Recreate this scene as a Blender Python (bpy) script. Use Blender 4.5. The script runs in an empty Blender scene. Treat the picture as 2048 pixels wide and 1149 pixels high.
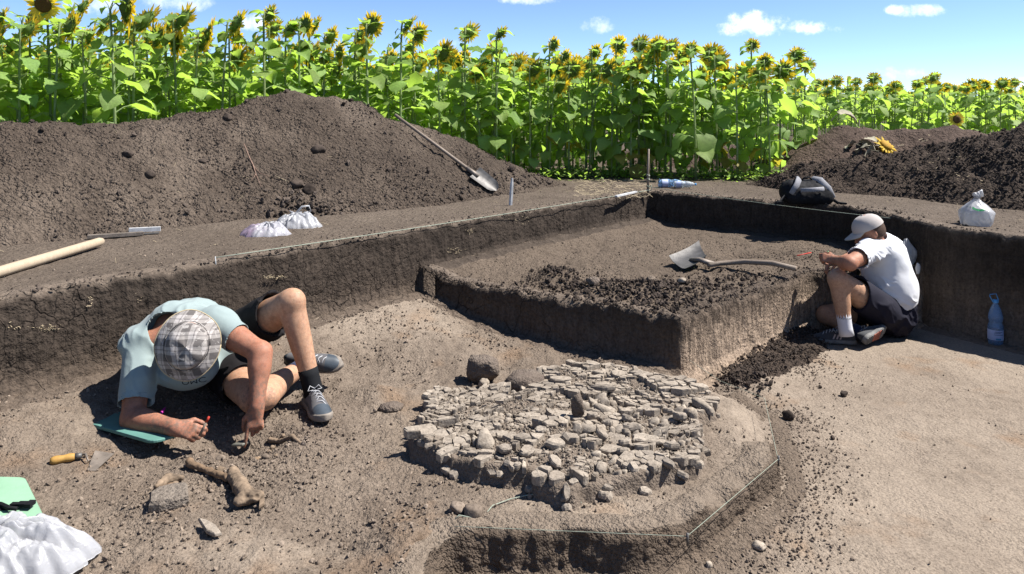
import bpy, math, random
import numpy as np
from mathutils import Vector, Matrix

# ------------------------------------------------------------------ camera, sky, sun
scene = bpy.context.scene
COL = scene.collection
FPX, HOR, CZ = 1500.0, 228.0, 1.6          # focal length in px (2048 wide), horizon row, eye height
cam_data = bpy.data.cameras.new('camera')
cam_data.sensor_width = 36.0
cam_data.lens = 36.0*FPX/2048.0
cam_data.shift_y = -(574.5-HOR)/2048.0
cam_data.clip_start, cam_data.clip_end = 0.05, 5000.0
cam = bpy.data.objects.new('camera', cam_data)
cam.location = (0, 0, CZ); cam.rotation_euler = (math.radians(90), 0, 0)
COL.objects.link(cam); scene.camera = cam

SUN_AZ, SUN_EL = math.radians(86), math.radians(54)     # azimuth clockwise from +Y
SDIR = Vector((math.sin(SUN_AZ)*math.cos(SUN_EL), math.cos(SUN_AZ)*math.cos(SUN_EL), math.sin(SUN_EL)))
sun_data = bpy.data.lights.new('sun', 'SUN')
sun_data.energy = 5.0; sun_data.angle = math.radians(0.53); sun_data.color = (1.0, 0.965, 0.915)
sun = bpy.data.objects.new('sun', sun_data)
sun.rotation_euler = (-SDIR).to_track_quat('-Z', 'Y').to_euler()
sun.location = (6, 3, 8)
COL.objects.link(sun)

world = bpy.data.worlds.new('World'); scene.world = world; world.use_nodes = True
def build_world():
    nt = world.node_tree; N = nt.nodes; L = nt.links; N.clear()
    out = N.new('ShaderNodeOutputWorld'); bg = N.new('ShaderNodeBackground')
    sky = N.new('ShaderNodeTexSky'); sky.sky_type = 'NISHITA'; sky.sun_disc = False
    sky.sun_elevation = SUN_EL; sky.sun_rotation = SUN_AZ
    sky.air_density = 0.5; sky.dust_density = 0.0; sky.ozone_density = 3.2; sky.altitude = 100
    bg.inputs['Strength'].default_value = 0.092
    # clouds: small fair-weather cumulus low over the field, by direction
    geo = N.new('ShaderNodeTexCoord')
    sep = N.new('ShaderNodeSeparateXYZ'); L.new(geo.outputs['Generated'], sep.inputs[0])
    def m(op, a, b=None, c=None):
        n = N.new('ShaderNodeMath'); n.operation = op
        for i, v in enumerate((a, b, c)):
            if v is None: continue
            if isinstance(v, (int, float)): n.inputs[i].default_value = v
            else: L.new(v, n.inputs[i])
        return n.outputs[0]
    yy = m('MAXIMUM', sep.outputs[1], 0.02)
    az = m('DIVIDE', sep.outputs[0], yy); el = m('DIVIDE', sep.outputs[2], yy)
    comb = N.new('ShaderNodeCombineXYZ'); L.new(az, comb.inputs[0]); L.new(el, comb.inputs[1])
    def noise(scale, detail, rough=0.55):
        n = N.new('ShaderNodeTexNoise'); n.inputs['Scale'].default_value = scale
        n.inputs['Detail'].default_value = detail; n.inputs['Roughness'].default_value = rough
        L.new(comb.outputs[0], n.inputs['Vector']); return n.outputs['Fac']
    n1 = noise(30, 7, 0.68); n2 = noise(11, 3, 0.5)
    wob = m('ADD', m('MULTIPLY', m('SUBTRACT', n1, 0.5), 7.0), m('MULTIPLY', m('SUBTRACT', n2, 0.5), 3.0))
    clouds = [(1192,52,42,16,.55),(1515,50,60,26,.9),(1625,57,56,15,.8),(1845,24,50,13,.62),(1790,22,24,9,.7),
              (1050,2,58,9,.6),(515,45,40,18,.75),(350,6,70,18,.5),(1808,150,42,16,.55),(2040,165,30,10,.5),
              (900,88,36,9,.3),(200,10,60,24,.5),(1380,-60,120,30,.8),(760,-90,160,40,.8),(2300,40,120,30,.8),(-250,60,140,34,.8)]
    acc = None
    for px, py, rx, ry, a in clouds:
        cx, cy, sx, sy = (px-1024)/FPX, (HOR-py)/FPX, rx/FPX, ry/FPX
        dx = m('DIVIDE', m('SUBTRACT', az, cx), sx)
        dyr = m('SUBTRACT', el, cy)
        dy = m('DIVIDE', dyr, sy)
        # flatter bases: the lower half falls off faster
        dyl = m('MULTIPLY', m('MINIMUM', dy, 0.0), 0.7)
        r2 = m('ADD', m('ADD', m('MULTIPLY', dx, dx), m('MULTIPLY', dy, dy)), m('MULTIPLY', dyl, dyl))
        v = m('ADD', m('SUBTRACT', 1.0, r2), wob)
        s = N.new('ShaderNodeMapRange'); s.interpolation_type = 'SMOOTHSTEP'
        L.new(v, s.inputs[0]); s.inputs[1].default_value = -0.5; s.inputs[2].default_value = 1.9
        s.inputs[3].default_value = 0; s.inputs[4].default_value = a
        acc = s.outputs[0] if acc is None else m('MAXIMUM', acc, s.outputs[0])
    front = m('GREATER_THAN', sep.outputs[1], 0.05)
    acc = m('MULTIPLY', acc, front)
    mix = N.new('ShaderNodeMix'); mix.data_type = 'RGBA'
    L.new(acc, mix.inputs['Factor']); L.new(sky.outputs[0], mix.inputs[6])
    mix.inputs[7].default_value = (7.2, 7.5, 8.2, 1)
    L.new(mix.outputs[2], bg.inputs['Color']); L.new(bg.outputs[0], out.inputs[0])
build_world()
scene.view_settings.view_transform = 'Standard'; scene.view_settings.look = 'None'
scene.view_settings.gamma = 1.0; scene.view_settings.exposure = 1.24
scene.view_settings.use_curve_mapping = False
scene.render.engine = 'CYCLES'
scene.cycles.diffuse_bounces = 2; scene.cycles.max_bounces = 6; scene.cycles.transparent_max_bounces = 8

# ------------------------------------------------------------------ helpers
rng = np.random.default_rng(7)
random.seed(7)

def P(px, py, Y):
    """point at photo pixel (px,py) and depth Y"""
    return np.array([(px-1024)*Y/FPX, Y, CZ-(py-HOR)*Y/FPX])
def G(px, py, z):
    """point where the ray of pixel meets height z"""
    Y = FPX*(CZ-z)/(py-HOR)
    return np.array([(px-1024)*Y/FPX, Y, z])

_perm = np.random.default_rng(11).permutation(256).astype(np.int64)
_perm = np.concatenate([_perm, _perm, _perm])
_gr = np.random.default_rng(12).normal(size=(256, 3)); _gr /= np.linalg.norm(_gr, axis=1, keepdims=True)
def perlin(x, y, z=None):
    x = np.asarray(x, dtype=np.float64); y = np.asarray(y, dtype=np.float64)
    z = np.zeros_like(x) if z is None else np.asarray(z, dtype=np.float64)
    xi, yi, zi = np.floor(x), np.floor(y), np.floor(z)
    fx, fy, fz = x-xi, y-yi, z-zi
    X, Y, Z = xi.astype(np.int64) & 255, yi.astype(np.int64) & 255, zi.astype(np.int64) & 255
    u, v, w = (f*f*f*(f*(f*6-15)+10) for f in (fx, fy, fz))
    r = 0
    for dx in (0, 1):
        for dy in (0, 1):
            for dz in (0, 1):
                h = _perm[_perm[_perm[(X+dx) & 255]+((Y+dy) & 255)]+((Z+dz) & 255)]
                g = _gr[h]
                d = g[..., 0]*(fx-dx)+g[..., 1]*(fy-dy)+g[..., 2]*(fz-dz)
                r = r + d*(u if dx else 1-u)*(v if dy else 1-v)*(w if dz else 1-w)
    return r*1.5
def fbm(x, y, z=None, oct=4, gain=0.5, lac=2.03):
    a, s, t = 1.0, 0, 0
    for i in range(oct):
        s = s + a*perlin(x, y, z); t += a
        x = x*lac+17.3; y = y*lac-9.1; z = None if z is None else z*lac+3.7
        a *= gain
    return s/t
def ss(a, b, x):
    t = np.clip((x-a)/(b-a), 0, 1); return t*t*(3-2*t)

def seg_dist(X, Y, poly, closed=True):
    d = np.full(np.shape(X), 1e9); n = len(poly)
    for i in range(n if closed else n-1):
        ax, ay = poly[i]; bx, by = poly[(i+1) % n]
        ex, ey = bx-ax, by-ay
        t = np.clip(((X-ax)*ex+(Y-ay)*ey)/(ex*ex+ey*ey), 0, 1)
        d = np.minimum(d, np.hypot(X-ax-t*ex, Y-ay-t*ey))
    return d
def inside(X, Y, poly):
    c = np.zeros(np.shape(X), dtype=bool); n = len(poly)
    for i in range(n):
        ax, ay = poly[i]; bx, by = poly[(i+1) % n]
        if ay == by: continue
        k = ((ay > Y) != (by > Y)) & (X < (bx-ax)*(Y-ay)/(by-ay)+ax)
        c ^= k
    return c
def sdf_poly(X, Y, poly):
    return np.where(inside(X, Y, poly), -1, 1)*seg_dist(X, Y, poly)

def np_mesh(name, V, F, mats, smooth=True, attrs=None, fmat=None):
    """V (n,3); F (m,4) or (m,3) array or list of index lists"""
    V = np.asarray(V, dtype=np.float32)
    me = bpy.data.meshes.new(name)
    if isinstance(F, np.ndarray):
        k = F.shape[1]; m = F.shape[0]
        me.vertices.add(len(V)); me.vertices.foreach_set('co', V.ravel())
        me.loops.add(m*k); me.loops.foreach_set('vertex_index', F.astype(np.int32).ravel())
        me.polygons.add(m)
        me.polygons.foreach_set('loop_start', np.arange(0, m*k, k, dtype=np.int32))
        me.polygons.foreach_set('loop_total', np.full(m, k, dtype=np.int32))
        me.update(calc_edges=True)
    else:
        me.from_pydata([tuple(map(float, v)) for v in V], [], [tuple(int(i) for i in f) for f in F]); me.update()
    if not isinstance(mats, (list, tuple)): mats = [mats]
    for mt in mats: me.materials.append(mt)
    if fmat is not None: me.polygons.foreach_set('material_index', np.asarray(fmat, dtype=np.int32))
    if smooth: me.polygons.foreach_set('use_smooth', np.ones(len(me.polygons), dtype=bool))
    if attrs:
        for k_, a in attrs.items():
            at = me.attributes.new(k_, 'FLOAT', 'POINT'); at.data.foreach_set('value', np.asarray(a, dtype=np.float32).ravel())
    me.validate(verbose=False)
    return me

def link(name, me, parent=None, label=None, cat=None, group=None, kind=None):
    o = bpy.data.objects.new(name, me); COL.objects.link(o)
    if parent is not None: o.parent = parent
    tag(o, label, cat, group, kind); return o
def tag(o, label=None, cat=None, group=None, kind=None):
    if label: o['label'] = label
    if cat: o['category'] = cat
    if group: o['group'] = group
    if kind: o['kind'] = kind
    return o
def empty(name, loc=(0, 0, 0), label=None, cat=None, group=None):
    o = bpy.data.objects.new(name, None); COL.objects.link(o); o.location = loc
    o.empty_display_size = 0.1
    return tag(o, label, cat, group)

def grid_faces(nr, nc, wrap=False):
    i = np.arange(nr-1)[:, None]; j = np.arange(nc if wrap else nc-1)[None, :]
    j2 = (j+1) % nc
    return np.stack([i*nc+j, i*nc+j2, (i+1)*nc+j2, (i+1)*nc+j], -1).reshape(-1, 4)

class MB:
    """collects geometry for one mesh"""
    def __init__(s): s.V = []; s.F = []; s.M = []
    def add(s, V, F, mi=0):
        b = len(s.V); s.V += [tuple(map(float, v)) for v in V]
        for f in F: s.F.append(tuple(int(i)+b for i in f)); s.M.append(mi)
        return s
    def tube(s, path, r, seg=8, mi=0, cap=True, sx=1.0, up=None):
        path = np.asarray(path, float); n = len(path)
        r = np.full(n, r, float) if np.ndim(r) == 0 else np.asarray(r, float)
        T = np.gradient(path, axis=0); T /= np.linalg.norm(T, axis=1, keepdims=True)+1e-12
        u = np.array(up if up is not None else ((0, 0, 1) if abs(T[0][2]) < .9 else (1, 0, 0)), float)
        V = []
        for i in range(n):
            u = u-T[i]*u.dot(T[i]); u /= np.linalg.norm(u)+1e-12
            w = np.cross(T[i], u)
            for k in range(seg):
                a = 2*math.pi*k/seg
                V.append(path[i]+r[i]*(math.cos(a)*u+sx*math.sin(a)*w))
        F = [tuple(f) for f in grid_faces(n, seg, True)]
        if cap:
            F.append(tuple(range(seg-1, -1, -1))); F.append(tuple(range((n-1)*seg, n*seg)))
        return s.add(V, F, mi)
    def lathe(s, prof, seg=24, mi=0, M=None):
        V = []
        for r, z in prof:
            for k in range(seg):
                a = 2*math.pi*k/seg; V.append((r*math.cos(a), r*math.sin(a), z))
        F = [tuple(f) for f in grid_faces(len(prof), seg, True)]
        if M is not None: V = [tuple(M @ Vector(v)) for v in V]
        return s.add(V, F, mi)
    def box(s, c, d, mi=0, M=None):
        c = np.array(c, float); d = np.array(d, float)/2
        V = [c+d*np.array((x, y, z)) for x in (-1, 1) for y in (-1, 1) for z in (-1, 1)]
        if M is not None: V = [tuple(M @ Vector(v)) for v in V]
        return s.add(V, [(0,1,3,2),(4,6,7,5),(0,4,5,1),(2,3,7,6),(0,2,6,4),(1,5,7,3)], mi)
    def mesh(s, name, mats, smooth=True):
        return np_mesh(name, np.array(s.V), s.F, mats, smooth, fmat=s.M)
    def obj(s, name, mats, parent=None, smooth=True, **kw):
        return link(name, s.mesh(name, mats, smooth), parent, **kw)

# ------------------------------------------------------------------ materials
def new_mat(name):
    m = bpy.data.materials.new(name); m.use_nodes = True
    nt = m.node_tree; b = nt.nodes['Principled BSDF']
    return m, nt, nt.nodes, nt.links, b
def ramp(N, pts):
    r = N.new('ShaderNodeValToRGB'); e = r.color_ramp.elements
    while len(e) < len(pts): e.new(0.5)
    for i, (p, c) in enumerate(pts):
        e[i].position = p; e[i].color = (*c, 1) if len(c) == 3 else c
    return r
def tex(N, L, kind, scale, vec=None, detail=4, rough=0.55, mapping=None):
    n = N.new('ShaderNodeTexNoise' if kind == 'noise' else 'ShaderNodeTexVoronoi')
    n.inputs['Scale'].default_value = scale
    if kind == 'noise':
        n.inputs['Detail'].default_value = detail; n.inputs['Roughness'].default_value = rough
    if vec is not None:
        if mapping:
            mp = N.new('ShaderNodeMapping'); mp.inputs['Scale'].default_value = mapping; L.new(vec, mp.inputs[0]); vec = mp.outputs[0]
        L.new(vec, n.inputs['Vector'])
    return n
def mixc(N, L, fac, a, b, mode='MIX'):
    n = N.new('ShaderNodeMix'); n.data_type = 'RGBA'; n.blend_type = mode
    for sock, v in ((n.inputs['Factor'], fac), (n.inputs[6], a), (n.inputs[7], b)):
        if isinstance(v, (int, float)): sock.default_value = v
        elif isinstance(v, tuple): sock.default_value = (*v, 1) if len(v) == 3 else v
        else: L.new(v, sock)
    return n.outputs[2]
def mth(N, L, op, a, b=None, clamp=False):
    n = N.new('ShaderNodeMath'); n.operation = op; n.use_clamp = clamp
    for i, v in enumerate((a, b)):
        if v is None: continue
        if isinstance(v, (int, float)): n.inputs[i].default_value = v
        else: L.new(v, n.inputs[i])
    return n.outputs[0]
def bump(N, L, b, h, strength, dist, prev=None):
    n = N.new('ShaderNodeBump'); n.inputs['Strength'].default_value = strength; n.inputs['Distance'].default_value = dist
    L.new(h, n.inputs['Height'])
    if prev is not None: L.new(prev, n.inputs['Normal'])
    if b is not None: L.new(n.outputs[0], b.inputs['Normal'])
    return n.outputs[0]

ALB = 0.62      # overall reflectance of the dry site relative to the first swatches
def soil_mat(name, dark, light, streak=0.0, speck=0.5, big=1.3, pale=None, strata=None, bumpd=0.016, inst=False, gran=1.0, island=False, gsc=1.0, burnt=None, gain=1.0, cracks=False, smooth_pale=0.0):
    def tone(c):
        l = .3*c[0]+.59*c[1]+.11*c[2]; return tuple((x*.96+l*.04)*gain*ALB for x in c)
    dark, light = tone(dark), tone(light)
    if pale is not None: pale = (tone(pale[0]), tone(pale[1]))
    if strata: strata = (strata[0], strata[1], tone(strata[2]))
    """earth: tone varies in patches and grain; 'pale' attribute = dry dust, strata = (z0, z1, colour) lighter subsoil"""
    m, nt, N, L, b = new_mat(name)
    geo = N.new('ShaderNodeNewGeometry'); pos = geo.outputs['Position']
    n1 = tex(N, L, 'noise', big, pos, 4, 0.6); n2 = tex(N, L, 'noise', 14, pos, 4, 0.65)
    n3 = tex(N, L, 'noise', 95*max(.5, gsc), pos, 3, 0.7)
    fac = mth(N, L, 'ADD', mth(N, L, 'MULTIPLY', n1.outputs['Fac'], 0.55), mth(N, L, 'MULTIPLY', n2.outputs['Fac'], 0.45))
    r = ramp(N, [(0.34, dark), (0.66, light)]); L.new(fac, r.inputs[0]); c = r.outputs[0]
    if inst:
        oi = N.new('ShaderNodeObjectInfo'); ri = ramp(N, [(0.0, (0.7, 0.69, 0.68)), (0.6, (0.95, 0.95, 0.95)), (1.0, (1.25, 1.24, 1.22))]); L.new(oi.outputs['Random'], ri.inputs[0])
        c = mixc(N, L, 1.0, c, ri.outputs[0], 'MULTIPLY')
    if island:
        ri = ramp(N, [(0.0, (0.72, 0.70, 0.68)), (0.5, (1.0, 1.0, 1.0)), (1.0, (1.18, 1.17, 1.15))]); L.new(geo.outputs['Random Per Island'], ri.inputs[0])
        c = mixc(N, L, 1.0, c, ri.outputs[0], 'MULTIPLY')
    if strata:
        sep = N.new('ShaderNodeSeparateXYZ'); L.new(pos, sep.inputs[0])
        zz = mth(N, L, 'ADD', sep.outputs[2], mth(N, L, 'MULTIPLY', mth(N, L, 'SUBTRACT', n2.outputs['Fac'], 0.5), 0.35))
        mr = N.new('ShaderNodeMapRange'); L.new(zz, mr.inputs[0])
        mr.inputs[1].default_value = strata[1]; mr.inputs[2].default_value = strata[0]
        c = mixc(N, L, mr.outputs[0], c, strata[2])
    if streak:
        ns = tex(N, L, 'noise', 1.0, pos, 3, 0.6, mapping=(45, 45, 5))
        rs = ramp(N, [(0.38, (0.45, 0.43, 0.42)), (0.6, (1.25, 1.22, 1.2))]); L.new(ns.outputs['Fac'], rs.inputs[0])
        c = mixc(N, L, streak, c, rs.outputs[0], 'MULTIPLY')
    if pale is not None:
        at = N.new('ShaderNodeAttribute'); at.attribute_name = 'pale'
        pf = mth(N, L, 'ADD', at.outputs['Fac'], mth(N, L, 'MULTIPLY', mth(N, L, 'SUBTRACT', n2.outputs['Fac'], 0.5), 1.1), True)
        pf = mth(N, L, 'MULTIPLY', pf, mth(N, L, 'MULTIPLY', at.outputs['Fac'], 1.6, True))
        pc = mixc(N, L, n1.outputs['Fac'], pale[0], pale[1])
        c = mixc(N, L, pf, c, pc)
    if cracks:
        nd = tex(N, L, 'noise', 5, pos, 3); vm = N.new('ShaderNodeVectorMath'); vm.operation = 'MULTIPLY_ADD'; L.new(nd.outputs['Color'], vm.inputs[0]); vm.inputs[1].default_value = (.22, .22, .22); L.new(pos, vm.inputs[2])
        vc = N.new('ShaderNodeTexVoronoi'); vc.feature = 'DISTANCE_TO_EDGE'; mp = N.new('ShaderNodeMapping'); mp.inputs['Scale'].default_value = (7, 7, 3.6); L.new(vm.outputs[0], mp.inputs[0]); L.new(mp.outputs[0], vc.inputs['Vector']); vc.inputs['Scale'].default_value = 1
        cr = ramp(N, [(0.004, (1, 1, 1)), (0.022, (0, 0, 0))]); L.new(vc.outputs['Distance'], cr.inputs[0])
        cp = ramp(N, [(0.50, (0, 0, 0)), (0.66, (1, 1, 1))]); L.new(n1.outputs['Fac'], cp.inputs[0])
        crk = mth(N, L, 'MULTIPLY', cr.outputs[0], cp.outputs[0])
        c = mixc(N, L, mth(N, L, 'MULTIPLY', crk, .55), c, (0.012, 0.009, 0.008))
    if burnt:
        nb = tex(N, L, 'noise', 2.6, pos, 3); rb = ramp(N, [(0.58, (0, 0, 0)), (0.72, (1, 1, 1))]); L.new(nb.outputs['Fac'], rb.inputs[0])
        c = mixc(N, L, mth(N, L, 'MULTIPLY', rb.outputs[0], 0.5), c, burnt)
    # grain and pale specks
    rg = ramp(N, [(0.3, (0.55, 0.53, 0.51)), (0.5, (1.0, 1.0, 1.0)), (0.7, (1.28, 1.27, 1.25))]); L.new(n3.outputs['Fac'], rg.inputs[0])
    c = mixc(N, L, 0.85, c, rg.outputs[0], 'MULTIPLY')
    vs = tex(N, L, 'voronoi', 60, pos); vs.inputs['Randomness'].default_value = 1
    sp = ramp(N, [(0.0, (1, 1, 1)), (0.10, (1, 1, 1)), (0.16, (0, 0, 0))]); L.new(vs.outputs['Distance'], sp.inputs[0])
    sn = tex(N, L, 'noise', 9, pos, 2); sr = ramp(N, [(0.55, (0, 0, 0)), (0.68, (1, 1, 1))]); L.new(sn.outputs['Fac'], sr.inputs[0])
    spf = mth(N, L, 'MULTIPLY', mth(N, L, 'MULTIPLY', sp.outputs[0], sr.outputs[0]), speck*0.5)
    c = mixc(N, L, spf, c, (0.22, 0.19, 0.15))
    L.new(c, b.inputs['Base Color']); b.inputs['Roughness'].default_value = 0.95
    b.inputs['Specular IOR Level'].default_value = 0.12
    hh = mth(N, L, 'ADD', mth(N, L, 'MULTIPLY', n2.outputs['Fac'], 1.0), mth(N, L, 'MULTIPLY', n3.outputs['Fac'], 0.35))
    pfs = pf if pale is not None else None
    v2 = tex(N, L, 'voronoi', 62*gsc, pos); v3 = tex(N, L, 'voronoi', 150*gsc, pos)
    gm = ramp(N, [(0.36, (0.12, 0.12, 0.12)), (0.62, (1, 1, 1))]); L.new(n1.outputs['Fac'], gm.inputs[0])
    gr = mth(N, L, 'ADD', mth(N, L, 'MULTIPLY', v2.outputs['Distance'], 0.62*gran), mth(N, L, 'MULTIPLY', v3.outputs['Distance'], 0.34*gran))
    hh = mth(N, L, 'SUBTRACT', hh, mth(N, L, 'MULTIPLY', gr, mth(N, L, 'ADD', mth(N, L, 'MULTIPLY', gm.outputs[0], 0.75), 0.25)))
    if pfs is not None and smooth_pale: hh = mth(N, L, 'MULTIPLY', hh, mth(N, L, 'SUBTRACT', 1.0, mth(N, L, 'MULTIPLY', pfs, smooth_pale)))
    if streak: hh = mth(N, L, 'ADD', hh, mth(N, L, 'MULTIPLY', ns.outputs['Fac'], 0.9*streak))
    if cracks: hh = mth(N, L, 'SUBTRACT', hh, mth(N, L, 'MULTIPLY', crk, .6))
    if not inst: bump(N, L, b, hh, 0.9, bumpd)
    return m

def flat_mat(name, col, rough=0.7, metal=0.0, var=0.25, scale=12, spec=0.3, bumps=0.0, bscale=60, sss=0, sheen=0):
    m, nt, N, L, b = new_mat(name)
    tc = N.new('ShaderNodeTexCoord'); vec = tc.outputs['Object']
    n = tex(N, L, 'noise', scale, vec, 5, 0.6)
    col = tuple(c*ALB for c in col)
    d = tuple(max(0, c*(1-var)) for c in col); l = tuple(min(1, c*(1+var)) for c in col)
    r = ramp(N, [(0.3, d), (0.7, l)]); L.new(n.outputs['Fac'], r.inputs[0])
    L.new(r.outputs[0], b.inputs['Base Color'])
    b.inputs['Roughness'].default_value = rough; b.inputs['Metallic'].default_value = metal
    b.inputs['Specular IOR Level'].default_value = spec
    if sss: b.inputs['Subsurface Weight'].default_value = sss; b.inputs['Subsurface Radius'].default_value = (0.012, 0.005, 0.003); b.inputs['Subsurface Scale'].default_value = 1.0
    if sheen: b.inputs['Sheen Weight'].default_value = sheen
    if bumps:
        n2 = tex(N, L, 'noise', bscale, vec, 4, 0.6); bump(N, L, b, n2.outputs['Fac'], bumps, 0.004)
    return m
# ------------------------------------------------------------------ the excavation: lines in plan
WALL = [(-3.6, 1.88), (1.47, 8.12), (3.02, 6.88), (3.20, 5.62), (3.52, 5.12), (4.7, 3.62)]     # rim edge, pit on its right
PIT = [(-3.6, 1.88), (1.47, 8.12), (3.02, 6.88), (3.20, 5.62), (3.52, 5.12), (4.7, 3.62), (4.7, -2.5), (-3.6, -2.5)]
BLOCK = [(-0.86, 5.56), (0.97, 4.30), (2.20, 5.55), (3.30, 5.78)]                                # edge of the unexcavated shelf
SHELF = [(-0.86, 5.56), (0.97, 4.30), (2.20, 5.55), (3.30, 5.78), (3.12, 7.0), (1.47, 8.3)]
PLAT = [(-0.27, -1.0), (-0.262, 2.50), (-0.19, 2.60), (0.50, 2.605), (0.635, 2.665), (1.07, 3.09), (1.15, 3.24), (1.30, 3.86), (1.14, 4.16), (0.97, 4.30)]
PLATP = PLAT + [(0.97, 9.0), (-7.0, 9.0), (-7.0, -1.0)]
LV = np.array([0.776, -0.631])                                                                   # normal of the long left wall

def dleft(X, Y): return (X+1.67)*LV[0]+(Y-4.26)*LV[1]

def rim_z(X, Y):
    return 0.75+0.018*fbm(X*0.7, Y*0.7, oct=3)+0.010*fbm(X*5, Y*5, oct=3)+0.006*fbm(X*22, Y*22, oct=3)

HEAP_L = [(-7.0, 2.6, .95), (-5.5, 4.35, .80), (-3.95, 5.9, .76), (-3.2, 6.75, .80), (-2.75, 7.3, .92), (-2.25, 7.85, 1.08), (-1.75, 8.1, .97), (-1.25, 8.3, .76), (-0.7, 8.6, .60), (-0.15, 8.85, .30), (0.55, 9.05, .03)]
HEAP_R = [(2.9, 8.95, .02), (3.5, 8.7, .28), (4.2, 8.45, .42), (4.9, 8.0, .56), (5.5, 7.6, .86), (6.4, 6.8, 1.15), (8.0, 5.4, 1.2)]
HEAP_F = [(2.2, 12.6, .30), (3.4, 12.3, .34), (4.2, 10.9, .40), (4.65, 10.5, .66), (5.2, 10.4, .58), (5.9, 10.1, .68), (6.6, 9.8, .52), (7.6, 9.3, .40)]
def heap_z(X, Y, ridge, slope, rnd=0.10):
    best = np.full(np.shape(X), -1e3)
    for i in range(len(ridge)-1):
        ax, ay, ah = ridge[i]; bx, by, bh = ridge[i+1]
        ex, ey = bx-ax, by-ay
        t = np.clip(((X-ax)*ex+(Y-ay)*ey)/(ex*ex+ey*ey), 0, 1)
        d = np.hypot(X-ax-t*ex, Y-ay-t*ey)
        h = ah+t*(bh-ah)-slope*(np.sqrt(d*d+rnd*rnd)-rnd)
        best = np.maximum(best, h)
    return best
def heapL(X, Y):
    n = 0.07*fbm(X*1.3, Y*1.3, oct=3)+0.06*fbm(X*4+3, Y*4, oct=3)+0.034*fbm(X*13, Y*13, oct=3)+0.014*fbm(X*38, Y*38, oct=2)
    h = heap_z(X, Y, HEAP_L, 0.70, 0.16)
    return rim_z(X, Y)+np.where(h > -.2, h+n*np.clip((h+.12)/.25, 0.15, 1), h)
def heapR(X, Y):
    n = 0.07*fbm(X*1.5+5, Y*1.5, oct=3)+0.08*fbm(X*4+8, Y*4, oct=3)+0.05*fbm(X*12, Y*12, oct=3)+0.018*fbm(X*32, Y*32, oct=2)
    h = heap_z(X, Y, HEAP_R, 0.66, 0.15)
    return 0.75+np.where(h > -.2, h+n*np.clip((h+.15)/.3, 0.2, 1), h)
def heapF(X, Y):
    n = 0.10*fbm(X*1.2+5, Y*1.2+3, oct=3)+0.05*fbm(X*5+8, Y*5, oct=3)+0.03*fbm(X*14, Y*14, oct=2)
    h = heap_z(X, Y, HEAP_F, 0.62, 0.2)
    return 0.75+np.where(h > -.2, h+n*np.clip((h+.15)/.3, 0.2, 1), h)

def plat_w(X, Y):
    """1 on the raised ground (left side and pedestal), 0 on the low floor"""
    d = sdf_poly(X, Y, PLATP)
    soft = ss(2.95, 3.5, Y)*ss(0.8, 1.0, X)
    off = 0.05*(1-soft); w = 0.03+0.17*soft
    return 1-ss(-off-w, -off+w*0.2+0.001, d), d
def floor_z(X, Y):
    pw, d = plat_w(X, Y)
    dl = np.maximum(dleft(X, Y), 0)
    hi = 0.14+0.17*np.exp(-(dl/0.45)**2)
    hi = hi+0.030*fbm(X*1.6, Y*1.6, oct=3)*ss(1.4, .4, X+0*Y)*np.where((X > -.3) & (Y < 3.0), .3, 1)
    lo = 0.0+0.012*fbm(X*1.1+4, Y*1.1, oct=3)
    # loose toe of soil below the pedestal edge
    lo = lo+0.055*np.exp(-((d-0.02)/0.17)**2)*ss(0.55, 0.9, X)*ss(2.3, 2.7, Y)*(0.6+0.8*fbm(X*3, Y*3, oct=2))
    lo = lo+0.10*np.exp(-((X-0.1)/0.5)**2-((Y-2.1)/0.22)**2)*ss(-.27, 0, X)
    # foot of the shelf by the seated man
    lo = lo+0.07*np.exp(-((X-1.42)/0.16)**2-((Y-4.34)/0.16)**2)
    db = seg_dist(X, Y, BLOCK, closed=False)
    lo = lo+0.05*np.exp(-(db/0.22)**2)*ss(1.0, 1.5, X)*ss(2.3, 1.9, X)
    z = lo+(hi-lo)*pw
    # hollow being dug by the man, and rims of spoil round it
    def g(px, py, r, s=1.0, e=0.15):
        c = G(px, py, e); return np.exp(-(((X-c[0])/(r*s))**2+((Y-c[1])/r)**2))
    z = z-0.075*g(480, 880, 0.13, 1.3)+0.035*g(425, 905, 0.07, 1.2)+0.03*g(600, 900, 0.09, 1.6)
    z = z-0.03*g(690, 1060, 0.16, 1.2)+0.03*g(330, 1005, 0.12)+0.02*g(560, 985, 0.2)
    z = z+0.05*g(760, 790, 0.12)+0.06*g(850, 700, 0.3, 1.3)+0.04*g(920, 640, 0.3, 1.3, .2)+0.03*g(800, 1080, 0.12)
    z = z-0.03*g(1010, 720, 0.14)
    rough = 0.4+0.6*pw
    z = z+(0.017*fbm(X*7, Y*7, oct=3)+0.013*fbm(X*22, Y*22, oct=3)+0.005*fbm(X*60, Y*60, oct=2))*rough
    return z
def shelf_z(X, Y):
    z = 0.42+0.02*fbm(X*1.2, Y*1.2, oct=3)+0.022*fbm(X*6, Y*6, oct=3)+0.013*fbm(X*22, Y*22, oct=3)
    dl = np.maximum(dleft(X, Y), 0)
    z = z+0.07*np.exp(-(dl/0.25)**2)
    def g(px, py, rx, ry, e=0.42):
        c = G(px, py, e); return np.exp(-(((X-c[0])/rx)**2+((Y-c[1])/ry)**2))
    z = z-0.13*g(1485, 510, 0.12, 0.10)
    z = z+0.07*g(1120, 555, .16, .20)+0.06*g(1200, 585, .18, .2)+0.06*g(1290, 590, .2, .2)+0.055*g(1390, 590, .16, .2)
    z = z+0.035*g(1470, 535, .3, .2)
    z = z+0.03*g(1620, 508, .2, .2)
    return z
def low_z(X, Y):
    ins = sdf_poly(X, Y, SHELF)
    return np.where(ins < 0.0, shelf_z(X, Y), floor_z(X, Y))

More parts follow.
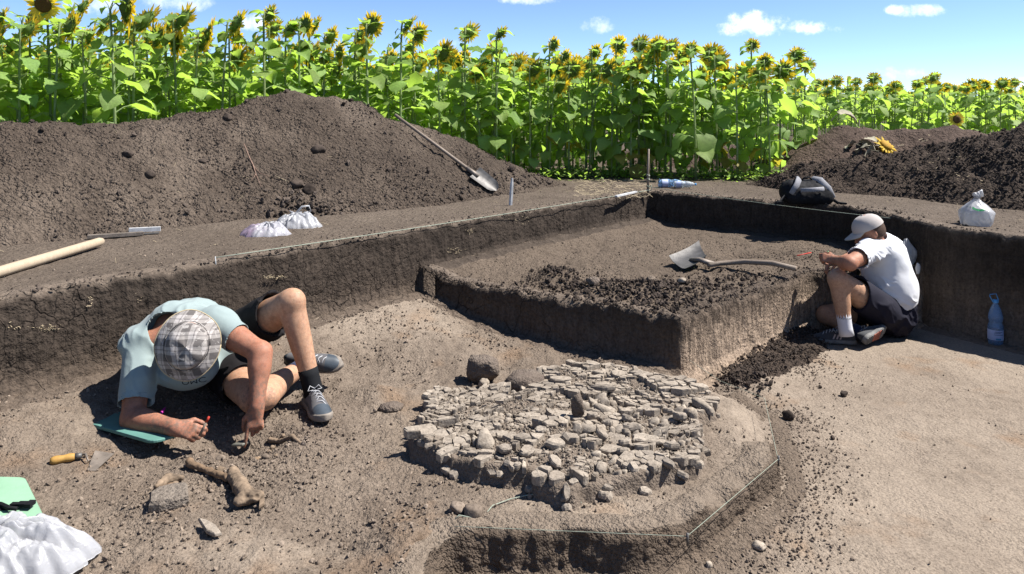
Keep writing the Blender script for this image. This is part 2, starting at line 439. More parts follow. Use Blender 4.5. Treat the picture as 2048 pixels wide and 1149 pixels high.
# ------------------------------------------------------------------ earth materials
M_rim = soil_mat('dry_topsoil', (0.135, 0.103, 0.078), (0.235, 0.183, 0.14), pale=((0.22, 0.173, 0.133), (0.31, 0.247, 0.193)), speck=0.7, gsc=.6, bumpd=.022, gain=.74)
M_floor = soil_mat('trodden_floor', (0.15, 0.114, 0.085), (0.25, 0.193, 0.146), pale=((0.27, 0.213, 0.162), (0.40, 0.325, 0.25)), speck=0.7, big=2.0, bumpd=.018, burnt=(0.17, 0.105, 0.060), gain=1.0, smooth_pale=.55)
M_shelf = soil_mat('shelf_soil', (0.13, 0.098, 0.072), (0.215, 0.164, 0.122), pale=((0.24, 0.188, 0.142), (0.33, 0.262, 0.2)), speck=0.6, big=2.0, bumpd=.022, gsc=.7, gain=.88)
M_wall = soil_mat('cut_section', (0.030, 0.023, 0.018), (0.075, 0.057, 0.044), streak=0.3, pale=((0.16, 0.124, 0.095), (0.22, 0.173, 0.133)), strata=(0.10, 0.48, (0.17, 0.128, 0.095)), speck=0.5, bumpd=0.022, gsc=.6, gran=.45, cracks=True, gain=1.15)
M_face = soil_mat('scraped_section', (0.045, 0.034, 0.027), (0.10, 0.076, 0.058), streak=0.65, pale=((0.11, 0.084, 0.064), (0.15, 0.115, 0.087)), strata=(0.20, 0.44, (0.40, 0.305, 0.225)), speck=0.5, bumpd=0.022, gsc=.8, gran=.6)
M_ped = soil_mat('pedestal_edge', (0.06, 0.045, 0.034), (0.12, 0.09, 0.067), streak=0.25, pale=((0.24, 0.187, 0.141), (0.35, 0.28, 0.214)), strata=(0.05, 0.30, (0.17, 0.128, 0.094)), speck=0.5, bumpd=0.024)
M_heap = soil_mat('spoil_soil', (0.082, 0.062, 0.047), (0.156, 0.118, 0.09), pale=((0.17, 0.131, 0.10), (0.25, 0.195, 0.15)), speck=0.5, gsc=.5, gran=1.3, bumpd=.055, gain=.90)
M_heapd = soil_mat('dark_spoil_soil', (0.052, 0.038, 0.029), (0.104, 0.076, 0.058), speck=0.5, gsc=.45, gran=1.2, bumpd=.05)
M_heapf = soil_mat('brown_spoil_soil', (0.085, 0.058, 0.045), (0.145, 0.102, 0.079), speck=0.4, gsc=.35, bumpd=.034)
M_crumb = soil_mat('soil_crumb', (0.20, 0.155, 0.118), (0.31, 0.245, 0.19), speck=0.2, big=5, inst=True, gain=1.15)
M_crumbh = soil_mat('heap_crumb', (0.115, 0.089, 0.072), (0.18, 0.141, 0.114), speck=0.2, big=5, inst=True, gain=.9)
M_crumbd = soil_mat('dark_clod', (0.062, 0.047, 0.038), (0.115, 0.088, 0.071), speck=0.2, big=5, inst=True)

# ------------------------------------------------------------------ ground (one sheet to the horizon, open over the pit)
def axis(parts):
    out = []
    for a, b, n in parts: out += list(np.linspace(a, b, n, endpoint=False))
    return np.array(out+[parts[-1][1]])
def far(a, b, n): return list(np.geomspace(a, b, n))
xs = np.concatenate([-np.array(far(7.0, 900, 14))[::-1], axis([(-6.8, -4.0, 70), (-4.0, 4.5, 430), (4.5, 9.0, 120)]), far(9.4, 900, 14)])
yv = [-900, -200, -50, -12, -5, -3, -2.4, -1, 0, 1, 1.6]; y = 1.9
while y < 13: yv.append(y); y += 0.0052*y
yv += far(13.2, 1500, 26)
ys = np.array(yv)
X, Y = np.meshgrid(xs, ys)
sd = sdf_poly(X, Y, PIT)
Z = rim_z(X, Y)
Z = np.where((np.abs(X) > 12) | (Y > 16) | (Y < -6), 0.75, Z)
V = np.stack([X, Y, Z], -1).reshape(-1, 3)
F = grid_faces(len(ys), len(xs))
keep = ~(sd.ravel()[F] < 0.05).any(1)
fieldness = np.clip(1-ss(9.3, 10.2, Y-0.35*np.minimum(X, 0)*-1), 0, 1)
me = np_mesh('ground', V, F[keep], [M_rim], attrs={'pale': (0.35+0.6*fbm(X*0.9+2, Y*0.9, oct=3)).ravel()*np.clip(fieldness.ravel()+.0, 0, 1)})
link('ground', me, kind='structure')

def sheet(name, x0, x1, nx, yarr, zf, keepf, mat, palef):
    X, Y = np.meshgrid(np.linspace(x0, x1, nx), yarr)
    Z = zf(X, Y); F = grid_faces(*X.shape); k = keepf(X, Y).ravel()
    F = F[k[F].all(1)]
    used = np.unique(F); mp = np.full(X.size, -1); mp[used] = np.arange(len(used))
    V = np.stack([X, Y, Z], -1).reshape(-1, 3)[used]
    return np_mesh(name, V, mp[F], [mat], attrs={'pale': palef(X, Y).ravel()[used]})

# pit floor
yv = [-2.6, -1.5, -.5, .4, 1.0, 1.4, 1.7]; y = 1.9
while y < 6.3: yv.append(y); y += 0.0042*y
def floor_pale(X, Y):
    pw, d = plat_w(X, Y)
    p = 0.27+0.55*fbm(X*1.1+9, Y*1.1, oct=3)+0.25*fbm(X*4, Y*4, oct=2)
    p = p+(1-pw)*0.55*ss(0.05, 0.45, d)
    # trampled light strip behind the man's feet, sandy floor to the right
    c = G(760, 640, .25); p = p+0.55*np.exp(-(((X-c[0])/.7)**2+((Y-c[1])/.55)**2))
    c = G(540, 1110, .14); p = p+0.6*np.exp(-(((X-c[0])/.35)**2+((Y-c[1])/.16)**2))
    c = G(1200, 1020, .14); p = p+0.45*np.exp(-(((X-c[0])/.45)**2+((Y-c[1])/.2)**2))
    c = G(1480, 840, .14); p = p+0.4*np.exp(-(((X-c[0])/.25)**2+((Y-c[1])/.6)**2))
    c = G(100, 880, .2); p = p+0.3*np.exp(-(((X-c[0])/.3)**2+((Y-c[1])/.3)**2))
    return p
def floor_keep(X, Y):
    return (sdf_poly(X, Y, PIT) < 0.10) & (sdf_poly(X, Y, SHELF) > -0.16)
me = sheet('pit_floor', -4.4, 4.9, 760, np.array(yv), floor_z, floor_keep, M_floor, floor_pale)
link('pit_floor', me, kind='structure')
# shelf top
def shelf_pale(X, Y):
    p = -0.10+0.6*fbm(X*1.3+3, Y*1.3, oct=3)+.3*fbm(X*5, Y*5, oct=2)
    for (px, py, r) in ((1130, 560, .26), (1230, 590, .26), (1350, 600, .26), (1480, 560, .28), (1600, 520, .3)):
        c = G(px, py, .42); p = p-0.7*np.exp(-(((X-c[0])/r)**2+((Y-c[1])/r)**2))
    c = G(1200, 480, .42); p = p+0.3*np.exp(-(((X-c[0])/.6)**2+((Y-c[1])/.6)**2))
    c = G(1080, 610, .42); p = p+0.7*np.exp(-(((X-c[0])/.15)**2+((Y-c[1])/.12)**2))
    return p
me = sheet('shelf_floor', -0.9, 3.4, 300, np.arange(4.2, 8.35, 0.015), shelf_z,
           lambda X, Y: (sdf_poly(X, Y, SHELF) < -0.045) & (sdf_poly(X, Y, PIT) < 0.10), M_shelf, shelf_pale)
link('shelf_floor', me, kind='structure')

# ------------------------------------------------------------------ cut faces
def strip(pts, top, bot, lip=0.22, toe=0.14, batter=0.05, ds=0.011, nface=46, amp=1.0, erode=0.03, seed=0.0, corner=4):
    pts = np.array(pts, float); P_ = []; S_ = []; s0 = 0
    for a, b in zip(pts[:-1], pts[1:]):
        l = np.linalg.norm(b-a); n = max(2, int(l/ds)); t = np.linspace(0, 1, n, endpoint=False)
        P_.append(a+(b-a)*t[:, None]); S_.append(s0+l*t); s0 += l
    p = np.concatenate(P_); s = np.concatenate(S_)
    k = corner
    if k:
        q = np.pad(p, ((k, k), (0, 0)), mode='edge'); p = sum(q[i:i+len(p)] for i in range(2*k+1))/(2*k+1)
    T = np.gradient(p, axis=0); T /= np.linalg.norm(T, axis=1, keepdims=True)
    n = np.stack([T[:, 1], -T[:, 0]], 1)
    # wobble of the line itself
    wob = 0.030*fbm(s*0.9+seed, s*0+seed, oct=2)+0.022*fbm(s*4+seed, s*0+1.3, oct=3)
    p = p+n*(wob*amp)[:, None]
    zt = top(p[:, 0]-n[:, 0]*.03, p[:, 1]-n[:, 1]*.03)
    zb = bot(p[:, 0]+n[:, 0]*.08, p[:, 1]+n[:, 1]*.08)
    zt = np.maximum(zt, zb+0.004)
    H = zt-zb
    rows = []; pal = []
    # lip, lies just over the ground sheet near the edge and dives under it behind
    for d in np.linspace(-lip, -0.02, 9):
        x = p[:, 0]+n[:, 0]*d; y_ = p[:, 1]+n[:, 1]*d
        z = top(x, y_)+0.012*ss(-lip, -lip*0.5, d)-0.012*(1-ss(-lip, -lip*0.75, d))
        er = erode*np.clip(fbm(s*7+seed, d*9+s*0, oct=3)+0.1, 0, 1)*ss(-.12, -.02, d)
        rows.append(np.stack([x, y_, z-er], 1)); pal.append(np.full(len(s), 0.75))
    top_er = erode*np.clip(fbm(s*7+seed, s*0-0.18, oct=3)+0.1, 0, 1)
    z0 = zt+0.008-top_er
    for i in range(nface+1):
        t = i/nface
        z = z0*(1-t)+zb*t
        rd = 0.018*(1-np.clip((z0-z)/0.03, 0, 1))**2
        d = -rd+batter*(z0-z)+0.02*np.clip(t-0.85, 0, 1)/.15
        disp = amp*(0.022*fbm(s*2.5+seed, z*3.0, oct=3)+0.012*fbm(s*9+seed, z*5, oct=3)
                    +0.007*fbm(s*38+seed, z*4.5+7, oct=2)+0.006*fbm(s*30+seed, z*30, oct=3))
        disp = disp*np.clip(t*6+.25, 0, 1)
        rows.append(np.stack([p[:, 0]+n[:, 0]*(d+disp), p[:, 1]+n[:, 1]*(d+disp), z], 1))
        pal.append(np.clip(0.6-t*8, 0, 1)*np.ones(len(s))+np.clip((t-.93)*6, 0, .4))
    dface = batter*H+0.02
    for j, e in enumerate(np.linspace(0.02, toe, 7)):
        x = p[:, 0]+n[:, 0]*(dface+e); y_ = p[:, 1]+n[:, 1]*(dface+e)
        z = bot(x, y_)+0.03*(1-e/toe)**2*np.clip(H*3, .2, 1)*(0.5+fbm(s*8, s*0+e*5, oct=2))-0.012*ss(toe*.6, toe, e)+0.004
        rows.append(np.stack([x, y_, z], 1)); pal.append(np.full(len(s), 0.35))
    V = np.stack(rows, 0); pal = np.stack(pal, 0)
    return V, pal, s
def strip_obj(name, V, pal, c0, c1, mat=None):
    V = V[:, c0:c1]; pal = pal[:, c0:c1]
    F = grid_faces(V.shape[0], V.shape[1])[:, ::-1]
    return link(name, np_mesh(name, V.reshape(-1, 3), np.ascontiguousarray(F), [mat or M_wall], attrs={'pale': pal.ravel()}), kind='structure')
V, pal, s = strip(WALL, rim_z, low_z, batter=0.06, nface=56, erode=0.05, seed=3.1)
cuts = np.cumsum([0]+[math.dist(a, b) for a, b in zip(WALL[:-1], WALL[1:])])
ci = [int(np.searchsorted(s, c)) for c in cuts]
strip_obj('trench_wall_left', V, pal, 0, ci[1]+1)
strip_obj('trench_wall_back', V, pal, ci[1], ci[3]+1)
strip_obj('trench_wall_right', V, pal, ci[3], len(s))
V, pal, s = strip(BLOCK, shelf_z, floor_z, batter=0.03, nface=34, erode=0.075, seed=8.2, lip=0.16)
cb = int(np.searchsorted(s, math.dist(BLOCK[0], BLOCK[1])))
strip_obj('shelf_face_front', V, pal, 0, cb+1, M_wall)  # darker than the right face: part of its shade is put into the colour
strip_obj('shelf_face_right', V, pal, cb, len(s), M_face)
def plat_top(X, Y): return floor_z(X*0+X, Y) if False else 0.14+0.012*fbm(X*7, Y*7, oct=3)+0.006*fbm(X*22, Y*22, oct=3)
def plat_top2(X, Y):
    # height of the raised ground continued to its edge
    dl = np.maximum(dleft(X, Y), 0)
    return 0.14+0.17*np.exp(-(dl/0.45)**2)+0.010*fbm(X*7, Y*7, oct=3)+0.008*fbm(X*22, Y*22, oct=3)-0.10*ss(3.25, 3.6, Y)*ss(0.9, 1.1, X)
V, pal, s = strip(PLAT[:9], plat_top2, floor_z, batter=0.10, nface=22, erode=0.06, seed=5.5, lip=0.17, toe=0.12, amp=1.6, corner=9)
strip_obj('pedestal_edge', V, pal, 0, len(s), M_ped)

# ------------------------------------------------------------------ spoil heaps
def heap(name, x0, x1, y0, y1, step, zf, mat, label, pale=0.3):
    X, Y = np.meshgrid(np.arange(x0, x1, step), np.arange(y0, y1, step))
    Z = zf(X, Y); k = (Z > 0.735).ravel()
    F = grid_faces(*X.shape); F = F[k[F].any(1)]
    used = np.unique(F); mp = np.full(X.size, -1); mp[used] = np.arange(len(used))
    V = np.stack([X, Y, np.maximum(Z, .62)], -1).reshape(-1, 3)[used]
    pl = (pale+1.3*fbm(X*0.9+1, Y*0.9, oct=3)+.5*fbm(X*3.5, Y*3.5, oct=2)).ravel()[used]
    return link(name, np_mesh(name, V, mp[F], [mat], attrs={'pale': pl}), label=label, cat='soil heap')
heap('spoil_heap', -7.5, 1.2, 2.0, 11.0, 0.024, heapL, M_heap, 'long grey-brown spoil heap rising to a peak at the left, in front of the sunflowers')
heap('spoil_heap', 2.6, 9.0, 5.0, 10.2, 0.028, heapR, M_heapd, 'dark crumbly spoil heap behind the backpack, climbing to the right')
heap('spoil_heap', 1.4, 9.0, 8.6, 14.2, 0.05, heapF, M_heapf, 'lighter brown spoil heap farther back below the distant sunflowers')

# ------------------------------------------------------------------ loose crumbs and clods (instanced)
def crumb_group(mat):
    g = bpy.data.node_groups.new('crumbs_'+mat.name, 'GeometryNodeTree')
    g.interface.new_socket('Geometry', in_out='INPUT', socket_type='NodeSocketGeometry')
    g.interface.new_socket('Geometry', in_out='OUTPUT', socket_type='NodeSocketGeometry')
    N, L = g.nodes, g.links
    gi = N.new('NodeGroupInput'); go = N.new('NodeGroupOutput')
    join = N.new('GeometryNodeJoinGeometry')
    for k in range(6):
        ico = N.new('GeometryNodeMeshIcoSphere'); ico.inputs['Subdivisions'].default_value = 2 if k else 3
        sp = N.new('GeometryNodeSetPosition'); pos = N.new('GeometryNodeInputPosition')
        nz = N.new('ShaderNodeTexNoise'); nz.noise_dimensions = '4D'; nz.inputs['W'].default_value = k*7.7+1.0
        nz.inputs['Scale'].default_value = 1.1; nz.inputs['Detail'].default_value = 3
        L.new(pos.outputs[0], nz.inputs['Vector'])
        mm = N.new('ShaderNodeMath'); mm.operation = 'MULTIPLY_ADD'; L.new(nz.outputs['Fac'], mm.inputs[0]); mm.inputs[1].default_value = 2.2; mm.inputs[2].default_value = -1.1
        sc = N.new('ShaderNodeVectorMath'); sc.operation = 'SCALE'; L.new(pos.outputs[0], sc.inputs[0]); L.new(mm.outputs[0], sc.inputs['Scale'])
        L.new(ico.outputs[0], sp.inputs['Geometry']); L.new(sc.outputs[0], sp.inputs['Offset'])
        sm = N.new('GeometryNodeSetMaterial'); sm.inputs['Material'].default_value = mat
        L.new(sp.outputs[0], sm.inputs[0])
        ti = N.new('GeometryNodeGeometryToInstance'); L.new(sm.outputs[0], ti.inputs[0]); L.new(ti.outputs[0], join.inputs[0])
    iop = N.new('GeometryNodeInstanceOnPoints'); L.new(gi.outputs[0], iop.inputs['Points']); L.new(join.outputs[0], iop.inputs['Instance'])
    iop.inputs['Pick Instance'].default_value = True
    ri = N.new('FunctionNodeRandomValue'); ri.data_type = 'INT'; ri.inputs[4].default_value = 0; ri.inputs[5].default_value = 5
    L.new(ri.outputs[2], iop.inputs['Instance Index'])
    rr = N.new('FunctionNodeRandomValue'); rr.data_type = 'FLOAT_VECTOR'; rr.inputs[0].default_value = (0, 0, 0); rr.inputs[1].default_value = (6.28, 6.28, 6.28)
    rr.inputs['Seed'].default_value = 3
    L.new(rr.outputs[0], iop.inputs['Rotation'])
    at = N.new('GeometryNodeInputNamedAttribute'); at.data_type = 'FLOAT'; at.inputs['Name'].default_value = 'sz'
    rs = N.new('FunctionNodeRandomValue'); rs.data_type = 'FLOAT_VECTOR'; rs.inputs[0].default_value = (.19, .19, .11); rs.inputs[1].default_value = (.40, .40, .24)
    rs.inputs['Seed'].default_value = 5
    vs = N.new('ShaderNodeVectorMath'); vs.operation = 'SCALE'; L.new(rs.outputs[0], vs.inputs[0]); L.new(at.outputs[0], vs.inputs['Scale'])
    L.new(vs.outputs[0], iop.inputs['Scale'])
    L.new(iop.outputs[0], go.inputs[0])
    return g
GN = {}
def crumbs(name, pts, sz, mat, label, parent=None):
    if mat.name not in GN: GN[mat.name] = crumb_group(mat)
    me = bpy.data.meshes.new(name); me.vertices.add(len(pts)); me.vertices.foreach_set('co', np.asarray(pts, np.float32).ravel())
    at = me.attributes.new('sz', 'FLOAT', 'POINT'); at.data.foreach_set('value', np.asarray(sz, np.float32))
    me.materials.append(mat)
    o = link(name, me, parent, kind='stuff', label=label, cat=None if parent else 'soil')
    md = o.modifiers.new('crumbs', 'NODES'); md.node_group = GN[mat.name]
    return o
def scatter(n, x0, x1, y0, y1, zf, dens, smin, smax, power=3.0, sink=0.03):
    X = rng.uniform(x0, x1, n); Y = rng.uniform(y0, y1, n)
    k = rng.uniform(0, 1, n) < dens(X, Y); X, Y = X[k], Y[k]
    sz = smin+(smax-smin)*rng.uniform(0, 1, len(X))**power
    return np.stack([X, Y, zf(X, Y)+sz*(0.25-sink)], 1), sz
def patch(X, Y, sc, off, lo, hi): return ss(lo, hi, fbm(X*sc+off, Y*sc-off, oct=3))

# on the long heap
pts, sz = scatter(150000, -6, 1.3, 3.4, 9.4, heapL,
    lambda X, Y: (heapL(X, Y) > 0.74)*(0.10+0.9*patch(X, Y, 1.6, 3.0, -.05, .35)), 0.008, 0.034, 3)
crumbs('heap_crumbs', pts, sz, M_crumbh, 'fine dark crumbs strewn over the long spoil heap')
pts, sz = scatter(1600, -6, 1.3, 3.4, 9.3, heapL,
    lambda X, Y: (heapL(X, Y) > 0.745)*(heapL(X, Y) < 1.1)*(0.06+patch(X, Y, 1.2, 6.0, .05, .4)), 0.02, 0.075, 3)
p2, s2 = scatter(5200, -2.6, 0.8, 5.2, 9.0, heapL,
    lambda X, Y: np.exp(-((heapL(X, Y)-.82)/.10)**2)*(heapL(X, Y) > .742), 0.018, 0.07, 2.4)
def blob(px, py, z, r, n, s0, s1, zf, pw=2):
    c = G(px, py, z); a = rng.normal(size=(n, 2))*r*0.55
    x, y = c[0]+a[:, 0], c[1]+a[:, 1]; s = s0+(s1-s0)*rng.uniform(0, 1, n)**pw
    return np.stack([x, y, zf(x, y)+s*.35], 1), s
p3_, s3_ = scatter(2600, -6, 1.0, 3.4, 9.2, heapL, lambda X, Y: (heapL(X, Y) > .76)*patch(X, Y, 2.4, 9.0, .12, .34), .02, .085, 2.2)
b1 = blob(600, 385, .95, .2, 90, .02, .09, heapL); b2 = blob(720, 430, .78, .25, 110, .02, .08, heapL); b3 = blob(660, 420, .8, .25, 80, .02, .07, heapL)
p4_, s4_ = scatter(1500, -6, 1.0, 3.4, 9.2, heapL, lambda X, Y: (heapL(X, Y) > .76)*patch(X, Y, 2.0, 15.0, .10, .34), .025, .10, 2.5)
crumbs('dark_heap_clods', p4_, s4_, M_crumbd, 'scattered dark clods on the face of the long spoil heap')
crumbs('heap_clods', np.concatenate([pts, p2, p3_, b1[0], b2[0], b3[0]]), np.concatenate([sz, s2, s3_, b1[1], b2[1], b3[1]]), M_crumbh, 'dark clods rolled down to the foot of the long spoil heap')
# right heaps
pts, sz = scatter(70000, 2.8, 7.2, 5.4, 9.6, heapR, lambda X, Y: (heapR(X, Y) > 0.745)*(0.15+.85*patch(X, Y, 1.8, 1.0, -.15, .35)), 0.008, 0.055, 3.5)
crumbs('heap_crumbs', pts, sz, M_crumbd, 'dark crumbs and clods covering the right spoil heap')
pts, sz = scatter(9000, 2.0, 7.6, 9.0, 13, heapF, lambda X, Y: (heapF(X, Y) > 0.76)*(0.2+.8*patch(X, Y, 1.5, 1.0, 0, .4)), 0.01, 0.04, 3)
crumbs('heap_crumbs', pts, sz, M_heapf, 'brown crumbs on the farther spoil heap')
# rim
def rim_dens(X, Y):
    s = sdf_poly(X, Y, PIT)
    return (s > .0)*(0.10+.9*patch(X, Y, 1.7, 2.0, .0, .35))*(heapL(X, Y) < .80)
pts, sz = scatter(60000, -4.4, 4.6, 2.8, 9.6, rim_z, rim_dens, 0.004, 0.020, 4)
crumbs('rim_crumbs', pts, sz, M_crumb, 'small dry crumbs on the trodden ground along the trench edge')
# pit floor, raised side: crumbly patches
def fd(X, Y):
    pw, d = plat_w(X, Y)
    base = pw*(0.035+0.8*patch(X, Y, 2.6, 4.0, .02, .35))
    for (px, py, r, a) in ((330, 1040, .3, .9), (560, 930, .3, .9), (620, 880, .25, .9), (250, 960, .25, .5), (720, 1060, .25, .8), (870, 1040, .2, .9), (450, 905, .2, .8), (780, 700, .3, .5)):
        c = G(px, py, .15); base = np.maximum(base, a*np.exp(-((X-c[0])**2+(Y-c[1])**2)/r**2))
    ped = (X > -.2)*(Y < 4.3)*pw
    base = base*(1-0.6*ped)
    return base*(sdf_poly(X, Y, SHELF) > 0)*(sdf_poly(X, Y, PIT) < -.05)
pts, sz = scatter(105000, -2.9, 1.4, 2.1, 5.8, floor_z, fd, 0.005, 0.027, 5)
crumbs('floor_crumbs', pts, sz, M_crumb, 'loose grey crumbs over the raised pit floor round the bones')
pts, sz = scatter(1300, -2.9, 1.2, 2.1, 5.6, floor_z, lambda X, Y: fd(X, Y)*.5, 0.02, 0.05, 3)
crumbs('floor_clods', pts, sz, M_crumb, 'small clods scattered on the raised pit floor')
# crumb skirt right of the pedestal and in front of it
def skirt(X, Y):
    pw, d = plat_w(X, Y)
    a = np.exp(-((d-.12)/.16)**2)*(d > -.02)*ss(0.3, .8, X)*(0.45+.55*patch(X, Y, 2.5, 1, -.2, .2))
    b = np.exp(-((d-.1)/.2)**2)*(d > .02)*(Y < 2.6)
    c = G(1600, 720, .02); e = 0.9*np.exp(-(((X-c[0])/.16)**2+((Y-c[1])/.4)**2))*patch(X, Y, 3, 2, -.3, .2)
    return np.maximum(np.maximum(a, b*.9), e)+0.004*(pw < .5)
pts, sz = scatter(170000, -.3, 3.4, 1.9, 5.6, floor_z, lambda X, Y: skirt(X, Y)*(sdf_poly(X, Y, SHELF) > .0)*(sdf_poly(X, Y, PIT) < -.05), 0.004, 0.021, 3)
crumbs('floor_crumbs', pts, sz, M_crumb, 'brown crumbs spilled along the pedestal edge onto the sandy floor')
# clods on the shelf
a = [blob(px, py, .46, r, n, .015, s1, shelf_z, 1.8) for px, py, r, n, s1 in ((1060, 560, .14, 60, .04), (1450, 560, .2, 70, .045), (1110, 545, .16, 110, .05), (1150, 565, .2, 130, .055), (1210, 580, .22, 150, .05), (1270, 595, .22, 160, .055), (1330, 600, .22, 150, .055), (1390, 590, .18, 120, .05), (1440, 575, .18, 90, .04), (1300, 575, .2, 90, .06), (1000, 590, .16, 60, .035), (1180, 610, .16, 90, .05), (1290, 622, .14, 90, .05), (1370, 625, .10, 60, .05), (1480, 545, .2, 60, .05), (1540, 540, .14, 40, .04), (1240, 560, .3, 110, .045), (1360, 570, .3, 110, .045), (1120, 590, .3, 90, .04))]
pts = np.concatenate([q[0] for q in a]); sz = np.concatenate([q[1] for q in a])
kk = sdf_poly(pts[:, 0], pts[:, 1], SHELF) < -.02
crumbs('shelf_clods', pts[kk], sz[kk], M_crumbd, 'dark clods heaped along the front of the shelf')
def shd(X, Y):
    d = sdf_poly(X, Y, SHELF)
    v = 0.06+.5*patch(X, Y, 2, 3, .05, .35)+.9*np.exp(-((d+.06)/.09)**2)
    for (px, py, r) in ((1130, 560, .3), (1230, 590, .3), (1350, 600, .3), (1480, 555, .3), (1620, 515, .3)):
        c = G(px, py, .42); v = v+.9*np.exp(-((X-c[0])**2+(Y-c[1])**2)/r**2)
    return v*(d < -.02)
pts, sz = scatter(45000, -.9, 3.2, 4.2, 8.1, shelf_z, shd, 0.004, 0.02, 3)
crumbs('shelf_crumbs', pts, sz, M_crumbd, 'dark crumbs over the shelf top')
b1 = blob(1480, 760, .03, .17, 90, .015, .05, floor_z); b2 = blob(1500, 775, .03, .14, 60, .02, .05, floor_z)
crumbs('clod_pile', np.concatenate([b1[0], b2[0]]), np.concatenate([b1[1], b2[1]]), M_crumbd, 'small pile of dark clods at the foot of the shelf corner')
# crumbs clinging to the eroded top of the cut faces
def edge_pts(line, zf, n, w, s0, s1):
    line = np.array(line); seg = np.linalg.norm(np.diff(line, axis=0), axis=1); t = rng.uniform(0, seg.sum(), n)
    cs = np.concatenate([[0], np.cumsum(seg)]); i = np.clip(np.searchsorted(cs, t)-1, 0, len(seg)-1)
    q = line[i]+(line[i+1]-line[i])*((t-cs[i])/seg[i])[:, None]
    nn = (line[i+1]-line[i])/seg[i][:, None]; nn = np.stack([nn[:, 1], -nn[:, 0]], 1)
    q = q-nn*np.abs(rng.normal(size=n)*w)[:, None]; s = s0+(s1-s0)*rng.uniform(0, 1, n)**3
    return np.concatenate([q, (zf(q[:, 0], q[:, 1])+s*.4)[:, None]], 1), s
a = edge_pts(WALL, rim_z, 5000, .09, .004, .03); b = edge_pts(BLOCK, shelf_z, 2600, .06, .004, .028)
crumbs('edge_crumbs', np.concatenate([a[0], b[0]]), np.concatenate([a[1], b[1]]), M_crumbh, 'crumbling dark lumps along the top edges of the cut faces')

def spill(pix, h, mat, label, step=.010, soft=.09):
    poly = [tuple(G(x, y, .01)[:2]) for x, y in pix]; A = np.array(poly); lo = A.min(0)-.15; hi = A.max(0)+.15
    X, Y = np.meshgrid(np.arange(lo[0], hi[0], step), np.arange(lo[1], hi[1], step))
    d = sdf_poly(X, Y, poly)+.05*fbm(X*7, Y*7, oct=3)+.02*fbm(X*30, Y*30, oct=2)
    w = 1-ss(-soft, .02, d)
    Z = floor_z(X, Y)+w*(h*(.7+.9*fbm(X*6, Y*6, oct=3))+.012*fbm(X*28, Y*28, oct=3)+.006*fbm(X*70, Y*70, oct=2))+.005*w-.012*(1-ss(.0, .12, w))
    F = grid_faces(*X.shape); k = (w > .005).ravel() & (sdf_poly(X, Y, SHELF) > -.06).ravel(); F = F[k[F].any(1)]
    used = np.unique(F); mp = np.full(X.size, -1); mp[used] = np.arange(len(used))
    return link('spilled_soil', np_mesh('spilled_soil', np.stack([X, Y, Z], -1).reshape(-1, 3)[used], mp[F], [mat]), kind='stuff', label=label, cat='soil'), (lambda X, Y: ss(.05, -.05, sdf_poly(X, Y, poly)))
_, w1 = spill([(1432, 768), (1470, 742), (1530, 700), (1580, 665), (1625, 660), (1655, 688), (1640, 712), (1590, 735), (1545, 758), (1520, 785), (1470, 785)], .035, M_heapd, 'dark fan of fresh soil at the foot of the shelf beside the seated man')
pts, sz = scatter(16000, 1.0, 2.4, 3.9, 5.6, lambda X, Y: floor_z(X, Y)+.03*w1(X, Y), lambda X, Y: w1(X, Y)*.8, .006, .035, 3)
crumbs('floor_crumbs', pts, sz, M_crumbd, 'dark crumbs on the fresh soil at the foot of the shelf')
# ------------------------------------------------------------------ sunflowers
def leaf_mat(name, col, trans, gloss=0.35):
    col = tuple(c*.80 for c in col); trans = tuple(c*.72 for c in trans)
    m, nt, N, L, b = new_mat(name)
    oi = N.new('ShaderNodeObjectInfo'); tc = N.new('ShaderNodeTexCoord')
    n = tex(N, L, 'noise', 9, tc.outputs['Object'], 3)
    c = ramp(N, [(0.3, tuple(x*0.75 for x in col)), (0.7, tuple(x*1.2 for x in col))]); L.new(n.outputs['Fac'], c.inputs[0])
    hs = N.new('ShaderNodeHueSaturation'); L.new(c.outputs[0], hs.inputs['Color'])
    L.new(mth(N, L, 'ADD', mth(N, L, 'MULTIPLY', mth(N, L, 'FRACT', mth(N, L, 'MULTIPLY', oi.outputs['Random'], 7.3)), 0.030), 0.480), hs.inputs['Hue']); hs.inputs['Saturation'].default_value = 0.92
    L.new(mth(N, L, 'ADD', mth(N, L, 'MULTIPLY', oi.outputs['Random'], 0.55), 0.72), hs.inputs['Value'])
    L.new(hs.outputs[0], b.inputs['Base Color']); b.inputs['Roughness'].default_value = 0.62
    b.inputs['Specular IOR Level'].default_value = gloss
    tr = N.new('ShaderNodeBsdfTranslucent'); tr.inputs['Color'].default_value = (*trans, 1)
    mx = N.new('ShaderNodeMixShader'); mx.inputs[0].default_value = 0.5
    L.new(b.outputs[0], mx.inputs[1]); L.new(tr.outputs[0], mx.inputs[2])
    L.new(mx.outputs[0], N['Material Output'].inputs['Surface'])
    w = tex(N, L, 'noise', 30, tc.outputs['Object'], 2); bump(N, L, b, w.outputs['Fac'], 0.35, 0.01)
    return m
M_leaf = leaf_mat('sunflower_leaf', (0.225, 0.36, 0.075), (0.62, 0.92, 0.12), 0.25)
M_leafy = leaf_mat('yellowing_leaf', (0.34, 0.30, 0.03), (0.6, 0.5, 0.05))
M_stem = leaf_mat('sunflower_stem', (0.40, 0.52, 0.22), (0.4, 0.55, 0.15), 0.25)
M_bract = leaf_mat('sunflower_bract', (0.19, 0.32, 0.05), (0.5, 0.7, 0.08), 0.3)
M_petal = leaf_mat('sunflower_petal', (1.0, 0.72, 0.03), (1.2, 0.90, 0.04), 0.15)
M_disc = flat_mat('sunflower_disc', (0.16, 0.085, 0.02), 0.9, var=0.5, scale=90, bumps=0.8, bscale=140)
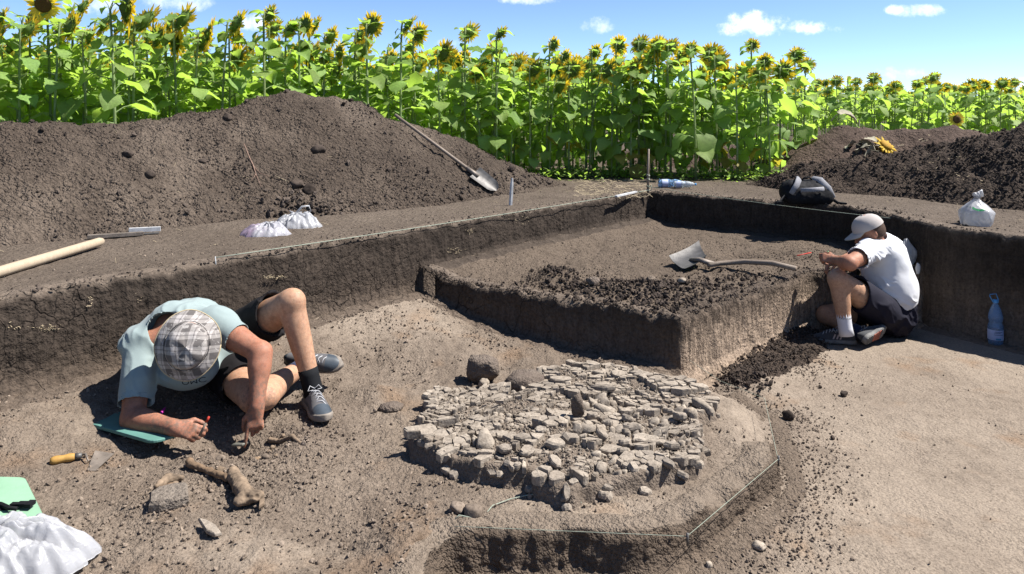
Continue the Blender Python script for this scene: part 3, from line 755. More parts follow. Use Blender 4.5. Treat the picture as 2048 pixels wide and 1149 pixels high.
M_dry = flat_mat('withered_leaf', (0.42, 0.38, 0.27), 0.9, var=0.3)

def leaf_mesh(k):
    """heart-shaped leaf with its stalk: stalk leaves the origin along +X, blade droops"""
    r = np.random.default_rng(100+k)
    b = MB()
    pl = 0.55*(0.8+0.4*r.random())                       # stalk share of the blade length
    rise = 0.30*r.random()+0.08
    sp = np.array([(0, 0, 0), (pl*.5, 0, rise*.75), (pl*.92, 0, rise*.95)])
    b.tube(sp, [0.030, 0.022, 0.018], 4, mi=1, cap=False)
    droop = r.uniform(0.5, 1.6); cup = r.uniform(-0.10, 0.32); twist = r.uniform(-0.35, 0.35)
    T = [0.0, 0.10, 0.26, 0.46, 0.66, 0.84, 1.0]
    Wd = [0.24, 0.42, 0.48, 0.42, 0.28, 0.12, 0.0]
    back = [0.16, 0.06, 0, 0, 0, 0, 0]
    V = []; a0 = r.uniform(-0.5, 0.1)
    x, z = pl*.9, rise*.95; ang = a0; px = 0
    mids = []
    for i, t in enumerate(T):
        if i: dl = T[i]-T[i-1]; ang2 = ang-droop*dl; x += dl*math.cos((ang+ang2)/2); z += dl*math.sin((ang+ang2)/2); ang = ang2
        mids.append((x, z, ang))
    for i, (x, z, a) in enumerate(mids):
        for j, u in enumerate((-1, -0.5, 0, 0.5, 1)):
            w = Wd[i]*u*(1+0.10*r.normal() if abs(u) == 1 else 1)
            h = cup*abs(w)*1.3+0.05*r.normal()*abs(u)+twist*w*T[i]
            bx = -back[i]*abs(u)**1.5*math.cos(a)
            V.append((x+bx-h*math.sin(a), w, z-back[i]*abs(u)*math.sin(a)*0.4+h*math.cos(a)))
    F = [tuple(f) for f in grid_faces(len(T), 5)]
    b.add(V, F, 0)
    return b
LEAF = [leaf_mesh(k).mesh('sunflower_leaf', [M_leaf, M_stem]) for k in range(9)]
LEAFY = [leaf_mesh(40+k).mesh('yellow_leaf', [M_leafy, M_stem]) for k in range(2)]

def head_parts(k, brown=False):
    r = np.random.default_rng(300+k); R = 1.0
    back = MB(); pet = MB(); disc = MB()
    # head axis = +Z (face), back of the head below
    back.lathe([(0.10, -0.55), (0.35, -0.42), (0.72, -0.22), (0.98, 0.0), (1.0, 0.06), (0.9, 0.1)], 14)
    for ring, (rr, zz, n) in enumerate(((1.0, -.02, 15), (0.78, -0.18, 11))):
        for i in range(n):
            a = 2*math.pi*(i+r.random()*.5)/n; ln = r.uniform(.28, .5); lift = r.uniform(-.25, .15)
            d = np.array((math.cos(a), math.sin(a), 0)); t = np.array((-d[1], d[0], 0)); c = d*rr*.97+np.array((0, 0, zz))
            w = .20
            back.add([c-t*w, c+t*w, c+d*ln*.55+t*w*.8+np.array((0, 0, lift*.4)), c+d*ln+np.array((0, 0, lift)), c+d*ln*.55-t*w*.8+np.array((0, 0, lift*.4))], [(0, 1, 2, 4), (4, 2, 3)])
    for ring, n in ((0, 24), (1, 20)):
        for i in range(n):
            if r.random() < .08: continue
            a = 2*math.pi*(i+.5*ring+r.random()*.4)/n; ln = r.uniform(.8, 1.3); lift = r.uniform(-.35, .40)-0.12*ring
            d = np.array((math.cos(a), math.sin(a), 0)); t = np.array((-d[1], d[0], 0)); c = d*.93+np.array((0, 0, .06+.03*ring))
            w = .17; tw = r.uniform(-.08, .08)
            pet.add([c-t*w*.6, c+t*w*.6, c+d*ln*.5+t*w+np.array((0, 0, lift*.55+tw)), c+d*ln+np.array((0, 0, lift*.8)), c+d*ln*.5-t*w+np.array((0, 0, lift*.55-tw))], [(0, 1, 2, 4), (4, 2, 3)])
    disc.lathe([(0.93, .08), (0.85, .17), (0.6, .22), (0.3, .2), (0.02, .17)], 14)
    return (back.mesh('head_back', [M_bract]), pet.mesh('petals', [M_petal]), disc.mesh('disc', [M_disc]))
HEADS = [head_parts(k) for k in range(5)]

SUNF = np.array((0.62, 0.72, -0.30))
def place(o, loc, fwd, roll=0.0, scale=1.0, axis='X'):
    """orient local +X (or +Z) to fwd with local Z kept upward"""
    f = Vector(fwd).normalized(); up = Vector((0, 0, 1))
    if axis == 'X':
        y = up.cross(f)
        y = y.normalized() if y.length > 1e-4 else Vector((0, 1, 0))
        z = f.cross(y); M = Matrix((f, y, z)).transposed()
    else:
        x = up.cross(f); x = x.normalized() if x.length > 1e-4 else Vector((1, 0, 0))
        y = f.cross(x); M = Matrix((x, y, f)).transposed()
    M = M.to_4x4() @ Matrix.Rotation(roll, 4, axis)
    o.matrix_basis = Matrix.Translation(Vector(loc)) @ M @ Matrix.Scale(scale, 4)

STEMS = {}
def sunflower(base, H, seed, label, group='sunflowers standing at the edge of the field', head=True, hr=0.085, face=None, leaves=15, lean=None, lo=0.12, lsz=1.0, group_on=True):
    r = np.random.default_rng(seed)
    root = empty('sunflower', base, label, 'sunflower', group)
    ln = np.array(lean if lean is not None else r.normal(size=2)*0.04)
    fd_ = np.array(face if face is not None else SUNF+r.normal(size=3)*np.array((.10, .17, .16)))
    fd_ = fd_/np.linalg.norm(fd_)
    def sp(t): return np.array((ln[0]*t*t*H, ln[1]*t*t*H, t*H))
    top = sp(1.0)
    neck = top+np.array((fd_[0]*.8, fd_[1]*.8, -0.25))*hr*0.8
    arch = top+np.array((fd_[0]*.25, fd_[1]*.25, .18))*hr*.8
    st = MB(); rad = 0.0135*H/1.8
    pts_ = [sp(t) for t in (0, .3, .6, .85, .97)]+[arch, neck]
    st.tube(pts_, [rad*1.25, rad*1.1, rad, rad*.85, rad*.75, rad*.7, rad*.75], 6)
    st.obj('stem', [M_stem], root)
    a = r.uniform(0, 6.28)
    for i in range(leaves):
        t = lo+(1.0-lo)*((i+r.random()*.6)/leaves)**0.78
        a += 2.4+r.normal()*.35
        low = t < 0.30
        s = (0.16+0.13*math.sin(math.pi*min(1, t*1.05)))*r.uniform(.8, 1.2)*lsz
        if t > .93: s *= .7
        me = LEAFY[int(r.integers(2))] if (low and r.random() < .16) else LEAF[int(r.integers(9))]
        o = link('leaf', me, root)
        tilt = r.uniform(-.25, .35) if t > .45 else r.uniform(-.9, .1)
        f = (math.cos(a), math.sin(a), tilt)
        place(o, sp(t), f, r.normal()*.25, s)
    if head:
        k = int(r.integers(5)); b, p, d = HEADS[k]
        hb = link('flower_head', b, root); place(hb, neck+fd_*hr*.45, fd_, r.uniform(0, 6.28), hr, 'Z')
        link('petals', p, hb); link('disc', d, hb)
        for q in range(2):
            o = link('leaf', LEAF[int(r.integers(9))], root)
            place(o, sp(.96), (math.cos(a+q*2), math.sin(a+q*2), r.uniform(.2, .9)), 0, .14*r.uniform(.8, 1.3))
    return root

GZ = 0.74
# tall ones that stand out, head centre in the photograph, depth, head radius
hero = [
 (112, 12, 7.5, .070, 'sunflower with an orange-brown drooping head near the left corner'),
 (152, 14, 7.9, .08, 'sunflower with a bright head right of the orange-brown one, top left'),
 (248, 14, 7.1, .125, 'tallest thick-stemmed sunflower at the left, head cut by the top edge'),
 (278, 38, 7.5, .10, 'yellow sunflower tucked right under the tallest thick-stemmed one'),
 (300, 72, 7.9, .085, 'green-backed sunflower head just lower right of the tallest plant'),
 (366, 36, 7.8, .095, 'large yellow sunflower standing clear against the sky, left quarter'),
 (396, 66, 7.9, .085, 'sunflower with its green back turned, right of the large yellow one'),
 (450, 44, 8.2, .085, 'sunflower head with ragged yellow petals above the left heap'),
 (468, 74, 8.4, .07, 'smaller lower sunflower beside the ragged yellow one'),
 (536, 28, 8.3, .062, 'slender sunflower alone and highest against the small left cloud'),
 (544, 56, 8.9, .065, 'half-open green sunflower under the slender high one'),
 (577, 54, 8.8, .07, 'first of the cluster of three yellow sunflowers above the heap'),
 (606, 50, 8.7, .072, 'middle of the cluster of three yellow sunflowers above the heap'),
 (627, 52, 9.2, .068, 'right one of the cluster of three yellow sunflowers above the heap'),
 (655, 74, 9.2, .075, 'low wide sunflower above the peak of the long heap'),
 (712, 68, 9.3, .07, 'sunflower just right of the heap peak, low among leaves'),
 (745, 50, 9.0, .085, 'big leafy sunflower with a pointed top leaf above the shovel handle'),
 (808, 48, 9.2, .078, 'bright sunflower above the upper end of the leaning shovel'),
 (832, 68, 9.6, .075, 'sunflower a little lower right of the bright one above the shovel'),
 (936, 62, 9.8, .075, 'sunflower with a wide yellow rim at mid field'),
 (998, 66, 9.9, .058, 'small round sunflower standing free against the sky at mid field'),
 (990, 98, 10.2, .06, 'small sunflower below the free round one'),
 (1098, 90, 10.3, .055, 'green budding sunflower with an upright top leaf, centre'),
 (1190, 104, 10.4, .06, 'green closed head below the little centre cloud'),
 (1240, 92, 10.3, .068, 'first of four dark green heads in a row against the sky'),
 (1284, 86, 10.1, .07, 'second of four dark green heads in a row against the sky'),
 (1310, 92, 10.3, .072, 'third of four dark green heads in a row against the sky'),
 (1337, 92, 10.2, .068, 'fourth of four dark green heads in a row, yellow on its right'),
 (1366, 118, 10.8, .06, 'dark round head just right of the row of four'),
 (1432, 108, 10.2, .085, 'broad dark sunflower with leaves right of the row of four'),
 (1507, 90, 10.4, .05, 'lone little sunflower high on a thin stem under the biggest cloud'),
 (1597, 110, 10.5, .062, 'yellow sunflower at the right end of the front rows'),
 (1612, 128, 10.8, .06, 'lowest right sunflower head at the end of the front rows'),
]
hid = 0; rs0 = np.random.default_rng(61)
for px, py, Yd, hr, lab in hero:
    q = P(px, py, Yd); H = q[2]-GZ+hr*.3
    sunflower((q[0]-hr*.6, q[1], GZ), H, 1000+hid, lab, None, hr=hr*1.18, leaves=22, lsz=.80, lean=tuple(rs0.normal(size=2)*.022), face=(.2, -.85, -.35) if hid == 0 else None); hid += 1
# two front stalks in the clearing corner
for px, py, Yd, H, lab in ((1392, 300, 9.6, 1.72, 'tall sunflower stalk standing in front of the rest, right of the string stake'), (1262, 300, 10.0, 1.5, 'sunflower stalk just left of the string stake'), (1540, 300, 9.7, 1.55, 'leafy sunflower at the right corner of the front rows, nearest the dark heap')):
    q = P(px, py, Yd); sunflower((q[0], Yd, GZ), H, 1100+hid, lab, None, hr=.065, leaves=15); hid += 1
# the rest of the front rows
def edge_y(x):
    return np.interp(x, [-6.5, -5.0, -3.6, -2.2, -1.0, 0.2, 1.2, 2.4, 3.7], [6.3, 7.0, 7.9, 8.9, 9.7, 10.1, 10.2, 9.95, 9.85])
REF = ['orange-brown head', 'bright top-left head', 'tallest thick-stemmed sunflower', 'yellow head under the tallest', 'green-backed head by the tallest', 'large clear yellow head', 'head turned green side out', 'ragged yellow head', 'small head beside the ragged one', 'slender highest head', 'half-open green head', 'first of three clustered heads', 'middle of three clustered heads', 'last of three clustered heads', 'low wide head above the peak', 'low head right of the peak', 'big leafy head with pointed leaf', 'bright head above the shovel', 'lower head above the shovel', 'wide yellow-rimmed head', 'small free round head', 'small head below the round one', 'green budding head', 'closed green head', 'first of four dark heads', 'second of four dark heads', 'third of four dark heads', 'fourth of four dark heads', 'dark round head', 'broad dark head', 'lone little high head', 'right-end yellow head', 'lowest right-end head']
HPX = np.array([h_[0] for h_ in hero])
def row_label(x, y, row):
    px = 1024+FPX*x/y; k = int(np.argmin(np.abs(HPX-px)))
    if px < -20: return '%s-row leafy sunflower at the very left edge of the field' % (('front', 'second', 'third', 'fourth')[row])
    return '%s-row leafy sunflower just %s of the %s' % (('front', 'second', 'third', 'fourth')[row], 'left' if px < HPX[k] else 'right', REF[k])
cnt = 0
LAB_F = ['leafy sunflower crowded into the front rows left of the heap peak', 'leafy sunflower crowded into the front rows between the heap peak and the string stake', 'leafy sunflower crowded into the front rows right of the string stake']
rs_ = np.random.default_rng(77)
for row in range(4):
    x = -6.3+row*.1
    while x < 3.75:
        y = float(edge_y(x))+row*0.42+rs_.normal()*.06
        if not (x > 2.3 and row > 2):
            H = 1.58+rs_.normal()*.10+(0.06 if row else -0.03)-(0.08 if x > 0 else 0)+(.10 if x < -2.5 else 0)
            if heapL(np.array(x), np.array(y)) < 1.1:
                gi = 0 if x < -1.6 else (1 if x < 1.7 else 2)
                base_z = max(GZ, float(heapL(np.array(x), np.array(y)))-.05)
                sunflower((x, y, base_z), H-(base_z-GZ), 2000+cnt, row_label(x, y, row), 'sunflowers crowded into the front rows', hr=rs_.uniform(.07, .105), leaves=int(rs_.integers(15, 20)), lsz=.74, head=rs_.random() < .8)
                cnt += 1
        x += (0.27 if row < 3 else .36)+rs_.normal()*.04
# the far rows to the right
far_hero = [(1680, 160, 18.6, 'first far sunflower rising right of the front rows'), (1750, 155, 18.5, 'second far sunflower head, over the farther heap'), (1786, 180, 19.2, 'far drooping sunflower between two taller ones'), (1855, 152, 18.2, 'far sunflower with a hooded leaf on top'), (1935, 168, 19.0, 'far sunflower left of the last leafy one'), (2000, 165, 18.0, 'last leafy far sunflower at the right edge')]
for px, py, Yd, lab in far_hero:
    q = P(px, py, Yd); sunflower((q[0], Yd, .75), q[2]-.75, 3000+hid, lab, None, hr=.10, leaves=14, lsz=1.15); hid += 1
q = P(1915, 238, 17.6)
sunflower((q[0], 17.7, .75), q[2]-.75, 3400, 'low sunflower facing the viewer with a red-brown disc, far right', None, hr=.10, face=(-.05, -1, .1), leaves=9)
FREF = ['first far sunflower', 'second far head', 'far drooping head', 'far hooded head', 'far head before the last', 'last far head']
def far_label(x, y, row):
    px = 1024+FPX*x/y; fp = np.array([h_[0] for h_ in far_hero]); k = int(np.argmin(np.abs(fp-px)))
    return 'distant leafy sunflower, %s row, %s%s of the %s' % (('nearer', 'farther')[row], 'a little ' if abs(px-fp[k]) < 30 else 'well ', 'left' if px < fp[k] else 'right', FREF[k])
for row in range(2):
    for x in np.arange(5.6, 15, .55):
        sunflower((x+rs_.normal()*.1, 18.8+row*.8+rs_.normal()*.2-.05*(x-6), .75), 1.58+rs_.normal()*.08, 3500+cnt, far_label(x, 18.8+row*.8-.05*(x-6), row), 'sunflowers of the distant rows', hr=.075, leaves=11, lsz=1.15); cnt += 1

# everything behind: one mass
def field_mass():
    r = np.random.default_rng(55)
    pts_ = []
    for i in range(26000):
        y = 8+44*r.random()**1.6; x = r.uniform(-.8, .95)*y
        if x < 3.75:
            e = float(edge_y(np.clip(x, -6.5, 3.7)))
            lim = e+1.7 if x < 2.2 else 99
            if x >= 1.2: lim = max(lim, 14.5)
            if y < lim: continue
        if x >= 2.0 and y < 20.4: continue
        pts_.append((x, y))
        if len(pts_) >= 3200: break
    LV_ = []
    for me in LEAF[:6]:
        v = np.empty(len(me.vertices)*3, np.float32); me.vertices.foreach_get('co', v); v = v.reshape(-1, 3)
        LV_.append(v[12:][[0, 2, 4, 10, 12, 14, 20, 22, 24, 32]])
    LF = [(0, 1, 4, 3), (1, 2, 5, 4), (3, 4, 7, 6), (4, 5, 8, 7), (6, 7, 9), (7, 8, 9)]
    V = []; F3 = []; F4 = []; M3 = []; M4 = []; b = 0
    for (x, y) in pts_:
        H = 1.58+r.normal()*.10; a = r.uniform(0, 6.28)
        w = .02
        V.append(np.array([(x-w, y, .75), (x+w, y, .75), (x+w, y, .75+H), (x-w, y, .75+H)])); F4.append((b, b+1, b+2, b+3)); M4.append(1); b += 4
        n = 11 if y < 16 else 8
        for i in range(n):
            t = .35+.62*(i+r.random())/n; a += 2.4; s = r.uniform(.18, .28)*(0.65 if t > .9 else 1)
            v = LV_[int(r.integers(6))]*s; ca, sa = math.cos(a), math.sin(a); ti = r.uniform(-.2, .4)
            vx = v[:, 0]; vz = v[:, 2]+vx*ti
            V.append(np.stack([x+vx*ca-v[:, 1]*sa, y+vx*sa+v[:, 1]*ca, .75+t*H+vz], 1))
            for f in LF:
                if len(f) == 4: F4.append(tuple(b+q for q in f)); M4.append(0)
                else: F3.append(tuple(b+q for q in f)); M3.append(0)
            b += 10
        if r.random() < .75:
            fd_ = SUNF+r.normal(size=3)*.3; fd_ /= np.linalg.norm(fd_); u = np.cross(fd_, (0, 0, 1)); u /= np.linalg.norm(u); w_ = np.cross(u, fd_)
            c = np.array((x, y, .75+H+.02)); R = r.uniform(.06, .09)
            ring = []
            for k in range(10):
                an = 2*math.pi*k/10; ring.append(c+R*(math.cos(an)*u+math.sin(an)*w_)+fd_*.05)
            out = []
            for k in range(10):
                an = 2*math.pi*(k+.5)/10; out.append(c+R*2*(math.cos(an)*u+math.sin(an)*w_)+fd_*.05)
            V.append(np.array(ring+out+[c-fd_*.03])); 
            for k in range(10):
                F3.append((b+k, b+(k+1) % 10, b+10+k)); M3.append(2)
                F3.append((b+(k+1) % 10, b+k, b+20)); M3.append(3)
            b += 21
    V = np.concatenate(V)
    F = [tuple(f) for f in F3]+[tuple(f) for f in F4]
    # build as triangles for speed
    T = np.array(F3); Q = np.array(F4)
    T = np.concatenate([T, Q[:, [0, 1, 2]], Q[:, [0, 2, 3]]]); MI = np.concatenate([M3, M4, M4])
    me = np_mesh('sunflower_field', V, T, [M_leaf, M_stem, M_petal, M_bract], fmat=MI)
    link('sunflower_field', me, kind='stuff', label='dense mass of sunflowers stretching away behind the front rows', cat='sunflowers')
field_mass()

# low weeds along the foot of the front rows
def weeds():
    r = np.random.default_rng(9); V = []; F = []; b = 0
    for i in range(1500):
        x = r.uniform(-.8, 3.6); y = float(edge_y(x))+r.normal()*.35+.15
        if r.random() > .35+.65*float(patch(np.array(x), np.array(y), 1.2, 1.0, -.2, .3)): continue
        n = int(r.integers(4, 9)); h = r.uniform(.04, .16)
        for k in range(n):
            a = r.uniform(0, 6.28); l = r.uniform(.03, .08); z = .74+h*r.random()
            d = np.array((math.cos(a), math.sin(a), r.uniform(-.2, .7))); t = np.array((-d[1], d[0], 0)); c = np.array((x, y, z))+d*.02+r.normal(size=3)*.03
            V += [c, c+d*l*.5+t*l*.3, c+d*l, c+d*l*.5-t*l*.3]; F.append((b, b+1, b+2, b+3)); b += 4
    link('weeds', np_mesh('weeds', np.array(V), np.array(F), [M_leaf]), kind='stuff', label='low green weeds at the foot of the front sunflower rows', cat='weeds')
weeds()
# ------------------------------------------------------------------ burnt clay rubble on its pedestal
import bmesh
M_clay = soil_mat('burnt_clay', (0.29, 0.24, 0.19), (0.46, 0.39, 0.312), speck=0.3, big=9, bumpd=0.006, gran=.3, island=True)
M_clay2 = soil_mat('greyish_burnt_clay', (0.23, 0.193, 0.156), (0.36, 0.305, 0.248), speck=0.3, big=9, bumpd=0.006, gran=.3, island=True)
M_bed = soil_mat('rubble_bed', (0.18, 0.14, 0.107), (0.28, 0.222, 0.172), speck=0.7, big=6)
OUT = [(1185,728),(1240,735),(1300,752),(1360,772),(1425,797),(1420,818),(1396,832),(1398,858),(1402,890),(1385,930),(1312,945),(1262,955),(1190,972),(1140,985),(1085,968),(1060,952),(1000,940),(940,930),(880,912),(832,892),(826,870),(846,842),(858,806),(868,782),(940,778),(1010,784),(1040,790),(1062,760),(1092,742),(1132,730)]
OUTW = [tuple(G(x, y, .19)[:2]) for x, y in OUT]
def edge_d(x, y): return sdf_poly(x, y, OUTW)+0.042*fbm(x*9, y*9, oct=4)
def bed_z(X, Y):
    d = edge_d(X, Y)
    h = 0.05+0.018*np.exp(-((Y-2.95)/.3)**2)
    def g(px, py, r, s=1): c = G(px, py, .2); return np.exp(-(((X-c[0])/(r*s))**2+((Y-c[1])/r)**2))
    h = h+0.045*g(1290, 775, .17, 1.5)+0.03*g(1115, 755, .12)-0.012*g(1255, 812, .09, 1.6)-0.010*g(1040, 830, .10, 1.5)+0.02*g(1120, 860, .25, 1.4)+0.02*g(930, 820, .2)
    h = h+0.020*fbm(X*6+2, Y*6, oct=3)+0.012*fbm(X*20, Y*20, oct=2)
    return 0.14+0.012*fbm(X*7, Y*7, oct=3)+h*(1-ss(0.0, 0.028, d))-0.03*ss(0.02, 0.06, d)
X, Y = np.meshgrid(np.arange(-.55, 1.12, .008), np.arange(2.62, 4.32, .008))
Z = bed_z(X, Y); k = (sdf_poly(X, Y, OUTW) < .07).ravel(); F = grid_faces(*X.shape); F = F[k[F].all(1)]
used = np.unique(F); mp = np.full(X.size, -1); mp[used] = np.arange(len(used))
rubble = empty('burnt_clay_rubble', (0.25, 3.4, 0.14), 'broad cracked patch of pale burnt clay rubble on its low earth pedestal', 'rubble')
INVR = Vector((-0.25, -3.4, -0.14))
bed = link('earth_bed', np_mesh('earth_bed', np.stack([X, Y, Z], -1).reshape(-1, 3)[used]+np.array(INVR), mp[F], [M_bed]), rubble)

AN = np.array((0.74, 1.0))                      # pieces are a little longer across than deep
def poisson(n_try, rad, seed, lim):
    r = np.random.default_rng(seed)
    C = r.uniform(0, 1, (n_try, 2))*np.array((1.6, 1.6))+np.array((-.5, 2.68))
    C = C[edge_d(C[:, 0], C[:, 1]) < lim]; R = rad(C, r); A = np.empty((0, 2)); AR = np.empty(0)
    for c, q in zip(C*AN, R):
        if len(A) == 0 or (np.hypot(A[:, 0]-c[0], A[:, 1]-c[1]) > (AR+q)).all(): A = np.vstack([A, c]); AR = np.append(AR, q)
    return A, AR
def clip(poly, c, n, off):
    new = []; cx, cy, nx, ny = float(c[0]), float(c[1]), float(n[0]), float(n[1]); m = len(poly)
    ds = [(a[0]-cx)*nx+(a[1]-cy)*ny-off for a in poly]
    for i in range(m):
        a, da = poly[i], ds[i]; b, db = poly[(i+1) % m], ds[(i+1) % m]
        if da <= 0: new.append(a)
        if da*db < 0: t = da/(da-db); new.append((a[0]+(b[0]-a[0])*t, a[1]+(b[1]-a[1])*t))
    return new
def cell(A, AR, i, cap, gap=0.0):
    c = A[i]; poly = [(float(c[0])+cap*math.cos(t), float(c[1])+cap*math.sin(t)) for t in np.linspace(0, 2*math.pi, 12, endpoint=False)]
    d = np.hypot(A[:, 0]-c[0], A[:, 1]-c[1])
    for j in np.argsort(d)[1:18]:
        dv = A[j]-c; L_ = np.linalg.norm(dv)
        poly = clip(poly, c, dv/L_, (L_*L_+AR[i]**2-AR[j]**2)/(2*L_)-gap)
        if len(poly) < 3: return None
    return poly
def pxy(C): return 1024+FPX*C[:, 0]/C[:, 1], HOR+FPX*(CZ-.2)/C[:, 1]
def rad_plate(C, r): return np.clip(.042*np.exp(r.normal(size=len(C))*.35), .024, .085)
def rad_frag(C, r):
    px, py = pxy(C); b = np.full(len(C), .0165)
    b = np.where((px > 1180) & (py < 805), .0155, b); b = np.where((px < 1060) & (py < 870), .0115, b); b = np.where(py > 870, .0185, b)
    return np.clip(b*np.exp(r.normal(size=len(C))*.62), .0060, .050)
PA, PR = poisson(4000, rad_plate, 20, -.006)
FA, FR = poisson(34000, rad_frag, 21, -.007)
FC = FA/AN; FZ = bed_z(FC[:, 0], FC[:, 1]); r = np.random.default_rng(31)
pinfo = []
for i in range(len(PA)):
    px, py = pxy((PA[i]/AN)[None]); px, py = px[0], py[0]
    flat_zone = (px > 1180 and py < 805) or (1060 < px < 1170 and py < 785)
    crust = flat_zone or r.random() < .78
    pinfo.append((crust, r.normal()*(.009 if flat_zone else .018), r.normal(size=2)*(.07 if flat_zone else (.17 if crust else .05)), cell(PA, PR, i, .2, .0012)))
stones = []
for i in range(len(FA)):
    k = int(np.argmin(np.hypot(PA[:, 0]-FA[i, 0], PA[:, 1]-FA[i, 1])-PR*.4)); crust, hz_, tl, pc = pinfo[k]
    if r.random() < (.0 if crust else .05): continue
    poly = cell(FA, FR, i, FR[i]*2.2, .0006 if crust else .0016)
    if poly is None: continue
    if pc is not None:
        cc = PA[k]
        for a, b in zip(pc, pc[1:]+pc[:1]):
            a = np.array(a); e = np.array(b)-a; L_ = np.linalg.norm(e)
            if L_ < 1e-5: continue
            n = np.array((e[1], -e[0]))/L_
            if (cc-a).dot(n) > 0: n = -n
            poly = clip(poly, a, n, 0.0)
            if len(poly) < 3: break
    if len(poly) < 3: continue
    q = [np.array(v)/AN for v in poly]; c = np.mean(q, axis=0); p = []
    for v in q:
        d = v-c; l = np.linalg.norm(d); v = c+d*(1-abs(r.normal())*(.03 if crust else .075))
        if not p or np.linalg.norm(v-p[-1]) > .0035: p.append(v)
    if len(p) < 3: continue
    area = 0.5*abs(sum(a[0]*b[1]-a[1]*b[0] for a, b in zip(p, p[1:]+p[:1])))
    if area < 5e-5: continue
    pa_ = np.array(p)
    if float(edge_d(c[0:1], c[1:2])[0]) > .0 or float(FZ[i]) < .172: continue
    stones.append((area, c, np.array(p), crust, hz_+ (tl.dot(c-PA[k]/AN)), tl, float(FZ[i])))
def stone_geo(area, c, p, crust, dz, tl, fz_, r):
    n = len(p); R = math.sqrt(area/math.pi)
    zb = max(.168, fz_)
    if crust: top = zb+.013+dz*.8+r.normal()*.0016; tilt = tl+r.normal(size=2)*.04; inset = r.uniform(.05, .13); ed = min(.004, R*.3); dome = r.uniform(0, .05)
    else: top = zb+.004+dz*.4+R*r.uniform(.10, .65)+abs(r.normal())*.005; tilt = r.normal(size=2)*.36; inset = r.uniform(.16, .36); ed = R*r.uniform(.25, .5); dome = r.uniform(.02, .16)
    V = []
    def lvl(s, z, wob):
        for v in p:
            d = (v-c)*s*(1+r.normal()*wob); xy = c+d
            V.append((xy[0], xy[1], z+d.dot(tilt)+r.normal()*wob*.03))
    lvl(.96, max(min(zb, top-.01)-.016, top-.036), 0); lvl(1.0, top-ed, .04); lvl(1-inset, top, .05)
    V.append((c[0], c[1], top+R*dome))
    F = []
    for a in range(n):
        b = (a+1) % n
        F += [(a, b, n+b, n+a), (n+a, n+b, 2*n+b, 2*n+a), (2*n+a, 2*n+b, 3*n)]
    return np.array(V), F
stones.sort(key=lambda s: -s[0]/s[1][1]**2)
rest = MB(); restc = MB()
for rank, st_ in enumerate(stones):
    V, F = stone_geo(*st_, r); c = st_[1]; o_ = np.array((c[0], c[1], 0.2))
    if rank < 215:
        me = np_mesh('clay_piece', V-o_, F, [M_clay if r.random() < .85 else M_clay2], smooth=not st_[3])
        o = link('clay_piece', me, rubble); o.location = Vector(o_)+INVR
    else: (restc if st_[3] else rest).add(V+np.array(INVR), F)
if rest.V: rest.obj('clay_fragments', [M_clay], rubble, smooth=True, kind='stuff')
if restc.V: restc.obj('crust_fragments', [M_clay], rubble, smooth=False, kind='stuff')

X = r.uniform(-.45, 1.0, 15000); Y = r.uniform(2.75, 4.2, 15000); k = edge_d(X, Y) < -.02; X, Y = X[k], Y[k]
sz = .006+.016*r.uniform(0, 1, len(X))**2
GN_CLAY = soil_mat('clay_crumb', (0.27, 0.222, 0.175), (0.42, 0.352, 0.28), speck=.1, big=9, inst=True)
cc_ = crumbs('clay_crumbs', np.stack([X, Y, np.maximum(.17, bed_z(X, Y))+sz*.25], 1)+np.array(INVR), sz, GN_CLAY, 'small clay crumbs filling the gaps', rubble)
rk_ = np.random.default_rng(77); C_ = rk_.uniform(0, 1, (5000, 2))*np.array((1.6, 1.6))+np.array((-.5, 2.68)); e_ = edge_d(C_[:, 0], C_[:, 1]); C_ = C_[(e_ > -.03) & (e_ < .028) & ((C_[:, 1] < 3.45) | (rk_.random(5000) < .4))][:62]
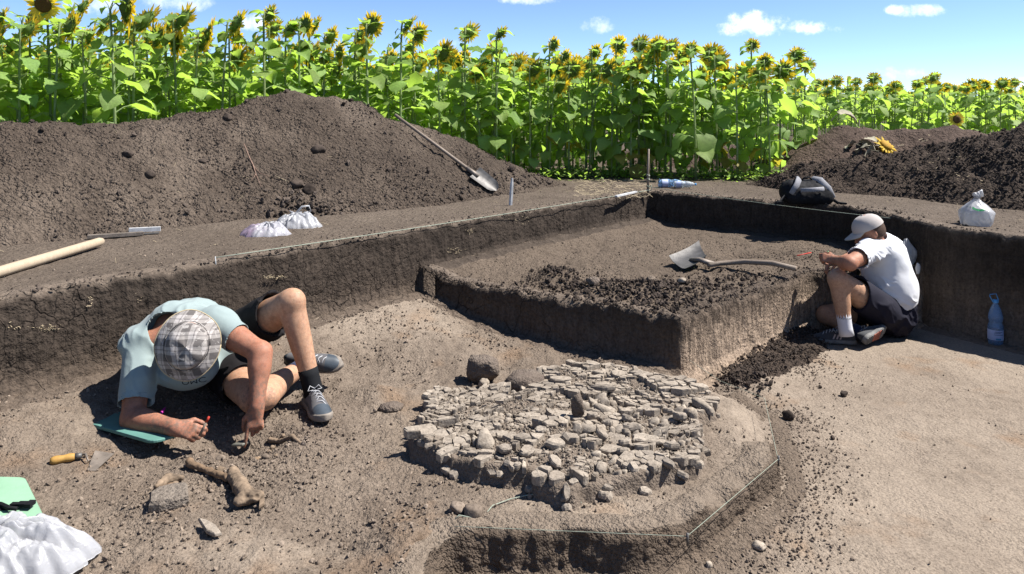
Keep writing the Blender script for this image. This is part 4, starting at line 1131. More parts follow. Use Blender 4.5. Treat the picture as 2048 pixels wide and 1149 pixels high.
# bigger slabs lying over the rest: px, py, length m, width m, thickness, turn, tilt
def slab(l, w, t, seed, rough=.12):
    r = np.random.default_rng(seed); n = 9; V = []
    ring = [(math.cos(a)*l/2*(1+r.normal()*rough), math.sin(a)*w/2*(1+r.normal()*rough)) for a in np.linspace(0, 2*math.pi, n, endpoint=False)]
    for s, z in ((.86, -t/2), (1.0, -t*.12), (.97, t*.25), (.8, t*.5)):
        V += [(x*s*(1+r.normal()*.03), y*s*(1+r.normal()*.03), z+r.normal()*t*.05) for x, y in ring]
    F = [tuple(f) for f in grid_faces(4, n, True)]+[tuple(range(n))[::-1], tuple(range(3*n, 4*n))]
    return V, F
big = [(1205,782,.13,.06,.035,-.5,.1),(915,885,.12,.055,.035,-.35,.1),(962,900,.10,.05,.03,-.5,.1),(1265,858,.085,.06,.035,.0,.15),(1250,888,.06,.05,.035,.3,.1),(1300,885,.13,.05,.025,0,.05),(1010,905,.06,.05,.03,.4,.1),(1055,910,.075,.055,.03,.7,.2),(1110,895,.075,.065,.04,.2,.1),(1245,905,.07,.045,.03,.9,.4),(1110,925,.07,.05,.025,-.9,.3),(1060,945,.075,.05,.03,.1,.1),(1175,940,.08,.03,.025,.1,.05),(1220,932,.06,.03,.025,0,.1),(1360,835,.07,.04,.04,-.6,.1),(1298,818,.05,.04,.035,0,.1),(1335,818,.06,.035,.03,-.5,.1),(1185,835,.055,.04,.035,.2,.2),(1215,850,.05,.04,.035,.6,.2),(1255,838,.06,.045,.035,-.2,.2),(1000,762,.05,.045,.03,.3,.1),(880,855,.07,.04,.03,-.3,.2),(860,895,.08,.035,.03,-.4,.2),(905,910,.07,.03,.025,-.5,.2),(1155,870,.05,.04,.035,1.2,.3),(1205,877,.055,.04,.035,-.5,.3),(1370,880,.08,.03,.025,-.1,.05),(1345,895,.07,.05,.03,.3,.1),(1400,790,.05,.04,.04,.2,.1),(1080,870,.05,.04,.03,.2,.2),(1130,885,.05,.045,.04,.9,.3),(1310,770,.07,.05,.03,-.3,.05)]
r = np.random.default_rng(8)
for j, (px, py, l, w, t, turn, tilt) in enumerate(big):
    g_ = G(px, py, .22)
    if float(edge_d(g_[0:1], g_[1:2])[0]) > -.085: continue
    t *= .75
    if px < 1000: continue
    V, F = slab(l, w, t, 500+j)
    g_ = G(px, py, .22); z = max(.19, float(bed_z(g_[0:1], g_[1:2])[0]))+.012+t*.4
    o = link('clay_piece', np_mesh('clay_slab', V, F, [M_clay if j % 3 else M_clay2], smooth=False), rubble)
    o.location = Vector((g_[0], g_[1], z))+INVR; o.rotation_euler = (r.normal()*tilt, r.normal()*tilt, turn)

for j, c in enumerate(C_):
    l = rk_.uniform(.03, .065); V, F = slab(l, l*rk_.uniform(.5, .85), l*rk_.uniform(.35, .6), 900+j, .16)
    o = link('clay_piece', np_mesh('edge_piece', V, F, [M_clay if j % 3 else M_clay2], smooth=False), rubble)
    o.location = Vector((c[0], c[1], float(bed_z(c[0:1], c[1:2])[0])+.004))+INVR; o.rotation_euler = (rk_.normal()*.35, rk_.normal()*.35, rk_.uniform(0, 6.3))
def rock(size, seed, amp=.3, freq=1.3, sub=3, mat=None, cut=None):
    amp = amp*1.8; sub = max(sub, 3)
    bm = bmesh.new(); bmesh.ops.create_icosphere(bm, subdivisions=sub, radius=1.0)
    V = np.array([v.co[:] for v in bm.verts]); F = np.array([[v.index for v in f.verts] for f in bm.faces]); bm.free()
    n = fbm(V[:, 0]*freq+seed, V[:, 1]*freq+seed*2.3, V[:, 2]*freq, oct=4)
    V = V*(1+amp*.5*n[:, None])
    rp = np.random.default_rng(int(seed*97)+3); D = rp.normal(size=(13, 3)); D /= np.linalg.norm(D, axis=1, keepdims=True); H = rp.uniform(.62, 1.0, 13)
    U = V/np.linalg.norm(V, axis=1, keepdims=True); dt = U@D.T; rr = np.where(dt > .2, H[None]/np.maximum(dt, .2), 9).min(1)
    V = U*np.minimum(np.linalg.norm(V, axis=1), rr*1.02)[:, None]
    V += 0.16*np.stack([fbm(V[:, 0]*3.5+seed, V[:, 1]*3.5, V[:, 2]*3.5+k, oct=3) for k in (0, 9, 18)], 1)
    if cut is not None: V[:, 2] = np.minimum(V[:, 2], cut)
    V = V*np.array(size)
    return np_mesh('rock', V, F, [mat or M_clay2], smooth=True)
def put_rock(name, px, py, zf, size, seed, mat, label, cat, rz=0, sink=.3, cut=None, amp=.3, z=None):
    g_ = G(px, py, .15 if z is None else z); zz = float(zf(g_[0:1], g_[1:2])[0])
    o = link(name, rock(size, seed, amp=amp, mat=mat, cut=cut), None, label, cat)
    o.location = (g_[0], g_[1], zz+size[2]*(1-sink*2)); o.rotation_euler = (0, 0, rz); return o
M_stone = soil_mat('earthy_stone', (0.15, 0.115, 0.092), (0.25, 0.2, 0.16), speck=.5, big=6)
put_rock('earth_stump', 965, 757, floor_z, (.095, .085, .105), 2.2, M_stone, 'flat-topped brown lump with a sheer shaded face, behind the rubble patch', 'stone', .2, .2, cut=.62)
put_rock('rounded_stone', 968, 768, floor_z, (.032, .03, .035), 6.1, M_clay, 'small pale stone leaning on the flat-topped brown lump', 'stone', 0, .3)
put_rock('rounded_boulder', 1048, 786, floor_z, (.112, .095, .10), 4.4, M_stone, 'rounded pale-topped boulder at the upper left edge of the rubble patch', 'stone', .3, .25, cut=.75)
put_rock('earth_pillar', 1156, 842, bed_z, (.032, .03, .075), 9.4, M_stone, 'upright dark earth pillar standing in the middle of the rubble', 'earth pillar', 0, .1, amp=.2, z=.2)
put_rock('flat_stone', 785, 815, floor_z, (.07, .05, .03), 12.2, M_stone, 'flat greyish stone half buried left of the rubble patch', 'stone', .5, .3)
put_rock('soil_clod', 1577, 846, floor_z, (.032, .03, .028), 3.3, M_crumbd, 'round dark clod on the sandy floor right of the pedestal string', 'clod', 0, .1, z=0)
put_rock('soil_clod', 1689, 793, floor_z, (.028, .022, .02), 5.3, M_crumbd, 'dark clod alone on the sandy floor, upper right', 'clod', 1, .1, z=0)
put_rock('soil_clod', 1665, 880, floor_z, (.014, .012, .012), 7.3, M_crumbd, 'tiny clod on the sandy floor below the lone dark clod', 'clod', 1, .1, z=0)
put_rock('soil_clod', 1640, 778, floor_z, (.014, .012, .01), 7.9, M_crumbd, 'tiny clod left of the lone dark clod on the sandy floor', 'clod', 1, .1, z=0)
put_rock('pale_stone', 1517, 1092, floor_z, (.028, .02, .017), 1.3, M_clay, 'oval pale stone on the crumbs below the pedestal corner', 'stone', -.5, .2, amp=.12, z=0.03)
put_rock('pale_stone', 1418, 1122, floor_z, (.016, .014, .012), 1.9, M_clay, 'small whitish stone near the bottom edge beneath the pedestal corner', 'stone', .5, .2, amp=.2, z=0.03)
put_rock('soil_clod', 945, 1028, floor_z, (.04, .035, .03), 8.8, M_crumb, 'crumbly clod by the loose string end at the front of the pedestal', 'clod', 0, .2)
put_rock('soil_clod', 915, 1020, floor_z, (.03, .03, .025), 8.1, M_crumb, 'crumbly clod left of the one by the loose string end', 'clod', 0, .2)
put_rock('soil_clod', 1365, 578, shelf_z, (.03, .028, .022), 3.9, M_clay, 'ochre lump among the dark clods on the shelf', 'clod', .4, .1, z=.45)
put_rock('soil_clod', 1302, 566, shelf_z, (.042, .034, .028), 4.1, M_bed, 'tan lump on top of the dark clods on the shelf', 'clod', .4, .0, z=.47)
put_rock('soil_clod', 1185, 572, shelf_z, (.05, .034, .03), 4.7, M_stone, 'wide brown clod in the left part of the shelf clods', 'clod', -.3, .0, z=.47)
for px, py, z, sz, sd, lab in ((637, 303, 1.35, .07, 1.1, 'big dark clod high on the right slope of the long heap'), (592, 372, 1.0, .065, 2.1, 'dark clod above the pile of clods low on the long heap'), (618, 385, .95, .075, 3.1, 'largest dark clod in the pile low on the long heap'), (455, 238, 1.6, .05, 4.2, 'clod lying near the crest of the long heap'), (75, 285, 1.4, .035, 5.2, 'dark clod on the far left crest of the heap'), (256, 310, 1.25, .045, 6.2, 'dark clod in the middle of the left heap face'), (300, 352, 1.05, .045, 7.2, 'clod left of centre low on the heap'), (405, 325, 1.2, .04, 8.2, 'clod on the heap left of the long twig')):
    # march the ray onto the heap
    for Yd in np.arange(4.5, 9.5, .01):
        q = P(px, py, Yd)
        if q[2] < float(heapL(np.array(q[0]), np.array(q[1]))): break
    o = link('soil_clod', rock((sz, sz*.85, sz*.75), sd*7, amp=.35, mat=M_crumbd), None, lab, 'clod'); o.location = (q[0], q[1], q[2]+sz*.2)
# ------------------------------------------------------------------ bodies: one smooth surface grown from limbs
class SDF:
    def __init__(s, lo, hi, res):
        s.lo = np.array(lo, float); s.res = res; n = np.ceil((np.array(hi)-s.lo)/res).astype(int)+1; s.n = n
        s.ax = [s.lo[i]+res*np.arange(n[i]) for i in range(3)]
        s.f = np.full(n, 1.0, np.float32)
    def sl(s, lo, hi):
        i0 = np.clip(np.floor((np.array(lo)-s.lo)/s.res).astype(int), 0, s.n-1); i1 = np.clip(np.ceil((np.array(hi)-s.lo)/s.res).astype(int)+1, 1, s.n)
        sl = tuple(slice(a, b) for a, b in zip(i0, i1))
        g = np.stack(np.meshgrid(*[s.ax[i][sl[i]] for i in range(3)], indexing='ij'), -1)
        return sl, g
    def put(s, sl, d, k, sub=False):
        a = s.f[sl]; d = d.astype(np.float32)
        if sub: d = -d; h = np.maximum(k-np.abs(a-d), 0)/k; s.f[sl] = np.maximum(a, d)+h*h*k*.25
        else: h = np.maximum(k-np.abs(a-d), 0)/k; s.f[sl] = np.minimum(a, d)-h*h*k*.25
    def cap(s, a, b, ra, rb, k=.02, flat=None, sub=False, mid=None):
        """tapered limb from a to b; flat=(axis, factor) squashes it along axis; mid=(t,r) adds a belly"""
        a = np.array(a, float); b = np.array(b, float); m = max(ra, rb, mid[1] if mid else 0)*1.15+k+.02
        sl, p = s.sl(np.minimum(a, b)-m, np.maximum(a, b)+m)
        ab = b-a; L2 = ab.dot(ab)+1e-12
        t = np.clip(((p-a)@ab)/L2, 0, 1); q = p-a-t[..., None]*ab
        if flat is not None:
            n = np.array(flat[0], float); n /= np.linalg.norm(n); c = q@n; q = q+((1/flat[1]-1)*c)[..., None]*n
        r = ra+(rb-ra)*t
        if mid: r = r+mid[1]*np.exp(-((t-mid[0])/.22)**2)
        d = np.linalg.norm(q, axis=-1)-r
        if flat is not None: d = d*min(1, flat[1]*1.2)
        s.put(sl, d, k, sub); return s
    def ell(s, c, axes, rad, k=.02, sub=False):
        c = np.array(c, float); A = np.array(axes, float); A = A/np.linalg.norm(A, axis=1, keepdims=True); rad = np.array(rad, float)
        m = rad.max()+k+.02; sl, p = s.sl(c-m, c+m)
        q = (p-c)@A.T; k0 = np.linalg.norm(q/rad, axis=-1); k1 = np.linalg.norm(q/rad**2, axis=-1)+1e-9
        s.put(sl, k0*(k0-1)/k1, k, sub); return s
    def cut(s, p0, n, k=.004, near=None):
        """remove the side the normal points to (inside a ball 'near'=(c,r) only)"""
        p0 = np.array(p0, float); n = np.array(n, float); n /= np.linalg.norm(n)
        if near is None: sl, p = s.sl(s.lo, s.lo+s.n*s.res)
        else: c = np.array(near[0], float); sl, p = s.sl(c-near[1], c+near[1])
        d = ((p-p0)@n).astype(np.float32)
        if near is not None: d = np.minimum(d, (near[1]-np.linalg.norm(p-c, axis=-1)).astype(np.float32))
        s.f[sl] = np.maximum(s.f[sl], d); return s
    def net(s):
        f = s.f; sg = f < 0; nx, ny, nz = f.shape
        c = [sg[i:nx-1+i, j:ny-1+j, k:nz-1+k] for i in (0, 1) for j in (0, 1) for k in (0, 1)]
        cnt = sum(x.astype(np.int8) for x in c); act = (cnt > 0) & (cnt < 8)
        I = np.argwhere(act); idx = np.full(act.shape, -1, np.int64); idx[act] = np.arange(len(I))
        off = np.array([(i, j, k) for i in (0, 1) for j in (0, 1) for k in (0, 1)])
        val = np.stack([f[I[:, 0]+o[0], I[:, 1]+o[1], I[:, 2]+o[2]] for o in off], 1).astype(np.float64)
        acc = np.zeros((len(I), 3)); n = np.zeros(len(I))
        for a in range(8):
            for b in range(a+1, 8):
                if np.abs(off[a]-off[b]).sum() != 1: continue
                m = (val[:, a] < 0) != (val[:, b] < 0); t = np.where(m, val[:, a]/(val[:, a]-val[:, b]+1e-20), 0)
                acc += np.where(m[:, None], off[a]+t[:, None]*(off[b]-off[a]), 0); n += m
        V = s.lo+(I+acc/n[:, None])*s.res
        Q = []
        for ax in range(3):
            o1, o2 = [(1, 2), (2, 0), (0, 1)][ax]
            sl0 = [slice(1, -1)]*3; sl0[ax] = slice(0, f.shape[ax]-1)
            A = sg[tuple(sl0)]; sl1 = list(sl0); sl1[ax] = slice(1, f.shape[ax]); B = sg[tuple(sl1)]
            for d, M in ((0, A & ~B), (1, ~A & B)):
                E = np.argwhere(M); st = np.array([1, 1, 1]); st[ax] = 0; E = E+st
                e1 = np.zeros(3, int); e1[o1] = 1; e2 = np.zeros(3, int); e2[o2] = 1
                cells = [E-e1-e2, E-e2, E, E-e1]
                q = np.stack([idx[tuple(np.minimum(cc, np.array(act.shape)-1).T)] for cc in cells], 1)
                Q.append(q if d == 0 else q[:, ::-1])
        Q = np.concatenate(Q); Q = Q[(Q >= 0).all(1)]
        return V, Q
def smooth_v(V, Q, it=2, lam=.5):
    for _ in range(it):
        S = np.zeros_like(V); n = np.zeros(len(V))
        for a in range(4):
            np.add.at(S, Q[:, a], V[Q[:, (a+1) % 4]]+V[Q[:, (a+3) % 4]]); np.add.at(n, Q[:, a], 2)
        V = V+lam*(S/np.maximum(n, 1)[:, None]-V)
    return V
def vnormals(V, Q):
    fn = np.cross(V[Q[:, 2]]-V[Q[:, 0]], V[Q[:, 3]]-V[Q[:, 1]]); N_ = np.zeros_like(V)
    for a in range(4): np.add.at(N_, Q[:, a], fn)
    return N_/(np.linalg.norm(N_, axis=1, keepdims=True)+1e-12)
def unit(v): v = np.array(v, float); return v/np.linalg.norm(v)
def seg_d(V, a, b):
    a = np.array(a); b = np.array(b); ab = b-a; t = np.clip(((V-a)@ab)/(ab@ab), 0, 1); return np.linalg.norm(V-a-t[:, None]*ab, axis=1)

def hand(s, wrist, d, back, thumb, curl, spread=.9, tcurl=.5, sc=1.0, index_straight=None):
    """palm and five fingers. d: wrist to knuckles, back: back of the hand, thumb: which side the thumb leaves"""
    d = unit(d); back = unit(np.array(back)-d*np.dot(back, d)); side = np.cross(d, back); side = side*np.sign(side.dot(np.array(thumb)))
    W = np.array(wrist, float)
    s.cap(W-d*.02*sc, W+d*.03*sc, .026*sc, .030*sc, .02, (back, .72))
    kn = []
    for i, off in enumerate((.031, .011, -.010, -.029)):
        k = W+d*(.090-(.004, 0, .004, .012)[i])*sc+side*off*sc*spread; kn.append(k)
        s.cap(W+d*.022*sc+side*off*.55*sc, k, .0145*sc, .0115*sc, .012, (back, .85))
    L = ((.043, .026, .020), (.047, .030, .021), (.043, .028, .021), (.034, .021, .019))
    tips = []
    for i in range(4):
        p = kn[i]; c = curl[i]; dirv = unit(d+side*(.10, .02, -.05, -.14)[i]*spread)
        ang = 0
        for j in range(3):
            ang += c[j]; v = dirv*math.cos(ang)-back*math.sin(ang); q = p+v*L[i][j]*sc
            s.cap(p, q, (.0098, .0088, .0080)[j]*sc, (.0090, .0082, .0068)[j]*sc, .004); p = q
        tips.append(p)
    # thumb leaves the side of the palm near its base
    t0 = W+d*.028*sc+side*.024*sc-back*.006*sc
    v1 = unit(d*.75+side*.65-back*.25); t1 = t0+v1*.042*sc
    v2 = unit(d*.95+side*(.25-tcurl*.5)-back*(.2+tcurl*.5)); t2 = t1+v2*.033*sc
    v3 = unit(d*.95-side*(tcurl*.4)-back*(.3+tcurl*.6)); t3 = t2+v3*.024*sc
    s.cap(t0, t1, .0165*sc, .0115*sc, .012); s.cap(t1, t2, .0108*sc, .0098*sc, .004); s.cap(t2, t3, .0098*sc, .0075*sc, .004)
    return tips+[t3]

def skin_mat(name):
    m, nt, N, L, b = new_mat(name)
    geo = N.new('ShaderNodeNewGeometry'); at = N.new('ShaderNodeAttribute'); at.attribute_name = 'tan'
    n = tex(N, L, 'noise', 11, geo.outputs['Position'], 4); n2 = tex(N, L, 'noise', 220, geo.outputs['Position'], 2)
    c1 = mixc(N, L, n.outputs['Fac'], (0.34, 0.185, 0.112), (0.42, 0.25, 0.16))
    c2 = mixc(N, L, n.outputs['Fac'], (0.27, 0.112, 0.068), (0.35, 0.16, 0.10))
    c = mixc(N, L, at.outputs['Fac'], c1, c2)
    rg = ramp(N, [(.3, (.86, .84, .82)), (.7, (1.08, 1.08, 1.08))]); L.new(n2.outputs['Fac'], rg.inputs[0])
    c = mixc(N, L, 1.0, c, rg.outputs[0], 'MULTIPLY')
    n4 = tex(N, L, 'noise', 38, geo.outputs['Position'], 4); r4 = ramp(N, [(.32, (.80, .72, .68)), (.5, (1, 1, 1)), (.72, (1.1, 1.08, 1.05))]); L.new(n4.outputs['Fac'], r4.inputs[0]); c = mixc(N, L, .8, c, r4.outputs[0], 'MULTIPLY')
    dt = N.new('ShaderNodeAttribute'); dt.attribute_name = 'dirt'; n5 = tex(N, L, 'noise', 60, geo.outputs['Position'], 4, .7); r5 = ramp(N, [(.42, (0, 0, 0)), (.62, (1, 1, 1))]); L.new(n5.outputs['Fac'], r5.inputs[0])
    c = mixc(N, L, mth(N, L, 'MULTIPLY', mth(N, L, 'MULTIPLY', dt.outputs['Fac'], r5.outputs[0]), .75), c, (0.11, 0.082, 0.062))
    L.new(c, b.inputs['Base Color']); b.inputs['Roughness'].default_value = .6; b.inputs['Specular IOR Level'].default_value = .28
    b.inputs['Subsurface Weight'].default_value = .12; b.inputs['Subsurface Radius'].default_value = (.012, .004, .002); b.inputs['Subsurface Scale'].default_value = 1.0
    bump(N, L, b, n2.outputs['Fac'], .25, .002)
    return m
M_skin = skin_mat('skin')
def cloth_mat(name, col, var=.08, rough=.85, sheen=.12):
    col = tuple(c*.66 for c in col)
    m, nt, N, L, b = new_mat(name)
    geo = N.new('ShaderNodeNewGeometry'); n = tex(N, L, 'noise', 6, geo.outputs['Position'], 4); n2 = tex(N, L, 'noise', 40, geo.outputs['Position'], 3)
    c = ramp(N, [(.3, tuple(x*(1-var) for x in col)), (.7, tuple(min(1, x*(1+var)) for x in col))]); L.new(n.outputs['Fac'], c.inputs[0])
    L.new(c.outputs[0], b.inputs['Base Color']); b.inputs['Roughness'].default_value = rough; b.inputs['Specular IOR Level'].default_value = .2
    b.inputs['Sheen Weight'].default_value = sheen
    bump(N, L, b, n2.outputs['Fac'], .25, .004)
    return m
M_shirt1 = cloth_mat('pale_teal_jersey', (0.315, 0.385, 0.375)); M_shirt2 = cloth_mat('white_jersey', (0.80, 0.80, 0.82))
M_short1 = cloth_mat('black_shorts', (0.010, 0.008, 0.009), sheen=0); M_short2 = cloth_mat('navy_shorts', (0.012, 0.0115, 0.024), sheen=0)
M_sockb = cloth_mat('black_sock', (0.008, 0.009, 0.011), sheen=0); M_sockw = cloth_mat('white_sock', (0.72, 0.72, 0.76)); M_socknavy = cloth_mat('navy_sock', (0.03, 0.04, 0.09))
M_cap2 = cloth_mat('beige_cap', (0.52, 0.465, 0.43)); M_capu = cloth_mat('cap_underside', (0.55, 0.44, 0.27))
M_upper1 = cloth_mat('grey_shoe_mesh', (0.115, 0.11, 0.112), .2); M_upper2 = cloth_mat('dark_grey_shoe', (0.06, 0.062, 0.066), .2)
M_toe1 = flat_mat('slate_toe_cap', (0.06, 0.075, 0.092), .5); M_sole1 = flat_mat('pale_shoe_sole', (0.29, 0.25, 0.21), .8, var=.3, scale=30)
M_sole2 = flat_mat('grey_shoe_sole', (0.22, 0.215, 0.205), .85, var=.35, scale=30); M_coral = flat_mat('coral_rubber', (0.55, 0.17, 0.11), .7)
M_lace = flat_mat('shoe_lace', (0.55, 0.55, 0.56), .8); M_strp = flat_mat('shoe_stripe', (0.55, 0.45, 0.43), .7)
M_hair = flat_mat('short_brown_hair', (0.10, 0.055, 0.035), .8, var=.5, scale=160, bumps=.6, bscale=300)
M_print = flat_mat('dark_print', (0.03, 0.04, 0.05), .8)
def plaid_mat():
    m, nt, N, L, b = new_mat('grey_plaid_cotton')
    tc = N.new('ShaderNodeTexCoord'); sp = N.new('ShaderNodeSeparateXYZ')
    dn = tex(N, L, 'noise', 6, tc.outputs['Object'], 2)
    va = N.new('ShaderNodeVectorMath'); va.operation = 'MULTIPLY_ADD'; L.new(dn.outputs['Color'], va.inputs[0]); va.inputs[1].default_value = (.025, .025, .025); L.new(tc.outputs['Object'], va.inputs[2])
    L.new(va.outputs[0], sp.inputs[0])
    def band(sock, f, w, ph=0):
        return mth(N, L, 'LESS_THAN', mth(N, L, 'FRACT', mth(N, L, 'ADD', mth(N, L, 'MULTIPLY', sock, f), ph)), w)
    u = mth(N, L, 'ADD', sp.outputs[0], mth(N, L, 'MULTIPLY', sp.outputs[2], .7)); v = sp.outputs[1]
    s1 = mth(N, L, 'ADD', band(u, 15, .5), band(v, 15, .5, .3)); s2 = mth(N, L, 'ADD', band(u, 15, .08, .2), band(v, 15, .08, .6))
    r = ramp(N, [(0, (.36, .33, .31)), (.5, (.23, .21, .195)), (1, (.10, .09, .085))]); L.new(mth(N, L, 'MULTIPLY', s1, .5), r.inputs[0])
    c = mixc(N, L, mth(N, L, 'MULTIPLY', s2, .45), r.outputs[0], (.06, .053, .055))
    # pale leaf-like print
    w = tex(N, L, 'noise', 22, tc.outputs['Object'], 2); w.inputs['Distortion'].default_value = 2.5
    rr = ramp(N, [(.60, (0, 0, 0)), (.66, (1, 1, 1))]); L.new(w.outputs['Fac'], rr.inputs[0])
    c = mixc(N, L, mth(N, L, 'MULTIPLY', rr.outputs[0], .6), c, (.40, .375, .35))
    L.new(c, b.inputs['Base Color']); b.inputs['Roughness'].default_value = .9; b.inputs['Specular IOR Level'].default_value = .15
    n2 = tex(N, L, 'noise', 14, tc.outputs['Object'], 3); bump(N, L, b, n2.outputs['Fac'], .5, .012)
    return m
M_plaid = plaid_mat()

def cloth_obj(name, s, mat, parent, wr=.004, dirv=(1, 0, 0), f=(9, 26), sm=2, seed=0, extra=None):
    V, Q = s.net(); V = smooth_v(V, Q, sm); N_ = vnormals(V, Q)
    d = np.array(dirv, float); d /= np.linalg.norm(d); a = V@d; b_ = V-a[:, None]*d
    # creases run across dirv, sharp-edged, with soft swells between
    e1 = np.cross(d, (0.3, 0.5, 0.8)); e1 /= np.linalg.norm(e1); e2 = np.cross(d, e1)
    wx = a+.05*fbm(V[:, 0]*5+seed, V[:, 1]*5, V[:, 2]*5, oct=2)
    w = 1-np.abs(perlin(wx*f[1]+seed, (V@e1)*f[0], (V@e2)*f[0]))*1.7
    wb = 1-np.abs(perlin(wx*f[1]*2.1+seed+5, (V@e1)*f[0]*1.8, (V@e2)*f[0]*1.8))*1.7
    w2 = fbm(V[:, 0]*7+seed, V[:, 1]*7, V[:, 2]*7, oct=2)
    msk = ss(-.15, .3, fbm(V[:, 0]*5-seed, V[:, 1]*5, V[:, 2]*5+seed, oct=2))
    dv = wr*(1.0*w2+msk*(1.5*np.clip(w, 0, 1)**3+.6*np.clip(wb, 0, 1)**3)-.5)
    if extra is not None: dv = dv+extra(V, N_)
    V = V+N_*dv[:, None]
    return link(name, np_mesh(name, V, Q, [mat]), parent)

def frame(x, z):
    x = Vector(x).normalized(); z = Vector(z); y = z.cross(x).normalized(); z = x.cross(y)
    return Matrix((x, y, z)).transposed().to_4x4()
def shoe(parent, heel, d, up, mats, L=.30, stripes=None, right=1, lug=False):
    """heel = middle of the heel on the ground, d toward the toe; mats = (upper, toe, sole, lace)"""
    M = Matrix.Translation(Vector(heel)) @ frame(d, up) @ Matrix.Scale(L/.30, 4)
    # half widths / heights along the shoe
    xs_ = [0.0, .02, .06, .10, .14, .18, .22, .26, .285, .30]
    wl = [.018, .031, .036, .035, .036, .042, .046, .042, .030, .010]
    ht = [.078, .088, .084, .080, .098, .088, .068, .054, .046, .036]
    b = MB(); V = []; n = 13
    for x, w, h in zip(xs_, wl, ht):
        for k in range(n):
            a = math.pi*k/(n-1); cx = math.cos(a); sy = math.sin(a)
            V.append((x+.006, w*(abs(cx)**.75)*(1 if cx >= 0 else -1)*(1.04-.30*sy*sy), .024+(h-.024)*sy**.8))
    F = [tuple(f) for f in grid_faces(len(xs_), n)]+[tuple(range(n))[::-1], tuple(range((len(xs_)-1)*n, len(xs_)*n))]
    fm = []
    b.V = [tuple(M @ Vector(v)) for v in V]
    for f in F:
        b.F.append(f); xm = np.mean([V[i][0] for i in f]); zm = np.mean([V[i][2] for i in f])
        b.M.append(1 if (xm > .245 or (zm < .045) or xm < .02) else 0)
    up_o = b.obj('shoe', [mats[0], mats[1]], parent)
    so = MB(); V = []; xo = np.linspace(-.004, .314, 15)
    wo = np.interp(xo, [-.004, .01, .05, .12, .2, .26, .295, .314], [.020, .034, .041, .037, .049, .046, .032, .008])
    zt = .026; toe_up = np.interp(xo, [0, .22, .314], [0, 0, .018])
    for z, s_ in ((0, .90), (.006, 1.0), (zt, 1.03), (zt+.004, .9)):
        V += [(x, w*s_, z+t) for x, w, t in zip(xo, wo, toe_up)]+[(x, -w*s_, z+t) for x, w, t in zip(xo[::-1], wo[::-1], toe_up[::-1])]
    m = 30; so.add([tuple(M @ Vector(v)) for v in V], [tuple(f) for f in grid_faces(4, m, True)]+[tuple(range(m))[::-1], tuple(range(3*m, 4*m))], 0)
    sole = so.obj('sole', [mats[2]], up_o)
    la = MB()
    for i in range(5):
        x = .125+.022*i; h = float(np.interp(x, xs_, ht))
        la.tube([tuple(M @ Vector(q)) for q in ((x-.006, -.024, h-.012), (x, -.010, h+.004), (x+.006, .010, h+.004), (x+.014, .024, h-.012))], .0024, 5)
        if i < 4: la.tube([tuple(M @ Vector(q)) for q in ((x+.018, -.024, h-.018), (x+.004, 0, h+.006), (x-.002, .022, h-.01))], .0022, 5)
    la.tube([tuple(M @ Vector(q)) for q in ((.12, .0, .102), (.11, .022, .112), (.125, .032, .100), (.132, .01, .100))], .0022, 5)
    la.tube([tuple(M @ Vector(q)) for q in ((.12, .0, .102), (.115, -.02, .115), (.13, -.034, .098), (.134, -.01, .100))], .0022, 5)
    la.obj('laces', [mats[3]], up_o)
    if stripes:
        st = MB()
        for i in range(3):
            x = .105+.024*i
            for sgn in (right,):
                st.add([tuple(M @ Vector((x+dx, sgn*y, z))) for dx, y, z in ((0, .0385+.004*i*.3, .035), (.011, .0395+.004*i*.3, .035), (-.004, .034, .068), (-.015, .033, .068))], [(0, 1, 2, 3)])
        st.obj('stripe', [stripes], up_o, smooth=False)
    if lug:
        lg = MB(); r_ = np.random.default_rng(4)
        for i, x in enumerate(np.linspace(.012, .295, 17)):
            w = float(np.interp(x, xo, wo))
            for y in (-.72, -.36, 0, .36, .72):
                c = Vector((x+(.004 if i % 2 else 0), y*w, -.001+float(np.interp(x, xo, toe_up)))); lg.box(c, (.011, w*.26, .007), 1 if .10 < x < .2 and abs(y) < .9 else 0, M)
        lg.obj('tread', [mats[2], M_coral], up_o, smooth=False)
    return up_o

from mathutils.bvhtree import BVHTree
def decal(text, parent, obj, origin, u, v, ray, size, mat, name='printed_text'):
    """lettering laid onto the surface of obj"""
    cu = bpy.data.curves.new('t', 'FONT'); cu.body = text; cu.size = size; cu.align_x = 'CENTER'; cu.align_y = 'CENTER'; cu.resolution_u = 3
    to = bpy.data.objects.new('t', cu); COL.objects.link(to); dg = bpy.context.evaluated_depsgraph_get(); dg.update()
    me = bpy.data.meshes.new_from_object(to.evaluated_get(dg)); bpy.data.objects.remove(to)
    bm = bmesh.new(); bm.from_mesh(me); bmesh.ops.triangulate(bm, faces=bm.faces)
    bmesh.ops.subdivide_edges(bm, edges=[e for e in bm.edges if e.calc_length() > size*.25], cuts=1)
    src = obj.data; tree = BVHTree.FromPolygons([vv.co[:] for vv in src.vertices], [tuple(p.vertices) for p in src.polygons])
    u = Vector(u).normalized(); v = Vector(v).normalized(); ray = Vector(ray).normalized(); o = Vector(origin)
    for vert in bm.verts:
        p = o+u*vert.co.x+v*vert.co.y
        hit = tree.ray_cast(p-ray*.25, ray)
        vert.co = (hit[0]+hit[1]*.0015) if hit[0] is not None else p
    m2 = bpy.data.meshes.new(name); bm.to_mesh(m2); bm.free(); m2.materials.append(mat)
    return link(name, m2, parent)

